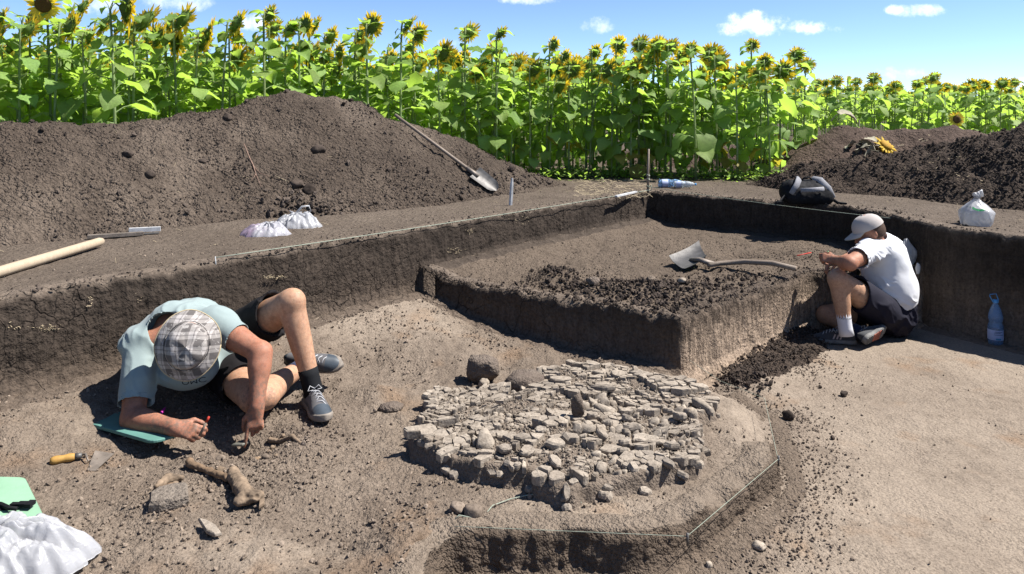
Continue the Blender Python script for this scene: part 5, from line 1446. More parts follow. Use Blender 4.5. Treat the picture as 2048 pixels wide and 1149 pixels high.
def head(s, c, crown, face, sc=1.0):
    """skull, jaw, nose, brow, ears; crown = up through the top of the head, face = facing"""
    u = unit(crown); f = unit(np.array(face)-u*np.dot(face, u)); sd = np.cross(u, f); c = np.array(c, float)
    s.ell(c+u*.015*sc-f*.01*sc, (u, f, sd), (.108*sc, .098*sc, .078*sc), .02)
    s.ell(c-u*.045*sc+f*.022*sc, (u, f, sd), (.075*sc, .068*sc, .060*sc), .03)
    s.ell(c-u*.088*sc+f*.055*sc, (u, f, sd), (.022*sc, .026*sc, .030*sc), .03)          # chin
    s.cap(c+u*.008*sc+f*.088*sc, c-u*.030*sc+f*.108*sc, .008*sc, .014*sc, .012)             # nose
    s.ell(c-u*.032*sc+f*.10*sc, (u, f, sd), (.010*sc, .013*sc, .019*sc), .008)
    s.cap(c+u*.026*sc+f*.085*sc-sd*.035*sc, c+u*.026*sc+f*.085*sc+sd*.035*sc, .011*sc, .011*sc, .015)
    s.cap(c-u*.060*sc+f*.090*sc-sd*.018*sc, c-u*.060*sc+f*.090*sc+sd*.018*sc, .007*sc, .007*sc, .008)   # lips
    for g in (-1, 1):
        s.ell(c+u*.005*sc+f*.080*sc+sd*g*.032*sc, (u, f, sd), (.009*sc, .010*sc, .014*sc), .008, sub=True)   # eye sockets
        s.ell(c+u*.004*sc+f*.074*sc+sd*g*.032*sc, (u, f, sd), (.011*sc, .011*sc, .012*sc), .003)              # eyes
        s.ell(c-u*.008*sc-f*.012*sc+sd*g*.079*sc, (u, f*.9+sd*g*.4, sd), (.031*sc, .017*sc, .009*sc), .006)    # ears
    return u, f, sd

# ------------------------------------------------------------------ the man lying on his elbow
def man_front():
    shR, shL = P(280, 692, 3.56), P(428, 648, 3.62)
    elR, wrR = P(266, 838, 3.36), P(350, 856, 3.24)
    elL, wrL = P(521, 706, 3.50), P(514, 812, 3.40)
    hipR, hipL = np.array((-1.50, 3.85, .33)), np.array((-1.41, 3.98, .45))
    knR, anR = P(508, 795, 3.52), P(600, 738, 3.90)
    knL, anL = P(582, 606, 3.74), P(624, 772, 3.70)
    neck = np.array((-1.655, 3.63, .565)); chest = np.array((-1.605, 3.70, .475)); belly = np.array((-1.52, 3.83, .40))
    hc = P(376, 690, 3.44)
    s = SDF((-1.92, 3.08, .05), (-.84, 4.14, .84), .0062)
    s.cap(chest, belly, .14, .135, .05); s.cap(belly, (hipR+hipL)/2, .135, .12, .05)
    s.cap(shR, shL, .06, .06, .05)
    # arms
    s.cap(shR, elR, 0.0627, 0.0482, .03, mid=(.5, .006)); s.cap(elR, wrR, 0.0515, 0.0325, .02, mid=(.28, .007))
    s.cap(shL, elL, 0.0627, 0.0482, .03, mid=(.45, .006)); s.cap(elL, wrL, 0.0515, 0.0314, .02, mid=(.28, .008))
    # legs
    s.cap(hipL, knL, 0.1030, 0.0672, .04, mid=(.4, .006)); s.cap(knL, anL, 0.0650, 0.0414, .02)
    bk = unit(np.cross(knL-anL, (0.35, -1, 0))); bk = np.array((-.55, .8, 0.1))
    s.cap(knL+(anL-knL)*.18+bk*.018, knL+(anL-knL)*.52+bk*.014, .050, .040, .03)
    s.ell(knL+np.array((.018, -.016, .018)), np.eye(3), (.046, .046, .046), .03)
    s.cap(hipR, knR, 0.1030, 0.0694, .04); s.cap(knR, anR, 0.0672, 0.0403, .02)
    s.cap(knR+(anR-knR)*.15+np.array((.035, -.03, -.012)), knR+(anR-knR)*.5+np.array((.012, -.018, -.008)), .056, .045, .03)
    # neck and head, bent down so that only the hat shows
    crown = (.30, -.88, .20)
    s.cap(neck+np.array((-.01, .02, .0)), hc-unit(crown)*.05, .070, .060, .03)
    u, f, sd = head(s, hc, crown, (.0, -.25, -1))
    # right hand holds a small brush, left hand works in the soil
    c3 = lambda a, b, c: (a, b, c)
    tR = hand(s, wrR, (.93, -.20, -.10), (-.15, -.72, .66), (.3, .3, .9), [c3(.75, 1.0, .6), c3(.95, 1.1, .7), c3(1.1, 1.2, .7), c3(1.2, 1.2, .7)], .85, .5)
    tL = hand(s, wrL, (-.03, -.32, -.95), (.12, -.93, .34), (-1, 0, 0), [c3(.12, .12, .1), c3(.75, .9, .5), c3(.95, 1.1, .6), c3(1.05, 1.1, .6)], .85, .35)
    V, Q = s.net(); V = smooth_v(V, Q, 1, .4)
    arm = np.minimum.reduce([seg_d(V, shR, elR), seg_d(V, elR, wrR), seg_d(V, wrR, wrR+np.array((.16, -.03, 0))), seg_d(V, shL, elL), seg_d(V, elL, wrL), seg_d(V, wrL, wrL+np.array((0, -.05, -.17))), seg_d(V, neck, hc)-.05])
    leg = np.minimum.reduce([seg_d(V, hipL, knL), seg_d(V, knL, anL), seg_d(V, hipR, knR), seg_d(V, knR, anR)])
    tan = ss(.03, -.03, arm-leg)
    dirt = np.clip(np.maximum.reduce([ss(.17, .05, seg_d(V, wrR, wrR+np.array((.16, -.03, 0)))-.03), ss(.17, .05, seg_d(V, wrL, wrL+np.array((0, -.05, -.17)))-.03), .8*ss(.13, .03, np.linalg.norm(V-knR, axis=1)), .5*ss(.12, .04, np.linalg.norm(V-elR, axis=1)), .35*np.ones(len(V))]), 0, 1)
    body = link('person', np_mesh('person', V, Q, [M_skin], attrs={'tan': tan, 'dirt': dirt}), None, 'man in a pale teal T-shirt and grey plaid hat, propped on his elbow and digging', 'person')
    # T-shirt
    c = SDF((-1.98, 3.22, .17), (-1.12, 4.12, .80), .0066)
    c.cap(chest+np.array((-.01, -.02, .02)), belly, .166, .158, .06); c.cap(belly, (hipR*.55+hipL*.45)+np.array((-.02, .0, 0)), .156, .140, .06)
    c.cap(shR+np.array((0, .02, 0)), neck, .078, .10, .06); c.cap(shL+np.array((0, .02, 0)), neck, .078, .10, .06)
    c.ell((-1.62, 3.80, .545), np.eye(3), (.16, .15, .118), .05)                              # rounded upper back
    c.ell((-1.56, 3.60, .37), np.eye(3), (.155, .13, .09), .05)                               # shirt front hanging down
    eR = shR+(elR-shR)*.80; c.cap(shR, shR+(elR-shR)*.95, .080, .074, .04)
    eL = shL+(elL-shL)*.52; c.cap(shL, shL+(elL-shL)*.75, .080, .072, .04)
    c.cut(eR, elR-shR, near=(eR+unit(elR-shR)*.06, .115)); c.cut(eL, elL-shL, near=(eL+unit(elL-shL)*.06, .105))
    c.cap(eR-unit(elR-shR)*.02, elR, 0.065, 0.065, .004, sub=True); c.cap(eL-unit(elL-shL)*.02, elL, .063, .063, .004, sub=True)
    nd = unit(hc-neck); c.cap(neck+nd*.02+np.array((-.012, -.03, .012)), neck+nd*.3, .080, .115, .01, sub=True)              # neck opening
    shirt = cloth_obj('t_shirt', c, M_shirt1, body, .009, (.8, -.2, .5), (5, 15), 2, 2.2)
    # shorts
    h = SDF((-1.70, 3.45, .14), (-1.02, 4.16, .72), .0066)
    mid = (hipR+hipL)/2
    h.cap(mid+np.array((-.04, -.02, .0)), mid, .135, .135, .05)
    h.cap(hipL, hipL+(knL-hipL)*.75, .124, .112, .05); h.cap(hipR, hipR+(knR-hipR)*.72, .115, .10, .05)
    hemL = hipL+(knL-hipL)*.62; hemR = hipR+(knR-hipR)*.66
    nL = unit(unit(knL-hipL)+np.array((.25, 0, -.25)))
    h.cut(hemL, nL, near=(hemL+nL*.08, .14)); h.cut(hemR, knR-hipR, near=(hemR+unit(knR-hipR)*.08, .135))
    h.cap(hemL-unit(knL-hipL)*.05, knL, .096, .088, .004, sub=True); h.cap(hemR-unit(knR-hipR)*.04, knR, .092, .084, .004, sub=True)
    cloth_obj('shorts', h, M_short1, body, .009, (.5, 0, .8), (5, 15), 2, 5.5)
    # socks and shoes
    for an, kn, mat, l in ((anL, knL, M_sockb, .085), (anR, knR, M_socknavy, .07)):
        sk = MB(); v = unit(kn-an); sk.tube([an-v*.045, an, an+v*l*.6, an+v*l], [.050, .047, .0475, .0485], 16); sk.obj('sock', [mat], body)
    mats = (M_upper1, M_toe1, M_sole1, M_lace)
    hl = G(607, 800, .165); dd = np.array((.17, -.30, 0.0)); z0 = .158
    shoe(body, (anL[0]-.035, anL[1]+.055, z0), dd, (0, 0, 1), mats, .315)
    shoe(body, P(574, 722, 4.03), (.985, -.10, -.06), (-.05, -.80, .55), mats, .305)
    # hat
    u = unit(crown); fz = unit(f-u*f.dot(u)); Mh = Matrix((Vector(np.cross(u, fz)), Vector(fz), Vector(u))).transposed().to_4x4()
    Mh = Matrix.Translation(Vector(hc+u*.024)) @ Mh @ Matrix.Scale(.99, 4)
    ht = MB()
    prof = [(.150, -.010), (.138, .002), (.120, .014), (.104, .022), (.0985, .030), (.0975, .046), (.096, .075), (.089, .096), (.072, .107), (.05, .112), (.018, .114), (.002, .1142)]
    seg = 40; V = []
    for i, (r, z) in enumerate(prof):
        for k in range(seg):
            a = 2*math.pi*k/seg; n = perlin(np.array(math.cos(a)*1.6+3), np.array(math.sin(a)*1.6+1), np.array(z*14.))
            br = 1 if i < 3 else .35
            V.append((r*math.cos(a)*.94*(1+.035*float(n)), r*math.sin(a)*1.05*(1+.035*float(n)), z+br*.012*math.sin(2*a+.6)+br*.012*float(n)-(.012*float(abs(perlin(np.array(math.cos(a)*r*30), np.array(math.sin(a)*r*30))))) if i > 6 else z+br*.010*math.sin(2*a+.6)))
    ht.add(V, [tuple(q) for q in grid_faces(len(prof), seg, True)])
    ho = ht.obj('bucket_hat', [M_plaid], body); ho.matrix_local = Mh
    bd = MB(); bd.tube([V[k] for k in range(seg)]+[V[0]], .0028, 5); bo = bd.obj('brim_edge', [M_capu], ho)
    hb = MB(); hb.tube([(math.cos(a)*.1045*.94, math.sin(a)*.1045*1.05, .034) for a in np.linspace(0, 2*math.pi, 30)], .003, 5); hb.obj('hat_band', [M_plaid], ho)
    try: decal('OMC', body, shirt, P(368, 771, 3.4), (1, 0, .06), (0, .3, -1), (0, 1, -.15), .04, M_print)
    except Exception as e: print('decal', e)
    return dict(tR=tR, tL=tL, wrR=wrR)
MF = man_front()

# ------------------------------------------------------------------ the man sitting by the shelf
def man_back():
    neck = np.array((2.648, 5.42, .675)); shL = np.array((2.515, 5.265, .635)); shR = np.array((2.735, 5.575, .645))
    elL = P(1699, 527, 5.08); wrL = P(1672, 521, 5.26); elR = np.array((2.52, 5.62, .50)); wrR = np.array((2.36, 5.44, .53))
    waist = np.array((2.735, 5.43, .27)); hipL = P(1764, 622, 5.30); hipR = np.array((2.72, 5.53, .17)); seat = np.array((2.72, 5.42, .155))
    knL = P(1676, 559, 5.17); anL = P(1691, 657, 5.13); knR = P(1652, 630, 5.50); anR = P(1722, 668, 5.24)
    hc = P(1738, 464, 5.36)
    s = SDF((2.02, 4.92, -.02), (3.0, 5.86, 1.0), .0068)
    up_c = neck+np.array((.03, .02, -.13))
    s.cap(up_c, waist, .135, .13, .05); s.cap(waist, seat, .13, .13, .05); s.cap(shL, shR, .058, .058, .05)
    s.cap(shL, elL, 0.0605, 0.0470, .03, mid=(.45, .005)); s.cap(elL, wrL, 0.0504, 0.0325, .02, mid=(.28, .006))
    s.cap(shR, elR, 0.0605, 0.0470, .03); s.cap(elR, wrR, 0.0504, 0.0314, .02)
    s.cap(hipL, knL, 0.1008, 0.0672, .04, mid=(.4, .006)); s.cap(knL, anL, 0.0650, 0.0414, .02)
    bk = np.array((.8, .1, .05)); s.cap(knL+(anL-knL)*.16+bk*.02, knL+(anL-knL)*.5+bk*.016, .048, .038, .03)
    s.ell(knL+np.array((-.014, -.012, .014)), np.eye(3), (.046, .044, .045), .03)
    s.cap(hipR, knR, 0.1008, 0.0672, .04); s.cap(knR, anR, 0.0627, 0.0414, .02)
    fdir = (-.88, .16, -.46); crown = (-.44, .05, .9)
    s.cap(neck+np.array((.0, 0, -.03)), hc+np.array((.02, .0, -.05)), .066, .060, .03)
    u, f, sd = head(s, hc, crown, fdir)
    c3 = lambda a, b, c: (a, b, c)
    hand(s, wrL, (-.75, .60, .10), (-.45, -.65, .6), (0, .2, 1), [c3(.6, 1.0, .6), c3(.9, 1.1, .7), c3(1.1, 1.2, .7), c3(1.2, 1.2, .7)], .85, .5)
    hand(s, wrR, (-.9, -.2, -.3), (-.2, .3, .9), (0, -1, 0), [c3(.6, .9, .6), c3(.7, 1, .6), c3(.8, 1, .6), c3(.9, 1, .6)], .85, .5)
    V, Q = s.net(); V = smooth_v(V, Q, 1, .4)
    arm = np.minimum.reduce([seg_d(V, shL, elL), seg_d(V, elL, wrL), seg_d(V, wrL, wrL+np.array((-.12, .1, 0))), seg_d(V, neck, hc)-.06, seg_d(V, shR, elR)])
    leg = np.minimum.reduce([seg_d(V, hipL, knL), seg_d(V, knL, anL), seg_d(V, hipR, knR), seg_d(V, knR, anR)])
    body = link('person', np_mesh('person', V, Q, [M_skin], attrs={'tan': ss(.03, -.03, arm-leg)*.9, 'dirt': np.maximum(.4, ss(.16, .03, np.linalg.norm(V-wrL, axis=1)))}), None, 'man in a white T-shirt and beige cap sitting with his back turned by the shelf', 'person')
    # T-shirt
    c = SDF((2.20, 5.0, .12), (3.02, 5.82, .84), .0068)
    c.cap(up_c+np.array((.02, .01, .0)), waist+np.array((.01, .0, .06)), .172, .176, .06); c.cap(waist+np.array((.01, 0, .06)), waist+np.array((.02, 0, -.04)), .176, .165, .05)
    c.cap(shL, neck+np.array((.02, 0, -.03)), .076, .085, .06); c.cap(shR, neck+np.array((.02, 0, -.03)), .076, .085, .06)
    eL = shL+(elL-shL)*.62; c.cap(shL, shL+(elL-shL)*.85, .080, .076, .04); c.cut(eL, elL-shL, near=(eL+unit(elL-shL)*.06, .11))
    c.cap(eL-unit(elL-shL)*.02, elL, .070, .070, .004, sub=True)
    eR = shR+(elR-shR)*.6; c.cap(shR, shR+(elR-shR)*.85, .078, .074, .04); c.cut(eR, elR-shR, near=(eR+unit(elR-shR)*.06, .11))
    nd = unit(hc-neck); c.cap(neck+nd*.025, neck+nd*.25, .074, .09, .01, sub=True)
    c.cut(waist+np.array((0, 0, -.075)), (.35, 0, -1))
    shirt = cloth_obj('t_shirt', c, M_shirt2, body, .009, (.45, .1, 1), (5, 15), 2, 4.1)
    cl = MB(); 
    # shorts
    h = SDF((2.25, 5.08, .0), (2.98, 5.80, .50), .0068)
    h.cap(waist+np.array((.015, 0, -.03)), seat+np.array((.03, 0, -.0)), .160, .165, .05); h.cap(hipL, hipL+(knL-hipL)*.8, .124, .114, .05); h.cap(hipR, hipR+(knR-hipR)*.75, .112, .10, .05)
    hm = hipL+(knL-hipL)*.56; nL = unit(unit(knL-hipL)+np.array((-.1, 0, -.35))); h.cut(hm, nL, near=(hm+nL*.08, .15)); h.cap(hm-unit(knL-hipL)*.05, knL, .098, .09, .004, sub=True)
    hm = hipR+(knR-hipR)*.55; h.cut(hm, knR-hipR, near=(hm+unit(knR-hipR)*.08, .13))
    h.cut((0, 0, .012), (0, 0, -1))
    cloth_obj('shorts', h, M_short2, body, .010, (.7, .2, .6), (5, 14), 2, 7.7)
    # cap with visor
    u = unit(crown); fz = unit(np.array(fdir)-u*np.dot(fdir, u)); sdv = np.cross(u, fz)
    Mc = Matrix.Translation(Vector(hc+u*.030-fz*.008)) @ Matrix((Vector(fz), Vector(sdv), Vector(u))).transposed().to_4x4()
    cp = MB(); V = []; seg = 28
    for t in np.linspace(0, math.pi/2*.985, 9):
        for k in range(seg):
            a = 2*math.pi*k/seg; V.append((math.cos(a)*math.cos(t)**.8*.111, math.sin(a)*math.cos(t)**.8*.092, math.sin(t)*.094*(1+.03*math.cos(a))))
    cp.add(V, [tuple(q) for q in grid_faces(9, seg, True)])
    co = cp.obj('cap', [M_cap2], body); co.matrix_local = Mc
    vs = MB(); V = []; ra = np.linspace(0, 1, 6); an_ = np.linspace(-1.15, 1.15, 13)
    for lay in (0, -.004):
        for r in ra:
            for a in an_:
                x = math.cos(a)*.108; y = math.sin(a)*.09; ext = .075*r*math.cos(a*.95)**.7 if abs(a) < 1.5 else 0
                V.append((x+ext, y*(1-.12*r), .004+lay-.25*ext-.9*(y*y)*r*2.2))
    nr, nc = 6, 13; vf = [tuple(q) for q in grid_faces(nr, nc)]
    vs.add(V[:78], vf, 0); vs.add(V[78:], [q[::-1] for q in vf], 1)
    vs.obj('visor', [M_cap2, M_capu], co)
    bt = MB(); bt.lathe([(.009, 0), (.008, .005), (.001, .007)], 8, M=Matrix.Translation((0, 0, .094))); bt.obj('top_button', [M_cap2], co)
    # short hair below the cap at the back
    hr = SDF(hc-.15, hc+.15, .006); hr.ell(hc+u*.006-f*.014, (u, f, sd), (.108, .1005, .0815), .01); hr.cut(hc-f*.012, f); hr.cut(hc-u*.052, -u); hr.cut(hc+u*.05, u)
    V, Q = hr.net(); link('hair', np_mesh('hair', smooth_v(V, Q, 1), Q, [M_hair]), body)
    for an, kn, mat, l in ((anL, knL, M_sockw, .105), (anR, knR, M_socknavy, .06)):
        sk = MB(); v = unit(kn-an); sk.tube([an-v*.05, an, an+v*l*.6, an+v*l], [.049, .046, .047, .0485], 16); so = sk.obj('sock', [mat], body)
        if mat is M_sockw:
            try: decal('OUTDOOR', so, so, an+v*.075, (1, .25, 0), tuple(v), (.0, 1, 0), .017, M_print)
            except Exception as e: print('decal', e)
    mats = (M_upper2, M_upper2, M_sole2, M_lace)
    shoe(body, G(1711, 688, .008), (-.26, .06, 0), (0, 0, 1), mats, .285, stripes=M_strp, right=1)
    shoe(body, P(1732, 684, 5.06), (.66, .46, .10), (-.55, .72, .36), mats, .27, lug=True)
man_back()
# ------------------------------------------------------------------ tools, bags, finds and other small things
def hit(px, py, zf, y0=2.2, y1=12.0, dz=0.0):
    Yd = np.arange(y0, y1, .01); q = np.stack([(px-1024)*Yd/FPX, Yd, CZ-(py-HOR)*Yd/FPX], 1)
    z = zf(q[:, 0], q[:, 1])+dz; i = int(np.argmax(q[:, 2] <= z)); return q[i]
def top_ground(X, Y): return np.maximum(rim_z(X, Y), heapL(X, Y))
def zz(f, x, y): return float(f(np.array([x]), np.array([y]))[0])
def wood_mat(name, a, b_, axis_scale=(60, 60, 4)):
    m, nt, N, L, b = new_mat(name); g = N.new('ShaderNodeNewGeometry')
    n = tex(N, L, 'noise', 1, g.outputs['Position'], 5, .6, mapping=axis_scale); n2 = tex(N, L, 'noise', 30, g.outputs['Position'], 4)
    a = tuple(x*.66 for x in a); b_ = tuple(x*.66 for x in b_)
    c = ramp(N, [(.3, a), (.7, b_)]); L.new(mth(N, L, 'ADD', mth(N, L, 'MULTIPLY', n.outputs['Fac'], .5), mth(N, L, 'MULTIPLY', n2.outputs['Fac'], .5)), c.inputs[0])
    L.new(c.outputs[0], b.inputs['Base Color']); b.inputs['Roughness'].default_value = .65; b.inputs['Specular IOR Level'].default_value = .3
    bump(N, L, b, n.outputs['Fac'], .3, .002); return m
M_wood = wood_mat('pale_wooden_handle', (.44, .34, .235), (.56, .45, .32)); M_woodg = wood_mat('weathered_handle', (.20, .15, .115), (.33, .265, .205)); M_woody = wood_mat('varnished_handle', (.42, .22, .05), (.58, .34, .09))
M_steel = flat_mat('worn_steel', (.17, .16, .15), .55, .5, .35, 18, .5, .3, 40); M_steeld = flat_mat('soiled_steel', (.27, .225, .185), .6, .35, .4, 16, .4, .4, 50)
M_white = flat_mat('whitewashed_wood', (.62, .62, .62), .8, var=.3, scale=25); M_string = flat_mat('pale_green_string', (.38, .42, .33), .8, var=.2, scale=60)
M_black = flat_mat('black_nylon', (.012, .012, .014), .75, var=.4, scale=40, spec=.15, bumps=.3, bscale=25); M_greyn = flat_mat('grey_padded_mesh', (.30, .30, .32), .8, var=.15, scale=60, bumps=.4, bscale=120)
M_mat1 = flat_mat('teal_foam', (.13, .30, .25), .75, var=.15, scale=8, bumps=.2, bscale=120); M_mat2 = flat_mat('mint_foam', (.30, .52, .34), .75, var=.12, scale=8, bumps=.2, bscale=120)
M_bone = flat_mat('earthy_bone', (.25, .18, .12), .85, var=.6, scale=22, spec=.3, bumps=.5, bscale=50); M_boneb = flat_mat('brown_bone', (.25, .165, .10), .75, var=.5, scale=22, spec=.3, bumps=.5, bscale=50)
M_sherd = soil_mat('grey_sherd', (.19, .155, .125), (.31, .26, .21), speck=.6, big=12, bumpd=.012); M_sherdb = flat_mat('brown_sherd', (.30, .205, .125), .8, var=.3, scale=12, bumps=.5, bscale=60)
M_red = flat_mat('red_paint', (.55, .05, .03), .5); M_mag = flat_mat('magenta_plastic', (.55, .02, .35), .45); M_grn = flat_mat('green_plastic', (.04, .33, .12), .4)
M_straw = flat_mat('dry_straw', (.50, .40, .26), .85, var=.35, scale=30); M_twig = flat_mat('reddish_twig', (.30, .19, .14), .8, var=.3, scale=20)
M_flint = flat_mat('grey_flint', (.15, .145, .12), .5, var=.3, scale=20)
def plastic_bag_mat(name, col, tint=None):
    m, nt, N, L, b = new_mat(name); tc = N.new('ShaderNodeTexCoord'); n = tex(N, L, 'noise', 7, tc.outputs['Object'], 4)
    c = mixc(N, L, n.outputs['Fac'], tuple(x*.88 for x in col), col)
    if tint:
        n3 = tex(N, L, 'noise', 9, tc.outputs['Object'], 3); sp = N.new('ShaderNodeSeparateXYZ'); L.new(tc.outputs['Object'], sp.inputs[0])
        f = mth(N, L, 'MULTIPLY', mth(N, L, 'ADD', mth(N, L, 'MULTIPLY', sp.outputs[0], -14), mth(N, L, 'MULTIPLY', mth(N, L, 'SUBTRACT', n3.outputs['Fac'], .5), 4)), 1.0, True)
        c = mixc(N, L, mth(N, L, 'MULTIPLY', f, .55), c, tint)
    L.new(c, b.inputs['Base Color']); b.inputs['Roughness'].default_value = .32; b.inputs['Specular IOR Level'].default_value = .5
    tr = N.new('ShaderNodeBsdfTranslucent'); tr.inputs['Color'].default_value = (*col, 1); mx = N.new('ShaderNodeMixShader'); mx.inputs[0].default_value = .42
    tp = N.new('ShaderNodeBsdfTransparent'); m2 = N.new('ShaderNodeMixShader'); m2.inputs[0].default_value = .16
    L.new(b.outputs[0], mx.inputs[1]); L.new(tr.outputs[0], mx.inputs[2]); L.new(mx.outputs[0], m2.inputs[1]); L.new(tp.outputs[0], m2.inputs[2]); L.new(m2.outputs[0], N['Material Output'].inputs['Surface'])
    n2 = tex(N, L, 'noise', 26, tc.outputs['Object'], 4); n2.inputs['Distortion'].default_value = 1.5; bump(N, L, b, n2.outputs['Fac'], .35, .008); return m
M_bag = plastic_bag_mat('white_plastic_film', (.50, .50, .515)); M_bagp = plastic_bag_mat('white_and_violet_film', (.50, .49, .52), (.26, .10, .24))

def crumple(size, seed, sub=5, ridge=.16, pinch=0.0, flatb=True, freq=1.5, fold=0.0, knot=(0.15, 0, .9)):
    """crumpled film: large creased facets, folds fanning out from the knot"""
    bm = bmesh.new(); bmesh.ops.create_icosphere(bm, subdivisions=sub, radius=1.0)
    V = np.array([v.co[:] for v in bm.verts]); F = np.array([[v.index for v in f.verts] for f in bm.faces]); bm.free()
    rs = np.random.default_rng(int(seed*100)); n = np.zeros(len(V))
    # facets: distance to random planes gives flat panels with sharp creases
    K = 46; D = rs.normal(size=(K, 3)); D /= np.linalg.norm(D, axis=1, keepdims=True); H = rs.uniform(.80, 1.10, K)
    W0 = V+.10*np.stack([fbm(V[:, 0]*2+seed, V[:, 1]*2, V[:, 2]*2+k, oct=2) for k in (0, 5, 9)], 1)
    W0 /= np.linalg.norm(W0, axis=1, keepdims=True)
    dots = W0@D.T; rr = np.where(dots > .25, H[None]/np.maximum(dots, .25), 9).min(1); rr = np.minimum(rr, 1.12)
    fine = 0
    for fq, a in ((freq*2.2, .5), (freq*5, .25)): fine = fine+a*(0.3-np.abs(perlin(V[:, 0]*fq+seed, V[:, 1]*fq+seed*1.7, V[:, 2]*fq-seed)))
    R = rr+ridge*fine
    if fold:
        kv = np.array(knot); kv = kv/np.linalg.norm(kv); t = V@kv; e1 = np.cross(kv, (0, 1, .2)); e1 /= np.linalg.norm(e1); e2 = np.cross(kv, e1)
        ang = np.arctan2(V@e2, V@e1); R = R+fold*ss(-.5, .6, t)*(np.abs(np.sin(ang*6.5+seed+1.5*np.sin(ang*2+seed)))-.5)+.12*ss(.75, 1, t)
    W = V*R[:, None]
    if pinch:
        t = np.clip(W[:, 2], 0, 1.2); k = 1-pinch*ss(.1, 1.0, t); ang = np.arctan2(W[:, 1], W[:, 0])
        pl = 1+.12*ss(.2, .9, t)*(np.abs(np.sin(ang*5+seed+2*np.sin(ang*2)))-.5)
        W[:, 0] *= k*pl; W[:, 1] *= k*pl
    if flatb: W[:, 2] = np.where(W[:, 2] < -.55, -.55+(W[:, 2]+.55)*.12, W[:, 2])
    return W*np.array(size), F
def bag(name, loc, size, seed, mat, label, rz=0, **kw):
    V, F = crumple(size, seed, **kw); o = link(name, np_mesh(name, V, F, [mat]), None, label, 'bag'); o.location = loc; o.rotation_euler = (0, 0, rz); return o

def line3(a, b, n=8, sag=0.0):
    t = np.linspace(0, 1, n)[:, None]; q = np.array(a)*(1-t)+np.array(b)*t; q[:, 2] -= sag*4*(t[:, 0]*(1-t[:, 0])); return q

fz = lambda px, py, dz: (lambda q: q+np.array((0, 0, dz)))(hit(px, py, floor_z))
# shovel leaning on the long heap
def shovel_heap():
    a = P(790, 230, 8.05); b = hit(948, 347, top_ground, 6, 10, .05); d = unit(b-a); c = hit(992, 383, top_ground, 6, 10, .03)
    root = empty('shovel', c, 'shovel with a long grey wooden handle leaning down the right slope of the long heap', 'shovel'); o = np.array(c)
    m = MB(); m.tube([a-o, (a+b)/2-o, b+d*.05-o], [.017, .018, .019], 10); m.obj('handle', [M_woodg], root)
    m = MB(); m.tube([b-d*.10-o, b+d*.06-o], [.022, .026], 10); m.obj('socket', [M_steeld], root)
    v = unit(c-b); s = unit(np.cross(v, (0, -.55, .85))); n = unit(np.cross(s, v)); n = n if n[1] < 0 else -n
    m = MB(); V = []; L_ = np.linalg.norm(c-b)
    for i, t in enumerate(np.linspace(0, 1, 9)):
        w = .095*(1-.15*t) if t < .75 else .095*(.89-.55*((t-.75)/.25)**2)
        for j, u in enumerate(np.linspace(-1, 1, 9)): V.append(b+v*t*L_*1.0+s*w*u+n*(.028*(u*u)+.012*t)-o)
    g = [tuple(f) for f in grid_faces(9, 9)]; m.add(V, g); m.add([np.array(q)-n*.004 for q in V], [f[::-1] for f in g])
    m.obj('blade', [M_steel], root)
shovel_heap()
# scoop shovel lying on the shelf
def shovel_shelf():
    e = P(1592, 538, 5.32); k = G(1418, 531, .475)
    root = empty('shovel', G(1390, 530, .44), 'square scoop shovel with a bowed wooden handle lying on the shelf', 'shovel'); o = np.array(G(1390, 530, .44))
    m = MB(); path = [k, P(1440, 527, 5.66), P(1490, 524, 5.56), P(1545, 527, 5.44), e]; m.tube(np.array(path)-o, [.018, .0185, .019, .0195, .019], 10); m.obj('handle', [M_woodg], root)
    A, B, C_, D = P(1338, 516, 5.80), P(1398, 497, 5.98), P(1414, 527, 5.70), P(1374, 541, 5.52)   # far-left, far-right, near-right, near-left of the pan
    m = MB(); V = []
    for i, t in enumerate(np.linspace(0, 1, 10)):
        for j, u in enumerate(np.linspace(0, 1, 10)):
            q = (A*(1-u)+D*u)*(1-t)+(B*(1-u)+C_*u)*t
            side = abs(2*u-1)**3*.030+t**3*.035
            V.append(q+np.array((0, 0, side-.012*(1-t)))-o)
    g = [tuple(f) for f in grid_faces(10, 10)]; m.add(V, g); m.add([np.array(q)-np.array((0, 0, .004)) for q in V], [f[::-1] for f in g]); m.obj('pan', [M_steel], root)
    m = MB(); mid = (A+B+C_+D)/4; m.tube([mid+np.array((0, 0, .0))-o, (mid+k)/2+np.array((0, 0, .02))-o, k+unit(path[1]-k)*.06-o], [.012, .019, .022], 10, sx=1.2); m.obj('socket', [M_steeld], root)
shovel_shelf()
# thick pole and the two slats at the left rim
a, b = G(203, 483, .785), G(-160, 592, .785)
m = MB(); m.tube([b, b*.6+a*.4, a*.98+b*.02, a], [.029, .029, .028, .022], 14); m.obj('wooden_pole', [M_wood], None, label='thick pale wooden pole lying along the trench edge at the far left', cat='pole')
def slat(pa, pb, z, w, t, mat, name, label, cat):
    A, B = G(*pa, z), G(*pb, z); d = unit(B-A); s = np.array((-d[1], d[0], 0)); m = MB(); V = []
    for q in (A, B):
        for sx, sz in ((-1, -1), (1, -1), (1, 1), (-1, 1)): V.append(q+s*w*sx/2+np.array((0, 0, t*sz/2)))
    m.add(V, [(0, 1, 5, 4), (1, 2, 6, 5), (2, 3, 7, 6), (3, 0, 4, 7), (3, 2, 1, 0), (4, 5, 6, 7)]); return m.obj(name, [mat], None, smooth=False, label=label, cat=cat)
slat((175, 474), (286, 467), .765, .05, .022, M_steeld, 'steel_strip', 'dark flat steel strip just beyond the end of the thick pole', 'metal strip')
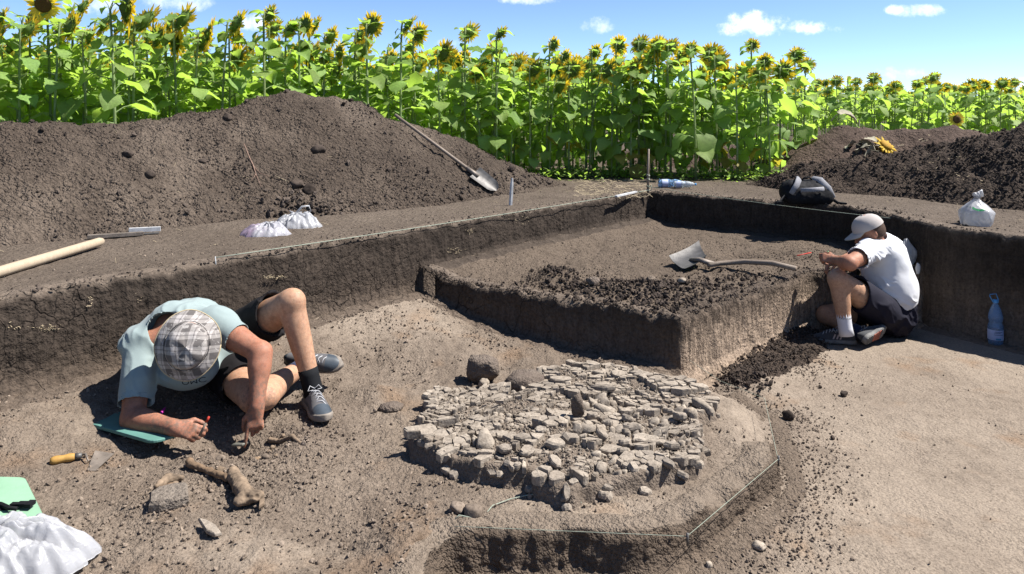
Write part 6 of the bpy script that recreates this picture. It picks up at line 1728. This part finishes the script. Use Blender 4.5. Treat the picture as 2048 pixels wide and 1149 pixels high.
slat((258, 461), (321, 458), .775, .03, .03, M_white, 'loose_board', 'short whitish wooden slat beyond the dark steel strip', 'board')
slat((288, 468), (318, 466), .758, .04, .006, M_steel, 'metal_plate', 'small shiny metal plate between the strip and the slat', 'metal plate')
slat((1232, 393), (1272, 384), .785, .03, .015, M_white, 'loose_board', 'whitish wooden slat on the rim left of the string stake', 'board')

# collapsed bags of thin film
def film(rx, ry, h, seed, folds=9, rings=26, seg=110, knot=(0.1, 0.0)):
    """spread-out bag: ragged outline, folds running to the knot, creased panels"""
    r = np.random.default_rng(int(seed*10)); a = np.linspace(0, 2*math.pi, seg, endpoint=False); ca, sa = np.cos(a), np.sin(a)
    out = 1+.20*perlin(ca*1.3+seed, sa*1.3)+.16*perlin(ca*3.4, sa*3.4+seed)+.07*perlin(ca*8+seed, sa*8)
    V = []
    for k, t in enumerate(np.linspace(0.03, 1, rings)):
        x = knot[0]*(1-t)+ca*out*t; y = knot[1]*(1-t)+sa*out*t
        z = (1-t**2.2)**.75
        z = z*(1+.35*perlin(x*2.2+seed, y*2.2))
        f = np.abs(np.sin(a*folds/2+1.4*np.sin(a*2+seed)+1.2*perlin(x*1.5, y*1.5+seed)))
        z = z+(.38*(f-.5))*np.clip(t*2.2, .3, 1)*(1-t**5)
        cr = (.35-np.abs(perlin(x*4.2+seed, y*4.2)))*.30+(.3-np.abs(perlin(x*9, y*9+seed)))*.14
        z = np.maximum(z+cr*(1-t**6), 0.02+.05*(1-t))
        V.append(np.stack([x*rx, y*ry, z*h], 1))
    n = rings; V = np.concatenate(V+[np.array([(knot[0]*rx, knot[1]*ry, h*1.1)])]); F = [tuple(f_) for f_ in grid_faces(n, seg, True)]+[(n*seg, (k+1) % seg, k) for k in range(seg)]
    # underside lying on the soil
    m = len(V); U = V[(n-1)*seg:n*seg].copy(); U[:, 2] = -.004; V = np.concatenate([V, U]); F += [((n-1)*seg+k, (n-1)*seg+(k+1) % seg, m+(k+1) % seg, m+k) for k in range(seg)]+[tuple(range(m, m+seg))[::-1]]
    return V, F
def film_bag(name, loc, args, mat, label, rz, loop=False, cat='bag'):
    V, F = film(*args[:4], **args[4]); o = link(name, np_mesh(name, V, F, [mat]), None, label, cat); o.location = loc; o.rotation_euler = (0, 0, rz)
    k = args[4].get('knot', (.1, 0)); kx, ky, kz = k[0]*args[0], k[1]*args[1], args[2]
    m = MB()
    for q in range(5):
        a = q*1.3+args[3]; m.tube([(kx, ky, kz*.8), (kx+.014*math.cos(a), ky+.014*math.sin(a), kz*1.12), (kx+.05*math.cos(a), ky+.045*math.sin(a), kz*(1.15+.2*math.sin(a*3)))], [.011, .010, .003], 6)
    if loop: m.tube([(kx, ky, kz), (kx+.05, ky, kz*1.7), (kx+.10, ky+.01, kz*1.75), (kx+.115, ky+.01, kz*1.3), (kx+.05, ky+.01, kz*.9)], [.010, .008, .007, .007, .008], 6, sx=.5)
    m.obj('knot', [M_bag], o); return o
g = G(528, 470, .75); film_bag('plastic_bag', (g[0], g[1], zz(top_ground, g[0], g[1])-.004), (.165, .125, .068, 3.3, dict(folds=10, knot=(.15, .25))), M_bagp, 'knotted white plastic bag with violet print, nearer to the trench edge', .1)
g = G(594, 453, .75); film_bag('plastic_bag', (g[0], g[1], zz(top_ground, g[0], g[1])-.004), (.165, .125, .085, 6.4, dict(folds=11, knot=(-.1, .2))), M_bag, 'knotted white plastic bag with a raised handle loop, against the heap foot', .15, True)
# carrier bag with a green mark on the right rim
def carrier():
    g = G(1950, 450, .75); root = bag('carrier_bag', (g[0]+.02, g[1], zz(rim_z, g[0], g[1])+.075), (.135, .115, .15), 2.7, M_bag, 'full white carrier bag with a green mark, standing on the right rim', .3, sub=5, ridge=.12, pinch=.75)
    m = MB()
    for q in range(3): m.tube([(.0, 0, .13), (.02*(q-1), .01, .16), (.035*(q-1), .0, .165+.01*q), (.03*(q-1)+.02, 0, .14)], [.02, .018, .012, .01], 7)
    m.obj('handles', [M_bag], root)
    src = root.data; tree = BVHTree.FromPolygons([v.co[:] for v in src.vertices], [tuple(p.vertices) for p in src.polygons]); R = Matrix.Rotation(-.3, 3, 'Z')
    for nm, r0, r1, a0, a1, zc, mt in (('green_mark', .040, .058, 3.6, 5.5, .085, M_grn),):
        V = []; n = 10
        for rr in (r0, r1):
            for a in np.linspace(a0, a1, n):
                p = Vector((-.035+rr*math.cos(a), 0, zc+rr*math.sin(a)*.8)); dr = R @ Vector((0, 1, 0)); p = R @ p
                h = tree.ray_cast(p-dr*.5, dr); V.append(tuple(h[0]-dr*.002) if h[0] is not None else tuple(p))
        mm = MB(); mm.add(V, [tuple(f) for f in grid_faces(2, n)]); mm.obj(nm, [mt], root, smooth=False)
carrier()
g = np.array((3.075, 5.86, 0)); bag('cloth_sack', (g[0], g[1], zz(shelf_z, g[0], g[1])+.085), (.085, .075, .125), 8.1, M_bag, 'crumpled off-white bag tucked in the corner behind the seated man', .5, sub=5, ridge=.26, pinch=.5)
q = P(1838, 536, 5.62); bag('wrapper', (q[0]-.02, q[1]-.02, q[2]), (.018, .014, .048), 4.2, M_bag, 'small white crumpled wrapper hanging below the corner bag', 0, sub=3, flatb=False)
# big crumpled film at the lower left
g = G(50, 1118, .16); film_bag('plastic_sheet', (g[0]-.01, g[1]-.045, .160), (.225, .165, .115, 5.15, dict(folds=9, rings=44, seg=200, knot=(-.3, .2))), M_bag, 'large crumpled white plastic bag in the lower left corner', .3)

# foam kneeling mats
def mat_pad(name, corners, z, th, mat, label, rad=.05):
    C_ = [np.array(G(x, y, z)[:2]) for x, y in corners]; out = []
    n = len(C_)
    for i in range(n):
        p, a, b = C_[i], C_[i-1], C_[(i+1) % n]; va, vb = unit(a-p), unit(b-p)
        for t in np.linspace(0, 1, 7): 
            q0, q1, q2 = p+va*rad, p, p+vb*rad; out.append((1-t)**2*q0+2*t*(1-t)*q1+t*t*q2)
    out = np.array(out); c = out.mean(0); m = MB(); V = []
    zf = lambda p: z
    for s_, dz in ((.985, 0), (1, th*.25), (1, th*.75), (.985, th)):
        for p in c+(out-c)*s_: V.append((p[0], p[1], z+dz+.008*math.sin(p[0]*9)*math.cos(p[1]*7)))
    k = len(out); m.add(V, [tuple(f) for f in grid_faces(4, k, True)]+[tuple(range(k))[::-1], tuple(range(3*k, 4*k))]); return m.obj(name, [mat], None, smooth=False, label=label, cat='mat')
p1 = mat_pad('kneeling_mat', [(168, 850), (226, 815), (368, 872), (305, 894)], .196, .014, M_mat1, 'teal foam kneeling mat under the elbow of the man in teal')
m = MB(); A = G(222, 818, .212); m.box((A[0]+.005, A[1]-.01, .211), (.03, .03, .004)); m.obj('strap_tab', [M_black], p1, smooth=False)
p2 = mat_pad('kneeling_mat', [(-90, 985), (-60, 960), (50, 962), (92, 1045), (10, 1085), (-110, 1075)], .165, .016, M_mat2, 'mint green foam mat with a black buckled strap, left edge', .03)
m = MB(); V = []
for t in np.linspace(-.2, 1, 12):
    q = G(-40+100*t, 1020-8*t, .186)
    for s_ in (-1, 1): V.append((q[0], q[1]+s_*.013, .188+.004*math.sin(t*9)))
m.add(V, [tuple(f) for f in grid_faces(12, 2)]); m.tube([G(0, 1008, .19), G(18, 1016, .196), G(34, 1018, .19)], .008, 6); m.obj('strap', [M_black], p2, smooth=False)
m = MB(); q = G(50, 1011, .19); m.box((q[0], q[1], .194), (.05, .024, .012)); m.box((q[0]+.018, q[1], .195), (.022, .034, .013)); m.box((q[0]-.035, q[1], .193), (.03, .018, .01)); m.obj('buckle', [M_black], p2, smooth=False)

# trowel
def trowel():
    a, b = fz(100, 930, .014), fz(152, 921, .016); d = unit(b-a); root = empty('trowel', a, 'pointing trowel with a varnished wooden handle on the ground left of the man', 'trowel'); o = a
    m = MB(); t = np.linspace(0, 1, 9); R_ = np.array([.012, .0165, .0175, .016, .0145, .0155, .017, .015, .011]); m.tube(a+np.outer(t, b-a)-o, R_, 12); m.obj('handle', [M_woody], root)
    m = MB(); m.tube([b-d*.004-o, b+d*.022-o], [.0125, .011], 12); m.obj('ferrule', [M_steel], root)
    e = fz(186, 924, .014); m = MB(); m.tube([b+d*.02-o, b+d*.035+np.array((0, 0, .004))-o, fz(176, 929, .014)-o, e-o], [.0045, .0045, .004, .004], 7); m.obj('tang', [M_steeld], root)
    A, B, C_, D = fz(174, 944, .006), fz(190, 909, .016), fz(228, 912, .010), fz(190, 944, .004)
    V = [A, B, C_, D]; V = V+[q-np.array((0, 0, .003)) for q in V]; m = MB(); m.add([q-o for q in V], [(0, 1, 2, 3), (7, 6, 5, 4), (0, 4, 5, 1), (1, 5, 6, 2), (2, 6, 7, 3), (3, 7, 4, 0)]); m.obj('blade', [M_steeld], root, smooth=False)
trowel()
# brush in the right hand, flint under the left hand, magenta marker
a, b = P(399, 872, 3.19), P(418, 834, 3.19); root = empty('brush', a, 'short wooden brush with a red tip held in the right hand', 'brush')
m = MB(); m.tube([(0, 0, 0), (b-a)*.72], [.0055, .005], 8); m.obj('handle', [M_woodg], root); m = MB(); m.tube([(b-a)*.72, (b-a)], [.0056, .0048], 8); m.obj('red_tip', [M_red], root)
def shard(name, pix, z, th, mat, label, cat, tilt=(0, 0), zs=None):
    """flat broken piece from its outline; real thickness"""
    Q = [G(x, y, z) for x, y in pix]; c = np.mean(Q, axis=0); m = MB(); V = []
    for s_, dz in ((.9, -th/2), (1, -th*.1), (.97, th*.3), (.86, th/2)):
        for q in Q: dxy = (q-c)*s_; V.append((dxy[0], dxy[1], dz+dxy[0]*tilt[0]+dxy[1]*tilt[1]))
    n = len(Q); m.add(V, [tuple(f) for f in grid_faces(4, n, True)]+[tuple(range(n))[::-1], tuple(range(3*n, 4*n))]); o = m.obj(name, [mat], None, smooth=False, label=label, cat=cat); o.location = c+np.array((0, 0, th*.3)); return o
shard('flint_blade', [(463, 893), (478, 886), (497, 880), (500, 886), (485, 893)], .12, .012, M_flint, 'grey flint piece under the finger of the digging hand', 'flint')
A, B = G(318, 832, .215), G(331, 815, .222); m = MB(); m.tube([A, A*.3+B*.7, B], [.007, .007, .003], 8); m.obj('marker_pen', [M_mag], None, label='magenta marker pen in the shade on the teal mat', cat='pen')

# bones and sherds round the hollow
def bone(name, pts_, rad_, label, mat, ends=(), res=.004, bites=(), cat='bone'):
    Pn = np.array(pts_); lo = Pn.min(0)-.06; hi = Pn.max(0)+.06; s = SDF(lo, hi, res)
    for i in range(len(Pn)-1): s.cap(Pn[i], Pn[i+1], rad_[i], rad_[i+1], .012)
    for c, r in ends: s.ell(c, np.eye(3), (r, r, r*.85), .012)
    for c, r in bites: s.ell(c, np.eye(3), (r, r, r), .006, sub=True)
    V, Q = s.net(); N_ = vnormals(V, Q); V = V+N_*(.007*fbm(V[:, 0]*26, V[:, 1]*26, V[:, 2]*26, oct=3)+.003*fbm(V[:, 0]*90, V[:, 1]*90, V[:, 2]*90, oct=2))[:, None]*min(1, max(rad_)/.02)
    return link(name, np_mesh(name, V, Q, [mat]), None, label, cat)
a, b, c = fz(380, 938, .020), fz(420, 952, .018), fz(456, 966, .02)
bone('long_bone', [a, b, c], [.016, .0115, .015], 'long thin brown bone lying left of the thick broken one', M_boneb, ends=[(a+np.array((-.006, .012, .004)), .016), (c, .017)])
a, b, c = fz(464, 962, .030), fz(480, 990, .034), fz(495, 1012, .034)
bone('thick_bone', [a, b, c], [.025, .028, .031], 'thick broken joint bone standing out pale in the middle of the finds', M_bone, ends=[(c+np.array((.035, .0, .0)), .026), (c+np.array((-.018, -.02, -.004)), .024)], bites=[(c+np.array((.012, -.035, .018)), .017), (c+np.array((.042, -.022, .012)), .010)])
shard('bone_flake', [(520, 996), (528, 992), (529, 1012), (518, 1016)], .175, .02, M_bone, 'small pale bone flake right of the thick broken bone', 'bone', (.3, .2))
a, b, c = fz(312, 985, .02), fz(335, 972, .026), fz(362, 966, .018)
bone('jaw_fragment', [a, b, c], [.010, .020, .012], 'cracked pale jaw fragment above the grey stone slab', M_bone, ends=[(fz(350, 975, .012), .014)], bites=[(fz(342, 980, .02), .012)])
a, b = fz(318, 990, .026), fz(364, 984, .026); bone('rib_fragment', [a, (a+b)/2+np.array((0, 0, .004)), b], [.007, .008, .006], 'narrow rib piece between the jaw fragment and the grey stone', M_boneb, res=.003)
o = shard('stone_slab', [(298, 1006), (316, 996), (350, 990), (376, 990), (378, 1012), (350, 1020), (318, 1026), (296, 1026)], .165, .055, M_sherd, 'rough grey stone slab on edge in front of the jaw fragment', 'stone', (.05, .1))
shard('pottery_sherd', [(396, 1050), (410, 1052), (432, 1062), (444, 1076), (430, 1079), (412, 1072)], .15, .016, M_clay, 'pointed grey sherd lying alone at the front', 'sherd', (-.03, .06)).location.z += .010
shard('pottery_sherd', [(470, 932), (495, 922), (520, 921), (527, 936), (508, 952), (486, 950)], .13, .014, M_sherdb, 'flat brown sherd in the hollow below the digging hand', 'sherd', (.1, .12))
shard('bone_splinter', [(302, 1043), (328, 1038), (327, 1042), (304, 1047)], .15, .008, M_bone, 'tiny bone splinter just below the grey stone slab', 'bone')
shard('bone_flake', [(425, 945), (440, 938), (452, 942), (448, 952), (432, 956)], .14, .012, M_bone, 'pale bone flake beside the long thin bone', 'bone', (.1, .2))
a, b, c = fz(540, 886, .012), fz(562, 890, .016), fz(585, 882, .016)
bone('vertebra', [a, b, c, fz(602, 892, .008)], [.012, .009, .010, .007], 'knobbly pale vertebra right of the digging hand', M_bone, ends=[(fz(545, 900, .01), .012), (fz(566, 878, .014), .010)], res=.0035)
for i, (px, py, s_, lab) in enumerate(((538, 905, .012, 'small pale bone crumb under the vertebra'), (552, 912, .010, 'tiny bone crumb right of the bone crumb under the vertebra'), (440, 920, .022, 'dark lump between the hand with the brush and the brown sherd'), (530, 918, .02, 'crumbly grey lump right of the brown sherd'))):
    o = link('bone_crumb' if i < 2 else 'soil_clod', rock((s_, s_*.9, s_*.7), i*3.3+1, mat=M_bone if i < 2 else M_crumb, sub=2), None, lab, 'bone' if i < 2 else 'clod'); o.location = fz(px, py, s_*.3)

# stakes and strings
a = G(1021, 413, .74); m = MB(); m.tube([a, a+np.array((.012, 0, .20)), a+np.array((.016, 0, .262))], [.016, .016, .010], 4, sx=.5); m.obj('marker_stake', [M_white], None, smooth=False, label='short whitish flat stake at the foot of the long heap', cat='stake')
S1 = np.array(P(1296, 392, 8.02)); m = MB(); m.tube([S1-np.array((0, 0, .03)), S1+np.array((0, 0, .25)), S1+np.array((.008, 0, .50))], [.014, .013, .010], 8)
st = m.obj('string_stake', [M_woodg], None, label='thin wooden stake with string loops at the far trench corner', cat='stake')
m = MB()
for z in (.06, .10, .18, .22): m.tube([S1+np.array((.017*math.cos(t), .017*math.sin(t), z+.01*math.sin(t*2))) for t in np.linspace(0, 6.28, 12)], .004, 5)
m.tube([S1+np.array((.01, -.015, .10)), S1+np.array((.035, -.02, .12)), S1+np.array((.03, -.02, .06)), S1+np.array((.0, -.016, .05))], .004, 5); m.obj('string_loops', [M_string], st)
PEG = np.array(G(432, 526, .755)); m = MB(); m.tube([PEG-np.array((0, 0, .03)), PEG+np.array((-.004, 0, .035))], [.004, .003], 6); m.obj('peg', [M_white], None, label='tiny pale peg holding the near end of the long string', cat='peg')
def string(pts_, label, r=.0026, mat=None):
    m = MB(); m.tube(np.array(pts_), r, 6); return m.obj('string', [mat or M_string], None, label=label, cat='string')
string(line3(PEG+np.array((0, 0, .03)), S1+np.array((0, -.015, .06)), 24, .012), 'long pale green string stretched along the left trench edge', .0026)
string(line3(S1+np.array((0, -.015, .10)), P(1870, 446, 5.95), 24, .02), 'pale green string stretched along the back trench edge', .0022)
pl = lambda px, py: G(px, py, .158)
A_, B_, C_, D_, E_ = pl(908, 1053), pl(1374, 1073), pl(1556, 919), pl(1529, 797), pl(1440, 762)
string(np.concatenate([line3(A_, B_, 10), line3(B_, C_, 10)[1:], line3(C_, D_, 8)[1:], line3(D_, E_, 5)[1:], line3(E_, P(1378, 720, 4.24), 5)[1:]]), 'thin string outlining the pedestal round the rubble', .0011)
string([fz(968, 1037, .008), fz(985, 1018, .012), fz(1020, 1005, .012), fz(1060, 997, .014), fz(1100, 995, .012), fz(1135, 1000, .012), fz(1163, 1009, .006)], 'loose curved string end on the pedestal in front of the rubble', .0022)
string([fz(905, 1050, .01), fz(918, 1042, .02), fz(940, 1042, .012), fz(962, 1048, .006)], 'short curl of string at the front left corner of the pedestal', .0025)
for px, py, lab in ((1375, 1074, 'small nail at the front right string corner of the pedestal'), (1557, 918, 'small nail at the right string corner of the pedestal')):
    q = pl(px, py); m = MB(); m.tube([q-np.array((0, 0, .03)), q+np.array((0, 0, .012))], [.004, .005], 6); m.obj('nail', [M_steel], None, label=lab, cat='nail')

# water bottle, lying bottles
def pet(name, tint, rough=.05, dens=.9):
    m, nt, N, L, b = new_mat(name); b.inputs['Base Color'].default_value = (*tint, 1); b.inputs['Roughness'].default_value = rough
    b.inputs['Transmission Weight'].default_value = dens; b.inputs['IOR'].default_value = 1.3; return m
M_pet = pet('blue_pet', (.45, .65, .90), .05, .84); M_petc = pet('clear_pet', (.86, .90, .92), .12, .7); M_capb = flat_mat('blue_cap', (.10, .38, .75), .4, var=.05)
M_lab = flat_mat('printed_label', (.48, .55, .78), .5, var=.15, scale=14); M_labt = flat_mat('label_teal', (.05, .30, .50), .5)
BP = [(.001, .004), (.030, .0), (.043, .006), (.047, .025), (.048, .05), (.0475, .10), (.048, .125), (.046, .135), (.041, .150), (.0405, .165), (.045, .180), (.046, .19), (.043, .21), (.034, .245), (.020, .275), (.0145, .285), (.0145, .30)]
def bottle(loc, label, M=None, sc=1.0, handle=True, mat=None):
    root = empty('water_bottle', loc, label, 'bottle'); T = (M or Matrix.Identity(4)) @ Matrix.Scale(sc, 4)
    m = MB(); m.lathe(BP, 28, M=T); m.lathe([(r*.985-.0006 if r > .01 else r, z+.001) for r, z in BP][::-1], 28, M=T); m.obj('body', [mat or M_pet], root)
    m = MB(); m.lathe([(.0165, .292), (.0168, .308), (.015, .312), (.001, .3125)], 20, M=T); m.obj('cap', [M_capb], root)
    m = MB(); m.lathe([(.0484, .040), (.0486, .108), (.0482, .109)], 28, M=T); lb = m.obj('label', [M_lab], root)
    if handle:
        m = MB(); m.tube([tuple(T @ Vector(q)) for q in ((.018, 0, .290), (.020, 0, .310), (.004, 0, .352), (-.038, 0, .348), (-.040, 0, .338), (-.018, 0, .296), (.0, 0, .288))], .0028, 7, sx=1.6); m.obj('handle', [M_capb], root)
        m = MB()
        for z, x0, x1, mt in ((.100, -2.2, -1.2, 0), (.092, -2.3, -1.5, 0), (.080, -2.3, -1.0, 0), (.055, -2.1, -1.4, 1)):
            V = []; n = 8; hgt = .003 if mt == 0 else .012
            for dz in (0, hgt):
                for a in np.linspace(x0, x1, n): V.append(tuple(T @ Vector((.0489*math.cos(a), .0489*math.sin(a), z-dz))))
            m.add(V, [tuple(f) for f in grid_faces(2, n)], mt)
        m.obj('label_print', [M_print, M_labt], lb, smooth=False)
    return root
q = G(1991, 690, .0); bottle((q[0], q[1], zz(floor_z, q[0], q[1])+.004), 'blue plastic water bottle with a carrying handle standing against the right trench wall')
q = G(1318, 372, .78); bottle((q[0], q[1]+.05, .80), 'blue plastic bottle lying behind the string stake', frame((0, 0, 1), (.95, .25, .05)).to_4x4() if False else Matrix.Rotation(math.radians(88), 4, 'Y'), 1.0, False)
q = G(1350, 374, .78); bottle((q[0], q[1]+.06, .80), 'clear plastic bottle lying right of the blue one behind the string stake', Matrix.Rotation(math.radians(-20), 4, 'Z') @ Matrix.Rotation(math.radians(88), 4, 'Y'), .8, False, M_petc)

# backpack
def backpack():
    g = G(1624, 411, .75); o = np.array((g[0], g[1]+.12, zz(rim_z, g[0], g[1]))); root = empty('backpack', o, 'black backpack with grey shoulder straps lying on the far rim', 'backpack')
    s = SDF((-.32, -.24, -.02), (.32, .26, .30), .008)
    s.cap((-.12, .0, .105), (.12, .0, .105), .115, .115, .05); s.cap((-.12, .08, .10), (.12, .08, .10), .11, .11, .05); s.cap((-.15, -.06, .065), (.15, -.06, .065), .075, .075, .04); s.cut((0, 0, .0), (0, 0, -1))
    V, Q = s.net(); V = smooth_v(V, Q, 2); N_ = vnormals(V, Q); V = V+N_*(.012*fbm(V[:, 0]*9, V[:, 1]*9, V[:, 2]*9, oct=3)-.006*np.abs(fbm(V[:, 0]*22, V[:, 1]*22, V[:, 2]*22, oct=2)))[:, None]; link('pack_body', np_mesh('pack_body', V, Q, [M_black]), root)
    def strap(path, w, mat, name, t=.014):
        m = MB(); m.tube(np.array(path), w, 8, sx=t/w); m.obj(name, [mat], root)
    strap([(-.19, -.12, .10), (-.13, -.10, .19), (-.085, -.03, .235), (-.06, .06, .225)], .034, M_greyn, 'shoulder_strap', .012)
    strap([(.20, -.10, .06), (.16, -.10, .15), (.10, -.05, .23), (.07, .05, .235)], .032, M_greyn, 'shoulder_strap', .012)
    m = MB(); m.tube([(-.11, -.13, .135), (0, -.165, .145), (.10, -.14, .15)], .022, 8, sx=.6); m.obj('back_pad', [M_greyn], root)
    m = MB(); m.tube([(-.05, 0, .215), (-.03, -.01, .245), (.02, -.01, .248), (.05, 0, .22)], .008, 6); m.obj('top_handle', [M_black], root)
    strap([(-.17, -.05, .08), (-.24, -.08, .075), (-.30, -.12, .03), (-.34, -.15, .012)], .016, M_black, 'waist_strap', .008); strap([(.19, -.08, .06), (.24, -.12, .02), (.30, -.13, .012)], .014, M_black, 'waist_strap', .008)
    m = MB(); m.box((-.31, -.13, .025), (.05, .03, .016)); m.box((.29, -.13, .016), (.05, .03, .014)); m.obj('buckle', [M_black], root, smooth=False)
backpack()

# twigs on the heap, straw in the section, withered leaves, fallen head
hz = lambda px, py, dz=.012: hit(px, py, top_ground, 4.5, 10)+np.array((0, 0, dz))
m = MB(); m.tube([hz(488, 299, .05), hz(497, 318, .03), hz(506, 335, .02), hz(512, 352), hz(522, 377)], [.004, .005, .0055, .004, .002], 6); m.tube([hz(508, 338, .02), hz(520, 350), hz(540, 356)], [.0035, .003, .0015], 5); m.tube([hz(512, 352, .02), hz(503, 366)], [.003, .0015], 5); m.obj('forked_twig', [M_twig], None, label='forked reddish twig lying down the face of the long heap', cat='twig')
m = MB(); m.tube([hz(552, 358, .02), hz(566, 362), hz(577, 367)], [.004, .0045, .002], 6); m.obj('twig', [M_straw], None, label='short pale twig right of the forked one on the heap', cat='twig')
def straws():
    r = np.random.default_rng(3); m = MB()
    def bit(c, l, ang, t=.0022):
        d = np.array((math.cos(ang), math.sin(ang)*.5, r.normal()*.35)); d /= np.linalg.norm(d); m.tube([c-d*l/2, c+d*l/2], t, 3, cap=False)
    Wl = np.array(WALL)
    for px, py, n, sx, sy in ((85, 655, 50, 32, 5), (175, 600, 6, 14, 10), (275, 592, 9, 9, 16), (385, 572, 8, 8, 16), (545, 553, 40, 36, 4), (25, 650, 10, 20, 6), (900, 500, 18, 30, 5), (940, 462, 14, 8, 10), (1045, 440, 14, 20, 8), (330, 560, 6, 10, 5)):
        for k in range(n):
            x, y = px+r.normal()*sx*.5, py+r.normal()*sy*.5
            # depth of the left wall along this ray
            t = ((-3.6-0)*LV[0]+(1.88)*LV[1]); kx = (x-1024)/FPX; Yw = ((-1.67)*LV[0]+4.26*LV[1])/(kx*LV[0]+LV[1])
            c = P(x, y, Yw); c[:2] += LV*(.06*(.75-c[2])+.012); bit(c, r.uniform(.008, .024), r.uniform(0, 3.1), .0018)
    for k in range(260):
        x, y = r.uniform(-4, 4.5), r.uniform(3, 9.5)
        if sdf_poly(np.array([x]), np.array([y]), PIT)[0] < .03: continue
        bit(np.array((x, y, zz(top_ground, x, y)+.004)), r.uniform(.02, .07), r.uniform(0, 3.1), .0018)
    for k in range(240):
        c = G(r.uniform(1150, 1300), r.uniform(360, 395), .755); bit(c, r.uniform(.04, .12), r.normal()*.5, .003)
    for k in range(70):
        px, py = 1910+r.normal()*60, 330+r.normal()*30
        c = hit(px, py, heapR, 5.5, 10); bit(c, r.uniform(.02, .05), r.uniform(0, 3), .003)
    m.obj('straw_bits', [M_straw], None, label='bits of straw and dry root in the section and on the rim', cat='straw', kind='stuff')
straws()
q = hit(1771, 306, lambda X, Y: np.maximum(heapR(X, Y), heapF(X, Y)), 6, 14)
b_, p_, d_ = HEADS[2]; fh = link('fallen_sunflower_head', b_, None, 'cut sunflower head lying on the spoil heap behind the backpack', 'sunflower head'); place(fh, q+np.array((0, 0, .09)), (.35, -.6, .7), 0, .085, 'Z'); link('petals', p_, fh)
dd = MB(); dd.lathe([(1.0, .05), (1.02, .2), (.85, .42), (.5, .55), (.02, .6)], 14); link('disc', dd.mesh('fallen_disc', [flat_mat('golden_disc', (.55, .30, .02), .8, var=.4, scale=60, bumps=.6, bscale=90)]), fh)
r = np.random.default_rng(14)
for i, (px, py) in enumerate(((1712, 297), (1722, 300), (1733, 304), (1742, 307), (1750, 309), (1728, 296), (1758, 312), (1662, 255))):
    q = hit(px, py, lambda X, Y: np.maximum(heapR(X, Y), heapF(X, Y)), 6, 14)
    me = LEAF[i % 9].copy(); me.materials.clear(); me.materials.append(M_dry); me.materials.append(M_dry)
    o = link('withered_leaf', me, None, ('%s withered leaf from the left beside the fallen sunflower head' % ('first', 'second', 'fourth', 'fifth', 'sixth', 'third', 'seventh')[i]) if i < 7 else 'withered pale leaf on the crest of the farther heap', 'leaf', 'withered leaves by the fallen head' if i < 7 else None)
    place(o, q+np.array((0, 0, .05)), (r.normal(), r.normal()*.5, .1), r.normal()*.5, .16)
# little things near the seated man
a, b = P(1594, 496, 6.0), P(1622, 492, 6.1); a[2] = zz(shelf_z, a[0], a[1])+.04; b[2] = zz(shelf_z, b[0], b[1])+.04
m = MB(); m.tube([a, b], .005, 6); m.obj('pencil', [M_red], None, label='thin red pencil on the shelf beyond the shovel handle', cat='pencil')
a = P(1656, 503, 5.36); m = MB(); m.tube([a, a+np.array((.002, 0, -.07))], [.006, .007], 8); m.obj('pen', [M_grn], None, label='green pen in the hand of the seated man', cat='pen')
a = P(1810, 540, 5.72); b = P(1826, 530, 5.70); m = MB(); m.tube([a, b], [.009, .005], 6); m.obj('stick', [M_wood], None, label='short pale stick below the corner bag', cat='stick')
